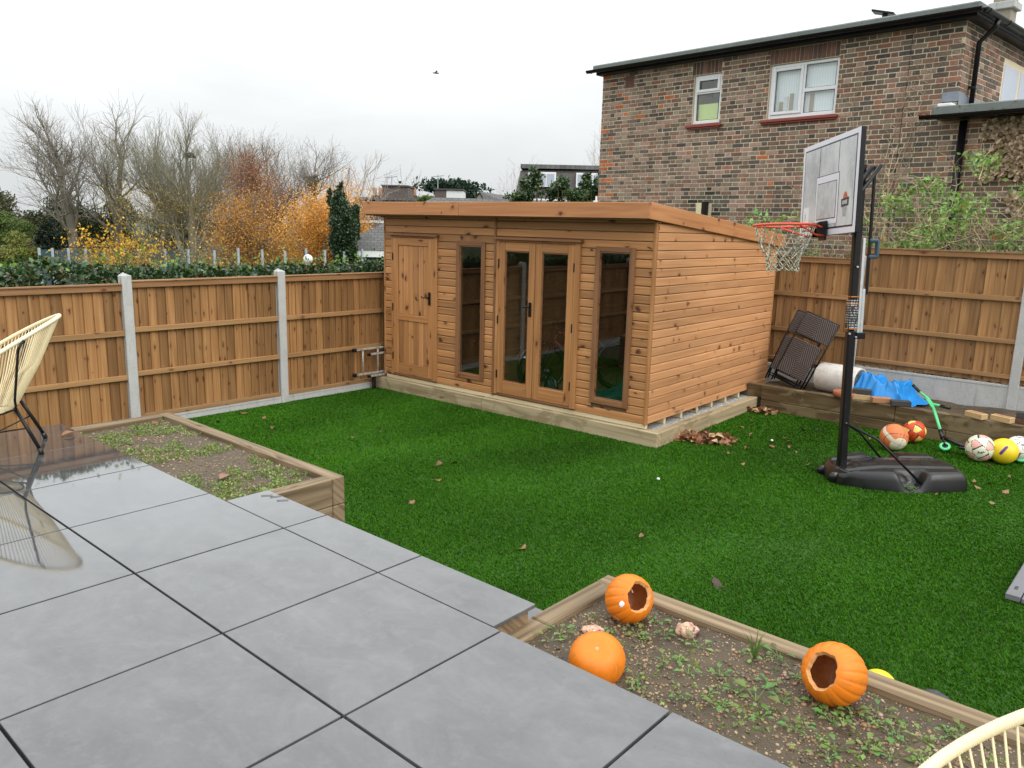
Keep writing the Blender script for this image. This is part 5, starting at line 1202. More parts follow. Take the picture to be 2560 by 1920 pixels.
# ------------------------------------------------------------------ hedge on top of the side fence
hd_ = thing('ivy_hedge', 'dense ivy hedge showing above the side fence', 'hedge', (FU-.1, 0, 0))
n = 30000; yv = RG.uniform(-4.5, 11.5, n); ztp = np.array([1.72+.16*fbm(0, y_, 1.0, 4, .8)+.03*math.sin(y_*.7) for y_ in yv])
ph = RG.random(n); zz = np.where(ph < .6, ztp-RG.exponential(.06, n), RG.uniform(1.3, 1.72, n)); xx = np.where(ph < .6, -RG.uniform(.15, 1.1, n), -RG.uniform(.12, .40, n))
zz += np.where(ph < .6, -.25*np.abs(xx+.6)*.5, 0)
leafmesh('foliage', np.stack([xx, yv, zz], 1), RG.uniform(.024, .074, n), palette(n, [(.014, .042, .012), (.024, .064, .018), (.05, .098, .024), (.10, .16, .035), (.12, .075, .028)], [5, 4, 2, .8, .5]), M['leafglossy'], hd_, aspect=.85, kind='stuff')
n = 420; yv = RG.uniform(2, 10, n); leafmesh('shoots', np.stack([-RG.uniform(.1, .8, n), yv, 1.72+.1*RG.random(n)+.12*(RG.random(n) < .12)], 1), RG.uniform(.03, .065, n), palette(n, [(.12, .24, .04), (.16, .26, .05)]), M['leafcol'], hd_, aspect=.8, kind='stuff')
segs = []
for k in range(90):
    y_ = rnd.uniform(-4, 11); segs.append((Vector((-.5, y_, -1.0)), Vector((-.5+rnd.uniform(-.3, .2), y_+rnd.uniform(-.3, .3), 1.75)), .02, .006))
o = segmesh('stems', segs, (.07, .05, .035), M['bark'], hd_, 4); o['kind'] = 'stuff'

gl_ = thing('globe_lamp', 'round white lamp globe just above the hedge', 'lamp', (at(770, 648, 20).x, at(770, 648, 20).y, -1.6)); zq = at(770, 648, 20).z+1.6
MB().tube([(0, 0, 0), (0, 0, zq-.1)], .04, 8).build('post', M['concrete'], gl_, True); MB().lathe([(.12*math.sin(a)+.0001, zq-.12*math.cos(a)) for a in [pi*k/14 for k in range(15)]], 20).build('globe', M['upvc'], gl_, True)
# ------------------------------------------------------------------ glass/mesh screen with steel posts
t = T('blue_screen_mesh'); pr = t.n('ShaderNodeBsdfPrincipled', {'Base Color': (.10, .17, .20, 1), 'Roughness': .35}); tp = t.n('ShaderNodeBsdfTransparent', {0: (.75, .82, .84, 1)})
ms = t.n('ShaderNodeMixShader', {0: .30, 1: tp.outputs[0], 2: pr.outputs[0]}); t.t.links.new(ms.outputs[0], t.out.inputs[0]); M['screen'] = t.m
sf = thing('sports_screen', 'blue grey see-through sports court screen on pale steel posts behind the hedge', 'screen')
pxs = [97, 130, 170, 213, 268, 345, 412, 470, 535, 595, 655, 712, 765, 812, 860, 905]
pp = []
for k, x in enumerate(pxs):
    d_ = 26-.0*x+.006*(x-97); tp_ = at(x, 620+.008*(x-97)-(4 if x > 450 else 0), d_); pp.append(tp_)
M['postgrey'] = plain('pale_steel', (.34, .40, .44), .5)
for k, q in enumerate(pp): MB().box(-.035, .035, -.035, .035, -1.7, q.z+(.0 if k < 6 else -.05*(k % 3)), .004).build('post', M['postgrey'], sf, loc=(q.x, q.y, 0))
for a, b in zip(pp[:7], pp[1:8]):
    dv = b-a; L = math.hypot(dv.x, dv.y); g = MB(); g.add([(.05, -.006, -1.6), (L-.05, -.006, -1.6), (L-.05, -.006, b.z-.05), (.05, -.006, a.z-.05), (.05, .006, -1.6), (L-.05, .006, -1.6), (L-.05, .006, b.z-.05), (.05, .006, a.z-.05)], [(0, 1, 2, 3), (7, 6, 5, 4), (0, 4, 5, 1), (2, 6, 7, 3)]); g.build('screen_panel', M['screen'], sf, loc=(a.x, a.y, 0), rot=(0, 0, math.atan2(dv.y, dv.x)))

# ------------------------------------------------------------------ far buildings
M['roofdark'] = plain('far_dark_cladding', (.075, .062, .060), .7, 0, .12, 2); M['slate'] = None
t = T('grey_roof_tiles'); v = t.coord(); br = t.n('ShaderNodeTexBrick', {'Vector': t.map(v, (1, 1, 1)), 'Color1': (.085, .085, .082, 1), 'Color2': (.125, .123, .118, 1), 'Mortar': (.035, .035, .035, 1), 'Scale': 1.0, 'Mortar Size': .012, 'Brick Width': .26, 'Row Height': .17}); t.p(col=br.outputs[0], rough=.8, normal=t.bump(br.outputs[1], -.8, .05)); M['slate'] = t.m
t = T('far_brickwork'); v = t.coord(); br = t.n('ShaderNodeTexBrick', {'Vector': t.map(v, (1, 1, 1), rot=(pi/2, 0, 0)), 'Color1': (.22, .10, .065, 1), 'Color2': (.16, .075, .055, 1), 'Mortar': (.26, .20, .15, 1), 'Scale': 1.0, 'Mortar Size': .012, 'Brick Width': .23, 'Row Height': .075}); t.p(col=br.outputs[0], rough=.85); M['farbrick'] = t.m
t = T('far_dark_brick'); v = t.coord(); br = t.n('ShaderNodeTexBrick', {'Vector': t.map(v, (1, 1, 1), rot=(pi/2, 0, 0)), 'Color1': (.10, .075, .065, 1), 'Color2': (.07, .055, .05, 1), 'Mortar': (.15, .13, .11, 1), 'Scale': 1.0, 'Mortar Size': .012, 'Brick Width': .23, 'Row Height': .075}); t.p(col=br.outputs[0], rough=.85); M['fardark'] = t.m
M['render'] = plain('white_render', (.72, .73, .73), .7, bump=0); M['tan'] = plain('tan_gable', (.42, .34, .24), .8); M['fglass'] = plain('far_window_glass', (.40, .44, .52), .12, 0, .2, 1, bump=0)
FA = YAW      # far buildings are drawn in a frame square to the view axis, x to the right, y away
def far(name, label, cat, px, d, z=-1.7, rz_=0.0): p_ = at(px, 560, d); return thing(name, label, cat, (p_.x, p_.y, z), (0, 0, YAW+rz_))
def dx(px0, px, d): return (px-px0)*d/FPX
# tiled single-storey building
D = 31; b = far('school_building', 'low brick building with grey tiled hipped roof and white eaves', 'building', 900, D, -1.7, .12)
ze = zat(880, 624, D)+1.7; zr = zat(960, 560, D)+1.7; L0, L1 = dx(900, 838, D), 9.0
MB().box(L0+.3, L1, .3, 7, 0, ze-.3).build('wall', M['farbrick'], b); MB().box(L0, L1, -.05, .0, ze-.28, ze-.02).build('white_fascia', M['render'], b)
g = MB(); g.add([(L0-.1, -.1, ze), (L1, -.1, ze), (L1, 3.6, zr+1.2), (L0+3.9, 3.6, zr+1.2), (L0-.1, 7.3, ze), (L1, 7.3, ze)], [(0, 1, 2, 3), (0, 3, 4), (4, 3, 2, 5), (0, 4, 5, 1)]); g.build('roof', M['slate'], b)
w_ = MB(); w_.lathe([(0, 0), (.8, 0), (.8, .06), (0, .06)], 28, M=TR(dx(900, 950, D), .26, zat(950, 668, D)+1.7)@RX(pi/2)); w_.build('round_sign', plain('navy_sign', (.02, .03, .09), .5), b)
# dark flat-roofed block behind
D = 47; b = far('flat_roofed_block', 'dark brown flat roofed block behind the tiled building', 'building', 930, D)
z1 = zat(930, 500, D)+1.7
MB().box(dx(930, 888, D), dx(930, 1035, D), 0, 9, 0, z1).build('wall', M['roofdark'], b); MB().box(dx(930, 886, D), dx(930, 1040, D), -.02, -.003, zat(930, 557, D)+1.7, zat(930, 551, D)+1.7).build('white_band', M['render'], b); MB().box(dx(930, 886, D), dx(930, 1037, D), -.15, 9.1, z1+.002, z1+.14).build('roof', M['slate'], b)
def chimney_block(label, x0, x1, y0, y1, D, white=False):
    b = far('roof_block', label, 'building', (x0+x1)/2, D); xm = (x0+x1)/2; z0_, z1_ = zat(xm, y1, D)+1.7, zat(xm, y0, D)+1.7
    MB().box(dx(xm, x0, D), dx(xm, x1, D) if not white else dx(xm, x0+(x1-x0)*.42, D), 0, 3, 0, z1_).build('wall', M['fardark'], b)
    if white: MB().box(dx(xm, x0+(x1-x0)*.42, D)+.003, dx(xm, x1, D), -.0, 3, 0, z1_-.02).build('rendered_wall', M['render'], b)
    MB().box(dx(xm, x0-2, D), dx(xm, x1+2, D), -.1, 3.1, z1_+.003, z1_+.09).build('roof', M['roofdark'], b); return b
b = chimney_block('dark brick roof block with an aerial, beside the bright bush top', 956, 1020, 467, 512, 50)
for x in (945, 1028):
    g = far('chimney_pot', 'orange chimney pots on the dark roofs, ' + ('on the flat roofed block side' if x < 1000 else 'on the bush top side'), 'chimney', x, 54); z_ = zat(x, 500, 54)+1.7
    MB().box(-.4, .4, -.3, .3, 0, z_+.3).build('stack', M['fardark'], g)
    for k in (-1, 1): MB().lathe([(.13, 0), (.15, .45), (.11, .5)], 10, M=TR(k*.2, 0, z_+.3)).build('pot', M['brickorange'], g, True)
chimney_block('roof block with one brick side and one white rendered side', 1086, 1156, 476, 514, 52, True)
def aerial(label, x, y0, y1, w_, D):
    b = far('tv_aerial', label, 'aerial', x, D); z0_, z1_ = zat(x, y1, D)+1.7, zat(x, y0, D)+1.7; W2 = w_*D/FPX/2
    MB().tube([(0, 0, z0_-1), (0, 0, z1_)], .03, 6).tube([(-W2, 0, z1_-.15), (W2, 0, z1_-.05)], .025, 5).build('mast', M['postgrey'], b)
    for k in range(6): MB().tube([(-W2+k*W2*.36, -.25, z1_-.15+k*.018), (-W2+k*W2*.36, .25, z1_-.15+k*.018)], .018, 4).build('element', M['postgrey'], b)
aerial('tv aerial over the dark brick roof block', 980, 440, 470, 26, 51); aerial('wide tv aerial beside the cedar', 1094, 438, 470, 32, 53)
mass('bush', 'bright green bush top beside the dark roof block', 1066, 500, 45, 26, 14, 1820, 0.112, [(.10, .17, .03), (.07, .12, .025)], seed=21, cat='bush', stems=2)
# cedar: flat layered plates
D = 58; cb = foot(1130, D); ced = thing('cedar_tree', 'flat topped dark cedar behind the white roof block', 'tree', cb, (0, 0, 0), 'trees beyond the side fence')
segs = [(Vector((0, 0, 0)), Vector((0, 0, zat(1130, 470, D)+1.66)), .35, .12)]; P = []
for k, (x0, x1, y_) in enumerate(((1076, 1170, 466), (1090, 1150, 461), (1110, 1190, 474), (1076, 1130, 472), (1140, 1200, 492), (1135, 1190, 500))):
    n = 420; w0, w1 = dx(1130, x0, D), dx(1130, x1, D); zc = zat(1130, y_, D)+1.66; a = RG.uniform(w0, w1, n); P.append(np.stack([a*math.cos(YAW), a*math.sin(YAW)+RG.normal(0, .9, n), zc+RG.normal(0, .12, n)+.1*np.sin(a*2)], 1)); segs.append((Vector((0, 0, zc-.8)), Vector(((w0+w1)/2*math.cos(YAW), (w0+w1)/2*math.sin(YAW), zc)), .08, .03))
segmesh('trunk', segs, (.06, .05, .04), M['bark'], ced, 6); P = np.concatenate(P); leafmesh('crown', P, RG.uniform(.2, .4, len(P)), palette(len(P), [(.016, .04, .026), (.025, .055, .032)]), M['leafcol'], ced, kind='stuff')
# gabled house
D = 55; b = far('gabled_house', 'small house with tan gable and grey pitched roof', 'house', 1215, D); xa, xp, xb = dx(1215, 1183, D), dx(1215, 1198, D), dx(1215, 1262, D); zt, zb_ = zat(1215, 484, D)+1.7, zat(1215, 512, D)+1.7
g = MB(); g.add([(xa, 0, 0), (xp*2-xa, 0, 0), (xp*2-xa, 0, zb_), (xp, 0, zt), (xa, 0, zb_)], [(0, 1, 2, 3, 4)]); g.build('gable_wall', M['tan'], b)
g = MB(); g.add([(xa-.15, -.2, zb_-.1), (xp, -.2, zt+.1), (xb, 6, zt+.1), (xb-(xp-xa), 6, zb_-.1), (xp*2-xa+.15, -.2, zb_-.1), (xb+1.2, 5, zb_-.1)], [(0, 1, 2, 3), (1, 4, 5, 2)]); g.build('roof', M['slate'], b)
# mansard block
D = 42; b = far('mansard_block', 'brown mansard roofed block with white framed windows', 'building', 1390, D, -1.7, -.05)
X = lambda px: dx(1390, px, D); Zz = lambda py: zat(1390, py, D)+1.7
g = MB(); g.add([(X(1284), 0, 0), (X(1560), 0, 0), (X(1560), 0, Zz(496)), (X(1284), 0, Zz(496)), (X(1296), .9, Zz(427)), (X(1560), .9, Zz(421)), (X(1284), 8, 0), (X(1560), 8, 0), (X(1296), 8, Zz(427)), (X(1560), 8, Zz(421)), (X(1284), 8, Zz(496))], [(0, 1, 2, 3), (3, 2, 5, 4), (4, 5, 9, 8), (0, 3, 10, 6), (3, 4, 8, 10)]); g.build('wall', M['roofdark'], b)
MB().box(X(1284), X(1560), -.05, -.005, Zz(515), Zz(498)).build('white_band', M['render'], b); MB().box(X(1296), X(1562), .7, 8.1, Zz(426)+.1, Zz(421)+.2).build('roof', M['slate'], b)
for x0, x1 in ((1317, 1386), (1436, 1500)):
    f = MB().box(X(x0), X(x1), .1, .75, Zz(468), Zz(432)).build('window', M['upvc'], b)
    for k in range(3):
        w_ = (X(x1)-X(x0)-.2)/3; MB().box(X(x0)+.08+k*(w_+.03), X(x0)+.05+k*(w_+.03)+w_, .085, .098, Zz(465), Zz(436)).build('pane', M['fglass'], f)
MB().box(X(1367), X(1382), 2, 2.4, Zz(422), Zz(406)).build('chimney', M['render'], b)
for k, (x, y_, rx, rz_) in enumerate(((1330, 465, 34, 46), (1400, 470, 38, 40), (1480, 470, 34, 44), (1440, 492, 60, 20), (1300, 495, 40, 14))):
    mass('bush', ('tall dark shrub before the mansard window near the gable end', 'dark rounded shrub between the mansard windows', 'bright leaved shrub next to the brick house corner', 'low dark shrubs along the foot of the mansard block', 'low dark shrub past the gable end of the mansard block')[k], x, y_, 33, rx, rz_, 1300, .14, [(.03, .065, .022), (.05, .09, .028), (.10, .15, .035)], [4, 3, 1], seed=30+k, cat='bush', stems=4, lob=.3, mat='leafglossy', group='shrubs before the mansard block')
# gull
for lab, px, py, d in (('small dark gull gliding in the open sky', 1089, 183, 40),):
    bd2 = thing('gull', lab, 'bird', at(px, py, d), (0, 0, YAW+.4))
    g = MB(); g.tube([(-.16, 0, 0), (-.08, 0, .01), (.06, 0, .012), (.15, 0, .01), (.19, 0, 0)], [.01, .035, .045, .03, .008], 8); g.build('body', plain('gull_grey', (.16, .16, .17), .7), bd2, True)
    for s in (-1, 1): MB().add([(.05, s*.03, .02), (-.05, s*.03, .02), (-.03, s*.20, .10), (.06, s*.2, .10), (-.02, s*.38, .05), (.0, s*.36, .055)], [(0, 1, 2, 3), (3, 2, 4, 5)]).build('wing', M['postgrey'], bd2)

# ------------------------------------------------------------------ brick house
HO, HA = Vector((-9.958, 14.047, 0)), math.atan2(-.099, .995)
he, hn = Vector((math.cos(HA), math.sin(HA), 0)), Vector((-math.sin(HA), math.cos(HA), 0))
hs = thing('brick_house', 'brown multi stock brick house with flat roof behind the back fence', 'house', HO, (0, 0, HA))
def hpl(px, py, x=None, y=None):
    """pixel -> house-local point on the plane x=const or y=const"""
    d = ray(px, py); c = CAM-HO; cx, cy = c.dot(he), c.dot(hn); ddx, ddy = d.dot(he), d.dot(hn)
    k = (x-cx)/ddx if x is not None else (y-cy)/ddy
    return Vector((cx+k*ddx, cy+k*ddy, CAMH+k*d.z))
HWX, HTOP = 6.83, 5.345
W1, W2 = (2.225, 2.825, 4.235, 5.105), (3.77, 4.995, 4.21, 5.10)
EXT = 10.6; EZ = 3.97
wl = MB(); wall_with_holes(wl, 0, HWX, -1.0, HTOP, 0.0, .24, [W1, W2]); wall_with_holes(wl, HWX+.001, EXT, -1.0, EZ, 0.0, .24, [])
wl.box(0, .24, .241, 7.5, -1, HTOP); wl.box(HWX-.24, HWX-.0, .241, 7.5, EZ-.3, HTOP)
t = T('lime_mortar'); v = t.coord(); n1 = t.noise(v, 30, 4, .6); n2 = t.noise(v, 1.2, 4, .6); c = t.mix(n1, (.60, .51, .36), (.74, .65, .48)); c = t.mix(t.mr(n2, .5, .75, 0, .5), c, (.55, .49, .39)); t.p(col=c, rough=.9, normal=t.bump(n1, .4, .004)); M['mortar'] = t.m
wall = wl.build('wall', M['mortar'], hs)
def brickmat(name, useobj):
    t = T(name); c0 = t.n('ShaderNodeObjectInfo').outputs['Color'] if useobj else t.n('ShaderNodeVertexColor', layer_name='col').outputs[0]
    v = t.world(); n1 = t.noise(v, 28, 5, .65); n2 = t.noise(v, 90, 3, .6)
    c = t.mix(t.mr(n1, .3, .7), t.mix(1.0, c0, (.72, .72, .74), 'MULTIPLY'), t.mix(1.0, c0, (1.25, 1.2, 1.15), 'MULTIPLY')); c = t.mix(t.mr(t.noise(t.map(v, (2.2, 2.2, .5)), 1.2, 5, .6), .42, .72, 0, .5), c, t.mix(1.0, c, (.50, .48, .47), 'MULTIPLY')); t.p(col=c, rough=.85, spec=.25, normal=t.bump(n2, .5, .006)); return t.m
M['brick_o'], M['brick_v'] = brickmat('stock_brick', True), brickmat('stock_brick_field', False)
BC = [(.118, .100, .092), (.16, .125, .102), (.20, .145, .11), (.25, .16, .12), (.27, .155, .115), (.32, .16, .11), (.28, .22, .165), (.38, .26, .205), (.56, .18, .065)]
BW = [4, 4, 4, 3.5, 2.5, 1.5, 3.5, 3, .22]
def bcol(x, z):
    c = rnd.choices(BC, BW)[0]
    if x < 3.6 and rnd.random() < .35: c = rnd.choice([(.33, .245, .195), (.31, .25, .19), (.37, .25, .20)])
    if x < .55 and rnd.random() < .16: c = (.52, .17, .07)
    s = math.exp(-((x-2.75)/.45)**2-((z-2.75)/.28)**2)
    if s > .35: c = tuple(a*.45 for a in (c[0], c[0]*.95, c[0]*.75))
    k = rnd.uniform(.74, 1.12); return tuple(a*k for a in c)
allb = []
def lay(x0, x1, z0, z1, holes, face, soldier=()):
    nrow = int(round((z1-z0)/.075)); 
    for r in range(nrow):
        zb = z0+r*.075; x = x0-(.0 if r % 2 else .1685)+rnd.uniform(-.006, .006); k = 0
        while x < x1-.02:
            L = .215 if k % 2 == 0 else .1025; a, b = max(x, x0), min(x+L, x1); k += 1; x += L+.0150+rnd.uniform(-.002, .003)
            if b-a < .03: continue
            spans = [(a, b)]
            for h0, h1, g0, g1 in holes:
                if zb+.033 > g0 and zb+.033 < g1:
                    ns = []
                    for p_, q_ in spans:
                        if q_ <= h0 or p_ >= h1: ns.append((p_, q_)); continue
                        if p_ < h0-.03: ns.append((p_, h0-.004))
                        if q_ > h1+.03: ns.append((h1+.004, q_))
                    spans = ns
            for p_, q_ in spans: allb.append((face, p_, q_, zb+.0072, zb+.0672))
LN1, LN2 = (2.18, 2.81, 5.11, HTOP), (3.755, 4.985, 5.105, HTOP)
VNT = (.585, .81, 5.05, 5.275); FLU = (2.50, 2.80, 2.35, 2.82)
lay(0, HWX, 1.295, HTOP, [W1, W2, LN1, LN2, VNT, FLU], 'F')
lay(HWX+.006, EXT, 1.295, EZ, [], 'F')
lay(0.02, 5.5, EZ+.02, HTOP, [(1.8, 3.6, 4.2, 5.1)], 'S')
def bworld(b):
    f, a, c, z0, z1 = b; m_ = (a+c)/2; return HO+(he*m_ if f == 'F' else he*HWX+hn*m_)+Vector((0, 0, (z0+z1)/2))
def vis(b):
    f, a, c, z0, z1 = b
    return (f == 'F' and z0 > 2.35 and (c < HWX-.2 or False) and z0 > 2.3+.0) or False
near = sorted([b for b in allb if vis(b) and (b[2]-b[1]) > .18 and b[3] > 3.2], key=lambda b: (bworld(b)-CAM).length)[:290]; ns_ = set(id(b) for b in near)
BM = {}
def brickgeo(g, b, col=None, origin=None):
    f, a, c, z0, z1 = b; j = rnd.uniform(-.003, .003); j2 = rnd.uniform(-.002, .002)
    if f == 'F': g.box(a, c, -.007+j, .02, z0+j2, z1+j2, .003 if col is None else 0, col=col)
    else: g.box(HWX-.02, HWX+.007+j, a, c, z0+j2, z1+j2, 0, col=col)
field = MB()
for b in allb:
    if id(b) not in ns_: brickgeo(field, b, bcol((b[1]+b[2])/2 if b[0] == 'F' else 9, b[3]))
o = field.build('brick_field', M['brick_v'], wall); o['kind'] = 'stuff'
sm = MB().box(0, .215, -.007, .02, 0, .0600, .003); bme = bpy.data.meshes.new('brick'); bme.from_pydata(sm.v, [], sm.f); bme.materials.append(M['brick_o']); bme.update()
for b in near:
    o = obj('brick', bme, wall, (b[1], rnd.uniform(-.003, .003), b[3])); o.scale.x = (b[2]-b[1])/.215; o.color = (*bcol((b[1]+b[2])/2, b[3]), 1)
# soldier courses, sills, windows
for (a, c, z0, z1) in (LN1, LN2):
    n = int((c-a)/.074); w_ = (c-a)/n
    for k in range(n):
        o = MB().box(a+k*w_+.004, a+(k+1)*w_-.005, -.008+rnd.uniform(-.003, .003), .02, z0+.004, z1-.012, .003).build('soldier_brick', M['brick_o'], wall); o.color = rnd.choice([(.21, .115, .085, 1), (.17, .10, .08, 1), (.25, .14, .105, 1), (.14, .09, .075, 1)])
M['sillred'] = plain('red_sill_paint', (.26, .055, .038), .55, 0, .15, 10)
t = T('net_curtain'); v = t.coord(); wv = t.n('ShaderNodeTexWave', {'Vector': v, 'Scale': 7.0, 'Distortion': 2.5}); t.p(col=t.mix(wv.outputs[1], (.80, .85, .86), (.92, .95, .95)), rough=.9); M['curtain'] = t.m
M['room'] = plain('dim_room', (.45, .48, .50), .9, bump=0); M['limeblind'] = plain('lime_blind', (.66, .78, .30), .7, 0, .05, 6, bump=0)
def upvc(name, a, c, z0, z1, panes, sill, room, mull=()):
    f = .055
    g = MB(); y0, y1 = .035, .10
    g.box(a+.006, a+f, y0, y1, z0+.006, z1-.006, .006); g.box(c-f, c-.006, y0, y1, z0+.006, z1-.006, .006); g.box(a+f, c-f, y0, y1, z1-f, z1-.006, .006); g.box(a+f, c-f, y0, y1, z0+.006, z0+f+.01, .006)
    w_ = g.build(name, M['upvc'], hs)
    for (p_, q_, r_, s_) in mull: MB().box(p_, q_, y0-.001, y1-.01, r_, s_, .005).build('mullion', M['upvc'], w_)
    for (p_, q_, r_, s_, sash) in panes:
        if sash:
            g = MB(); k = .05
            g.box(p_, p_+k, y0-.018, y0+.02, r_, s_, .006); g.box(q_-k, q_, y0-.018, y0+.02, r_, s_, .006); g.box(p_+k, q_-k, y0-.018, y0+.02, s_-k, s_, .006); g.box(p_+k, q_-k, y0-.018, y0+.02, r_, r_+k, .006); g.build('sash', M['upvc'], w_); p_, q_, r_, s_ = p_+k, q_-k, r_+k, s_-k
        e_ = .006
        g = MB(); g.box(p_, p_+e_, y0+.012, y0+.022, r_, s_); g.box(q_-e_, q_, y0+.012, y0+.022, r_, s_); g.box(p_+e_, q_-e_, y0+.012, y0+.022, s_-e_, s_); g.box(p_+e_, q_-e_, y0+.012, y0+.022, r_, r_+e_); g.build('gasket', M['black'], w_)
        MB().box(p_, q_, y0+.024, y0+.03, r_, s_).build('pane', M['hglass'], w_)
    MB().box(a-.10, c+.07, -.075, -.009, sill-.01, sill+.03, .005).box(a-.07, c+.04, -.05, -.009, sill-.04, sill-.013, .005).box(a+.004, c-.004, -.008, .03, sill-.006, z0+.004).build('sill', M['sillred'], w_)
    return w_
w1 = upvc('window', *W1, [(W1[0]+.055, W1[1]-.055, 4.80, 5.05, True), (W1[0]+.07, W1[1]-.07, 4.31, 4.77, False)], 4.185, None, [(W1[0]+.055, W1[1]-.055, 4.77, 4.80)])
MB().box(2.30, 2.75, .105, .11, 4.29, 4.60).build('blind', M['limeblind'], w1); MB().box(2.26, 2.79, .60, .62, 4.2, 5.1).build('room_back', M['room'], w1)
xm = 4.375
w2 = upvc('window', *W2, [(W2[0]+.055, xm, 4.28, 5.04, True), (xm+.04, W2[1]-.06, 4.67, 5.04, False), (xm+.04, W2[1]-.06, 4.28, 4.61, False)], 4.165, None, [(xm, xm+.04, 4.275, 5.045), (xm+.04, W2[1]-.055, 4.61, 4.67)])
MB().box(3.80, 4.97, .115, .12, 4.25, 5.09).build('net_curtain', M['curtain'], w2)
for k, (x, h) in enumerate(((3.93, .22), (4.02, .30), (4.12, .34), (4.30, .30), (4.49, .30), (4.88, .24))): MB().box(x, x+.07, .10, .112, 4.26, 4.28+h).build('ornament', M['render'] if k % 2 else M['tan'], w2)
# side window of upper storey
sv = MB().box(HWX-.05, HWX-.01, 1.8, 3.6, 4.2, 5.1).build('window', M['upvc'], hs)
for k in range(2): MB().box(HWX-.0, HWX+.004, 1.88+k*.85, 2.62+k*.85, 4.28, 5.02).build('pane', M['fglass'], sv)
# air bricks
M['airbrick'] = plain('air_brick_clay', (.22, .085, .06), .8)
a = MB().box(VNT[0], VNT[1], -.012, .01, VNT[2], VNT[3], .003).build('air_brick', M['airbrick'], hs)
g = MB()
for r in range(7):
    for c_ in range(2): g.box(VNT[0]+.02+c_*.10, VNT[0]+.105+c_*.10, -.0135, -.0125, VNT[2]+.018+r*.028, VNT[2]+.033+r*.028)
g.build('slots', M['balldark'], a)
# flue terminal and soot-dark surround
fl = MB().box(2.545, 2.66, -.14, -.008, 2.30, 2.80, .006).build('flue_cover', plain('cream_enamel', (.68, .60, .36), .5), hs); MB().box(2.663, 2.735, -.13, -.008, 2.30, 2.82, .004).build('flue_grille', M['blackpaint'], fl)
# roof edge: felt kerb, fascia, gutters
t = T('mossy_felt'); v = t.coord(); n1 = t.noise(v, 3, 5, .65); n2 = t.noise(v, 14, 4, .65); c = t.mix(n1, (.10, .115, .105), (.23, .25, .235)); c = t.mix(t.mr(n2, .58, .68, 0, .7), c, (.05, .06, .025)); t.p(col=c, rough=.85, normal=t.bump(n2, .4, .01)); M['felt'] = t.m
OV = .22
MB().box(-.12, HWX+OV, -OV, 7.6, 5.42, 5.535, .02).build('roof', M['felt'], hs)
MB().box(-.06, HWX+OV-.05, -OV+.06, 7.5, 5.347, 5.418).build('soffit', M['blackpaint'], hs)
gt = MB(); prof = [(.055*math.cos(a), .055*math.sin(a)) for a in [pi+pi*k/10 for k in range(11)]]
def gutter(name, p0, p1, z):
    p0, p1 = Vector(p0), Vector(p1); d = (p1-p0).normalized(); s_ = Vector((-d.y, d.x, 0)); g = MB(); n = len(prof)
    vs = [p0+s_*a+Vector((0, 0, z+b)) for a, b in prof]+[p1+s_*a+Vector((0, 0, z+b)) for a, b in prof]; g.add(vs, [(i, i+1, n+i+1, n+i) for i in range(n-1)]); g.add([p0+s_*a+Vector((0, 0, z+b)) for a, b in prof], [tuple(range(n))]); g.add([p1+s_*a+Vector((0, 0, z+b)) for a, b in prof], [tuple(range(n))])
    o = g.build(name, M['blackpaint'], hs, True)
    L = (p1-p0).length
    for k in range(int(L/.9)+1):
        q = p0+d*(k*.9+.1)
        if (q-p0).length < L: MB().tube([q+s_*a*1.06+Vector((0, 0, z+b*1.06)) for a, b in prof], .006, 5).build('gutter_clip', M['black'], o)
    return o
gutter('gutter', (-.2, -OV-.06, 0), (HWX+OV+.06, -OV-.06, 0), 5.43); gutter('gutter', (HWX+OV+.06, -OV, 0), (HWX+OV+.06, 7.4, 0), 5.43)
MB().tube([(HWX+OV+.06, .38, 5.37), (HWX+OV+.04, .38, 5.28), (HWX+.07, .38, 5.1), (HWX+.07, .38, 4.15)], .036, 12).build('downpipe', M['blackpaint'], hs, True)
MB().box(HWX+.005, HWX+.12, .33, .43, 4.45, 4.49).build('pipe_clip', M['black'], hs)
MB().tube([(6.98, -.07, 3.95), (6.98, -.07, .2)], .052, 14).build('downpipe', M['blackpaint'], hs, True)
# extension roof
MB().box(HWX-.22, EXT+.3, -.30, 5.2, 4.0, 4.15, .015).build('extension_roof', M['felt'], hs); MB().box(HWX-.18, EXT+.2, -.24, 5.0, EZ+.001, 3.998).build('soffit', M['blackpaint'], hs); gutter('gutter', (HWX-.36, -.355, 0), (EXT+.3, -.355, 0), 4.02)
M['lead'] = plain('lead_flashing', (.22, .25, .29), .45, .3, .25, 6)
MB().box(HWX-.22, HWX+.016, -.016, .24, 4.24, 4.38, .004).build('lead_flashing', M['lead'], hs); MB().box(HWX+.017, HWX+.024, -.01, .9, 4.16, 4.34, .002).build('lead_flashing', M['lead'], hs); MB().box(HWX-.20, HWX+.0, -.20, -.02, 4.153, 4.20, .01).build('flashing_board', M['upvc'], hs)
# chimney and roof vent
q = hpl(2507, 60, x=6.0); ch = MB().box(q.x-.16, q.x+.16, q.y-.16, q.y+.16, 5.53, 6.65, .01).build('chimney', plain('chimney_render', (.30, .26, .20), .9, 0, .25, 5), hs); MB().box(q.x-.22, q.x+.22, q.y-.22, q.y+.22, hpl(2507, 25, x=6.0).z, hpl(2507, 5, x=6.0).z, .01).build('cap', M['concrete'], ch)
q = hpl(2212, 40, y=.3); vt = MB().box(q.x-.03, q.x+.03, .27, .33, 5.53, 5.70).build('roof_vent', M['blackpaint'], hs); MB().box(-.17, .17, -.12, .12, 0, .03, .004).build('cowl', M['blackpaint'], vt, loc=(q.x-.02, .3, 5.70), rot=(0, .25, .2))
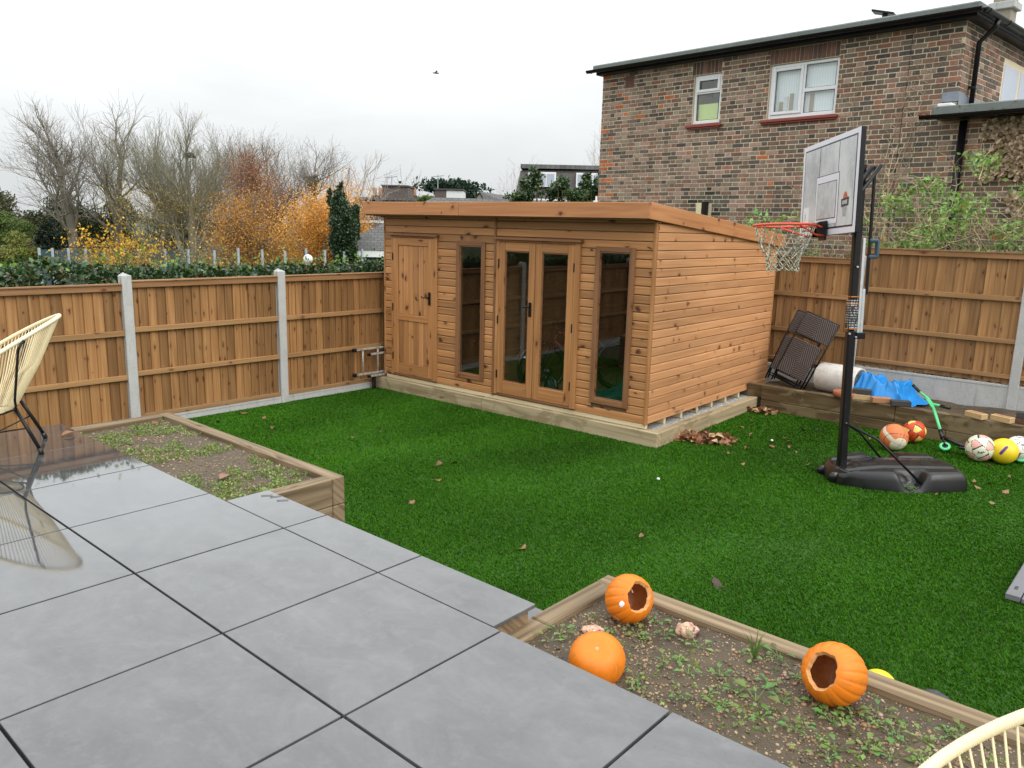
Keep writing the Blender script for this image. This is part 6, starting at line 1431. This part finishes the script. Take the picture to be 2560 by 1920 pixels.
# cable up the corner, white pipe
MB().tube([(6.05, -.012, 1.5), (6.07, -.012, 3.5), (6.10, -.012, 5.3)], .004, 5).build('cable', M['black'], hs)
MB().tube([(-.02, -.03, 2.2), (-.02, -.03, 2.95)], .02, 8).build('waste_pipe', M['upvc'], hs, True)

# ------------------------------------------------------------------ climbers and shrubs in front of the house
def hw(x, y, z): return HO+he*x+hn*y+Vector((0, 0, z))
def walker(rng, p, d, L, r, up=.1, wob=.28, n=9, grav=0.0):
    segs = []; pts = [p]
    for i in range(n):
        d = (d+Vector((rng.gauss(0, wob), rng.gauss(0, wob*.6), rng.gauss(0, wob)))+Vector((0, 0, up-grav*i/n))).normalized(); p2 = p+d*(L/n); segs.append((p, p2, r*(1-.75*i/n), r*(1-.75*(i+1)/n))); p = p2; pts.append(p)
    return segs, pts
GL = [(.22, .36, .09), (.17, .31, .07), (.30, .44, .14), (.11, .22, .08)]
def shrub(label, x0, x1, ybase, zt, nst, seed, nleaf, cl, lsize=.07, twig=True, col=(.20, .155, .09), dirx=0.0, zb=-.05):
    rng = random.Random(seed); b = Vector(((x0+x1)/2, ybase, zb)); th = thing('shrub', label, 'shrub', b, (0, 0, 0), 'wild shrubs between back fence and house'); segs = []; tips = []
    for k in range(nst):
        p = Vector((rng.uniform(x0, x1)-b.x, rng.uniform(-.35, .45), 0)); L = rng.uniform(.75, 1.15)*(zt-zb)
        s, pts = walker(rng, p, Vector((rng.gauss(dirx, .35), rng.gauss(0, .2), 1)), L, rng.uniform(.010, .022), .12, .20, 10, .25); segs += s
        for q in pts[4:]:
            for _ in range(rng.randint(2, 4) if twig else 1):
                s2, p2 = walker(rng, q, Vector((rng.gauss(dirx, .8), rng.gauss(0, .6), rng.gauss(.25, .5))), rng.uniform(.25, .8), .006, .03, .32, 6, .2); segs += s2; tips += p2[2:]
                if twig and rng.random() < .6:
                    s3, p3 = walker(rng, p2[3], Vector((rng.gauss(0, .8), rng.gauss(0, .6), rng.gauss(.1, .6))), rng.uniform(.2, .5), .0035, 0, .35, 5); segs += s3; tips += p3[2:]
    okp = lambda q: b.y+q.y > 10.98 or b.z+q.z > 2.2
    segs = [s for s in segs if okp(s[0]) and okp(s[1])]; tips = [q for q in tips if (b.y+q.y > 11.1 or b.z+q.z > 2.3) and b.z+q.z < 3.45]
    thick = [s for s in segs if s[2] > .0075]; thin = [s for s in segs if s[2] <= .0075]
    segmesh('stems', thick, col, M['bark'], th, 5, .35)['kind'] = 'stuff'; o = segmesh('twigs', thin, tuple(c*1.1 for c in col), M['bark'], th, 3, .4); o['kind'] = 'stuff'
    if nleaf:
        T_ = np.array([tuple(t_) for t_ in tips]); ci = RG.integers(0, len(T_), cl); i = ci[RG.integers(0, cl, nleaf)]; leafmesh('foliage', T_[i]+RG.normal(0, .085, (nleaf, 3))*np.array([1.3, 1, .8]), RG.uniform(lsize*.6, lsize*1.2, nleaf), palette(nleaf, GL, [4, 4, 2, 2]), M['leafcol'], th, up=-.25, aspect=.5, kind='stuff')
    return th
shrub('tangled twiggy shrub with pale green leaves behind the basketball pole', -3.35, -2.3, 11.9, 3.2, 16, 71, 3200, 50, .085, col=(.36, .28, .17))
shrub('tangled leafy shrub against the house wall beside the downpipe', -2.6, -1.3, 12.1, 2.9, 18, 72, 3200, 54, .085, col=(.36, .28, .17))
shrub('bare arching shrub in front of the dead ivy', -1.9, -.4, 12.3, 2.9, 18, 73, 600, 20, .075, dirx=.15, col=(.42, .33, .20))
shrub('low leafy shrub along the top of the back fence', -2.3, -.9, 11.35, 2.35, 12, 78, 2400, 44, .08, col=(.25, .19, .11))
shrub('loose leafy shoots over the fence below the hoop', -4.35, -3.6, 11.4, 2.3, 9, 74, 900, 24, .09)
shrub('slim green shoot rising against the brick wall between shed roof and backboard', -4.95, -4.6, 12.3, 3.3, 4, 75, 620, 12, .085, False, col=(.2, .15, .09))
# dead ivy on the extension wall, bare creeper on the corner
iv = thing('dead_ivy', 'mat of dead brown ivy leaves on the extension wall', 'climber', hw(7.6, 0, 0), (0, 0, HA)); n = 5200; q = RG.random((n*3, 2))*np.array([3.4, 2.0]); mk = np.array([fbm(a, b, 6.6, 3, 1.7)+.12*(b-.9)-.16*abs(a-.9) > .02 for a, b in q]); q = q[mk][:n]; n = len(q)
leafmesh('foliage', np.stack([q[:, 0]-.35, -.03-.05*RG.random(n), 2.05+q[:, 1]*.93], 1), RG.uniform(.055, .095, n), palette(n, [(.60, .48, .36), (.48, .37, .27), (.68, .56, .44)]), M['leafcol'], iv, aspect=.9, kind='stuff')
segs = []; rng = random.Random(5)
for k in range(26):
    s, _p = walker(rng, Vector((rng.uniform(-.3, 2.4), -.03, 1.2)), Vector((rng.gauss(0, .3), 0, 1)), rng.uniform(1.2, 2.6), .006, .1, .22, 12); segs += [(Vector((a.x, -.02-abs(a.y)*.05, a.z)), Vector((b.x, -.02-abs(b.y)*.05, b.z)), r1, r2) for a, b, r1, r2 in s if b.z < 3.9]
segmesh('vines', segs, (.22, .16, .10), M['bark'], iv, 4)['kind'] = 'stuff'
cv = thing('bare_creeper', 'leafless creeper climbing the house corner below the gutter', 'climber', hw(6.2, 0, 0), (0, 0, HA)); segs = []; tips = []
for k in range(5):
    s, pts = walker(rng, Vector((rng.uniform(-.8, .25), -.02, 1.4)), Vector((rng.gauss(.05, .08), 0, 1)), rng.uniform(2.6, 3.8), .007, .15, .10, 22); segs += s
    for q in pts[8:]:
        for _ in range(2): s2, p2 = walker(rng, q, Vector((rng.choice((-1, 1))*.7, 0, .7)), rng.uniform(.15, .45), .003, .1, .2, 5); segs += s2; tips.append(p2[-1])
segs = [(Vector((a.x, -.016, a.z)), Vector((b.x, -.016, b.z)), r1, r2) for a, b, r1, r2 in segs if b.z < 5.3 and b.x < .58]
segmesh('vines', segs, (.46, .37, .26), M['bark'], cv, 4)['kind'] = 'stuff'
tp = np.array([(p_.x, -.03, p_.z) for p_ in tips if 4.6 < p_.z < 5.3 and p_.x < .6]); leafmesh('leaves', tp, RG.uniform(.03, .05, len(tp)), palette(len(tp), [(.42, .28, .20), (.50, .36, .28)]), M['leafcol'], cv, kind='stuff')

# ------------------------------------------------------------------ stones and weeds in the beds
def pebbles(name, label, u0, u1, v0, v1, zf, n, smin, smax, seed):
    rng = np.random.default_rng(seed); g = MB(); t_ = (1+5**.5)/2
    iv_ = [Vector(p_).normalized() for p_ in ((-1, t_, 0), (1, t_, 0), (-1, -t_, 0), (1, -t_, 0), (0, -1, t_), (0, 1, t_), (0, -1, -t_), (0, 1, -t_), (t_, 0, -1), (t_, 0, 1), (-t_, 0, -1), (-t_, 0, 1))]
    fc = [(0, 11, 5), (0, 5, 1), (0, 1, 7), (0, 7, 10), (0, 10, 11), (1, 5, 9), (5, 11, 4), (11, 10, 2), (10, 7, 6), (7, 1, 8), (3, 9, 4), (3, 4, 2), (3, 2, 6), (3, 6, 8), (3, 8, 9), (4, 9, 5), (2, 4, 11), (6, 2, 10), (8, 6, 7), (9, 8, 1)]
    pal = [(.22, .15, .085), (.32, .22, .12), (.16, .12, .08), (.38, .29, .19), (.30, .15, .075), (.10, .08, .055), (.12, .085, .05), (.20, .14, .08)]
    for k in range(n):
        x, y = rng.uniform(u0, u1), rng.uniform(v0, v1)
        if fbm(x, y, seed, 3, 2.5) < -.08 and rng.random() < .7: continue
        s = smin+(smax-smin)*rng.random()**3; M_ = TR(x, y, zf(x, y)+s*.15)@RZ(rng.uniform(0, 6))@Matrix.Diagonal((s, s*rng.uniform(.6, .95), s*rng.uniform(.4, .7), 1)); c = pal[rng.integers(len(pal))]
        g.add([v_*rng.uniform(.85, 1.1) for v_ in iv_], fc, M_, c)
    o = g.build(name, M['pebblecol'], None, True); tag(o, label, 'stones', kind='stuff')
def zsoil_n(x, y): return soilf((x+1.995)/3.595, (y-2.262)/.834)[2]
def zsoil_l(x, y): return .505+.014*(fbm(x, y, 2.0, 4, 2.2)+.45*fbm(x, y, 7.0, 3, 14))
pebbles('pebbles', 'small brown stones and clods on the pumpkin bed soil', -1.97, .6, 2.28, 3.08, zsoil_n, 7000, .003, .013, 3)
pebbles('pebbles', 'small brown stones on the seedling bed soil', -6.83, -4.46, 2.29, 3.11, zsoil_l, 3600, .004, .014, 8)
def weedmesh(seed, n, L, col, ground=.35):
    r_ = random.Random(seed); g = MB()
    for k in range(n):
        a = 2*pi*k/n+r_.uniform(-.5, .5); l = L*r_.uniform(.6, 1.15); up = r_.uniform(.25, .9); w_ = l*r_.uniform(.26, .42); d = Vector((math.cos(a), math.sin(a), 0)); s = Vector((-d.y, d.x, 0)); c = tuple(x*r_.uniform(.75, 1.25) for x in col)
        P_ = [Vector((0, 0, .002)), d*l*.45+Vector((0, 0, l*up*.55)), d*l*.75+s*w_*.5+Vector((0, 0, l*up*.72)), d*l*1.05+Vector((0, 0, l*up*.62)), d*l*.75-s*w_*.5+Vector((0, 0, l*up*.72)), d*l*.75+Vector((0, 0, l*up*.66)), d*l*.4+s*.0018+Vector((0, 0, l*up*.5)), d*l*.4-s*.0018+Vector((0, 0, l*up*.5)), s*.0015, -s*.0015]
        g.add(P_, [(8, 6, 7, 9), (1, 2, 5), (2, 3, 5), (3, 4, 5), (4, 1, 5)], None, c)
    me = bpy.data.meshes.new('weed'); me.from_pydata(g.v, [], g.f); a_ = me.color_attributes.new('col', 'FLOAT_COLOR', 'POINT'); a_.data.foreach_set('color', np.array([(*c[:3], 1) for c in g.c], dtype=np.float32).ravel()); me.materials.append(M['leafcol']); me.update(); return me
WM = [weedmesh(k, n, L, c) for k, (n, L, c) in enumerate(((7, .05, (.14, .24, .06)), (9, .06, (.11, .20, .05)), (4, .055, (.18, .30, .08)), (11, .045, (.12, .21, .06)), (6, .075, (.13, .22, .05)), (14, .035, (.17, .27, .07))))]
spots = [(1410, 1555), (1400, 1590), (1375, 1608), (1530, 1612), (1590, 1590), (1610, 1600), (1640, 1560), (1470, 1690), (1590, 1700), (1595, 1720), (1660, 1660), (1700, 1655), (1720, 1690), (1700, 1750), (1745, 1620), (1800, 1690), (1800, 1780), (1860, 1640), (1930, 1655), (1945, 1650), (1880, 1650), (1920, 1715), (1890, 1755), (2050, 1790), (2045, 1765), (2080, 1810), (2110, 1815), (2130, 1790), (2195, 1790), (2190, 1815), (2240, 1840), (2230, 1850), (2305, 1855), (2370, 1850), (2090, 1880), (2055, 1850), (2010, 1810), (1990, 1830), (2160, 1880), (2180, 1880), (1850, 1810), (1810, 1765), (1900, 1800), (1960, 1760), (2000, 1880), (2070, 1900), (2230, 1895), (2300, 1905), (1770, 1745), (1840, 1735), (1545, 1650), (1500, 1600), (2410, 1850), (1990, 1700), (1720, 1610), (1660, 1590)]
for k, (px, py) in enumerate(spots):
    p_ = on(px, py, .512); p_.z = zsoil_n(p_.x, p_.y)-.002
    if not (-1.97 < p_.x < 1 and 2.28 < p_.y < 3.08): continue
    o = obj('weed', WM[k % 6], None, p_, (0, 0, rnd.uniform(0, 6.3))); s = rnd.uniform(.7, 1.25); o.scale = (s, s, s); tag(o, 'small green weed growing in the muddy pumpkin bed', 'weed', 'weeds in the pumpkin bed')
# tuft of grass in the pumpkin bed
gm = MB(); q = on(1885, 1652, .512)
for k in range(16):
    a = rnd.uniform(0, 6.3); l = rnd.uniform(.06, .15); d = Vector((math.cos(a), math.sin(a), 0))*rnd.uniform(.2, .6); gm.add([Vector((.003, 0, 0)), Vector((-.003, 0, 0)), d*l*.5+Vector((-.002, 0, l*.7)), d*l*.5+Vector((.002, 0, l*.7)), d*l+Vector((0, 0, l*.95))], [(0, 1, 2, 3), (3, 2, 4)], None, (.10, .19, .04))
o = gm.build('grass_tuft', M['leafcol'], None, False, (q.x, q.y, zsoil_n(q.x, q.y)-.002)); tag(o, 'thin tuft of wild grass in the pumpkin bed', 'grass')
# seedling carpets
def carpet(name, label, u0, u1, v0, v1, zf, n, seed, dens, smin=.3, smax=.8):
    rng = np.random.default_rng(seed); P = []; S = []; 
    for k in range(n):
        x, y = rng.uniform(u0, u1), rng.uniform(v0, v1)
        if fbm(x, y, seed+.5, 3, 3.2)+dens < 0: continue
        z = zf(x, y); m_ = rng.integers(4, 8); s = rng.uniform(smin, smax)*.05
        for j in range(m_): P.append((x+rng.normal(0, s*.45), y+rng.normal(0, s*.45), z+rng.uniform(0, s*.8))); S.append(s*rng.uniform(.5, .95))
    o = leafmesh(name, P, S, palette(len(P), [(.20, .29, .075), (.14, .22, .05), (.27, .33, .11), (.30, .27, .12)], [4, 4, 2, 1]), M['leafcol'], None, aspect=.7, up=.35); tag(o, label, 'seedlings', kind='stuff')
carpet('seedlings', 'carpet of green seedlings over the raised bed by the fence', -6.83, -4.46, 2.29, 3.10, zsoil_l, 2300, 2, .10, .25, .6)
carpet('seedlings', 'scattered tiny seedlings between the pumpkins', -1.95, .6, 2.29, 3.05, zsoil_n, 330, 6, -.06, .25, .55)
# weeds in the hoop base pocket
for k in range(4):
    q = HF@Vector((.33+.02*k, -.50+.03*(k % 2), .035)); o = obj('weed', WM[k], None, q, (0, 0, k)); o.scale = (.8,)*3; tag(o, 'small weed sprouting from the hoop base pocket', 'weed', 'weeds in the hoop base')

# ------------------------------------------------------------------ fallen leaves
def leafgeo(r_, L, curl, lob):
    g = MB(); n = 6; W_ = L*.36; vs = []; 
    for i in range(n+1):
        f = i/n; w_ = W_*math.sin(pi*min(1, f*.94+.03))**.8*(1+lob*math.sin(f*14)); z = curl*L*(math.sin(f*pi)*.35+.25*f*f); vs += [Vector(((f-.5)*L, -w_, z+curl*w_*.9)), Vector(((f-.5)*L, 0, z)), Vector(((f-.5)*L, w_, z+curl*w_*1.1))]
    g.add(vs, [(3*i, 3*i+1, 3*i+4, 3*i+3) for i in range(n)]+[(3*i+1, 3*i+2, 3*i+5, 3*i+4) for i in range(n)]); g.add([(-L*.5, -.002, 0), (-L*.5, .002, 0), (-L*.85, .001, curl*.01+.004), (-L*.85, -.001, curl*.01+.004)], [(0, 1, 2, 3)]); return g
LC = [(.15, .068, .032), (.20, .098, .045), (.11, .046, .027), (.235, .135, .062), (.20, .095, .042), (.055, .028, .022)]
t = T('dry_leaf'); c0 = t.n('ShaderNodeObjectInfo').outputs['Color']; n1 = t.noise(t.coord(), 30, 4, .6); t.p(col=t.mix(n1, t.mix(1.0, c0, (.6, .55, .5), 'MULTIPLY'), t.mix(1.0, c0, (1.3, 1.3, 1.25), 'MULTIPLY')), rough=.6); M['dryleaf'] = t.m
LM = []
for k in range(5):
    g = leafgeo(rnd, .075+.01*k, rnd.uniform(.25, .6)*(1 if k % 2 else -.5), .12 if k % 2 else .3); me = bpy.data.meshes.new('leaf'); me.from_pydata(g.v, [], g.f); me.polygons.foreach_set('use_smooth', [True]*len(me.polygons)); me.materials.append(M['dryleaf']); me.update(); LM.append(me)
lp = [(1303, 1364, 3, 1.5), (1605, 1343, 1, 1.0), (1800, 1456, 5, 1.6), (1098, 1160, 0, .8), (1135, 1153, 4, .9), (1030, 1252, 1, 1.0), (952, 1078, 5, .6), (1095, 1196, 1, .9), (880, 1096, 0, .7), (610, 1030, 1, .9), (660, 1042, 1, 1.1), (680, 1070, 0, .9), (1857, 1157, 3, .7), (1869, 1120, 4, .9), (1930, 1113, 4, .8), (1970, 1100, 4, .9), (1975, 1118, 1, .8), (2020, 1157, 3, .6), (2180, 1097, 4, .9), (2010, 1073, 0, .9), (2041, 1071, 5, .7), (1920, 1070, 5, .7), (1960, 1092, 3, .7), (1880, 1087, 3, .8), (1855, 1065, 3, .8), (1880, 1050, 2, .7), (1830, 1115, 2, .8), (1820, 1130, 1, .6), (2470, 1163, 3, .8), (2475, 1206, 3, .7), (2515, 1226, 3, 1.3), (2525, 1190, 3, .6), (2435, 1200, 3, .7), (2345, 1238, 0, .6), (2480, 1255, 3, .5), (2290, 1212, 1, 1.0), (2310, 1215, 4, .9), (2445, 1215, 3, .8), (790, 1110, 1, .7), (545, 1052, 1, .8), (1850, 1035, 1, .8), (1990, 1130, 0, .6)]
for k, (px, py, c, s) in enumerate(lp):
    q = on(px, py, .034); o = obj('fallen_leaf', LM[k % 5], None, (q.x, q.y, .030+(.05 if 2280 < px < 2320 else 0)), (rnd.gauss(0, .25), rnd.gauss(0, .25), rnd.uniform(0, 6.3))); o.scale = (s*.8,)*3; o.color = (*LC[c], 1)
    if px in (1303, 1800, 2515): tag(o, {1303: 'pale star shaped fallen leaf alone on the open lawn', 1800: 'dark curled fallen leaf on the lawn beyond the pumpkins', 2515: 'long pale curled leaf beside the hoop base'}[px], 'leaf', 'fallen leaves on the lawn')
    elif px > 1800: tag(o, 'dry brown fallen leaf on the lawn near the basketball hoop', 'leaf', 'fallen leaves on the lawn')
    else: tag(o, 'dry brown fallen leaf on the open lawn before the garden room', 'leaf', 'fallen leaves on the lawn')
for k, (px, py, z_, lab) in enumerate(((1390, 1622, .515, 'dark red fallen leaf in the pumpkin bed by the patio edge'), (171, 1088, ZP+.004, 'wet orange leaf on the paving by the far bed'), (392, 1056, .515, 'orange fallen leaf at the corner of the seedling bed'), (565, 1197, .515, 'pinkish fallen leaf among the bed seedlings'))):
    q = on(px, py, z_); o = obj('fallen_leaf', LM[k], None, (q.x, q.y, z_+.008), (0, 0, k*1.7)); o.scale = (1.1, 1.1, .6); o.color = (*((.10, .03, .022), (.26, .11, .04), (.22, .085, .035), (.26, .13, .09))[k], 1); tag(o, lab, 'leaf', 'fallen leaves on the beds and paving')
t = T('dry_leaf_heap'); a_ = t.n('ShaderNodeVertexColor', layer_name='col').outputs[0]; t.p(col=a_, rough=.55); M['leafheap'] = t.m
def heap(name, label, cx, cy, sx, sy, h, n, ang=0.0):
    g = MB()
    for k in range(n):
        a, r_ = rnd.uniform(0, 6.3), rnd.random()**.6; x, y = r_*sx*math.cos(a), r_*sy*math.sin(a); z = .025+h*max(0, 1-r_)*rnd.random(); lg = leafgeo(rnd, rnd.uniform(.06, .12), rnd.uniform(-.6, .8), .2); c = rnd.choice([(.30, .13, .06), (.22, .09, .045), (.40, .20, .09), (.16, .07, .04), (.26, .115, .06), (.48, .32, .17)])
        g.add(lg.v, lg.f, TR(x*math.cos(ang)-y*math.sin(ang), x*math.sin(ang)+y*math.cos(ang), z)@RZ(rnd.uniform(0, 6.3))@RX(rnd.gauss(0, .7))@RY(rnd.gauss(0, .6)), c)
    o = g.build(name, M['leafheap'], None, True, (cx, cy, 0)); tag(o, label, 'leaves', kind='stuff')
heap('leaf_pile', 'heap of brown leaves at the corner of the garden room base', -3.98, 7.80, .36, .20, .07, 150, .5)
heap('leaf_pile', 'small scatter of leaves where the base meets the back bed', -4.05, 9.58, .20, .10, .04, 34, .4)
for lab, px, py in (('small white plastic cap on the lawn by the garden room', 1930, 1100), ('small white pebble on the open lawn', 1646, 1196)):
    q = on(px, py, .04); o = lump('white_pebble', M['upvc'], .016, .014, .012, 2, None, (q.x, q.y, .036), (0, 0, 0), .1, 14, .8); tag(o, lab, 'pebble')
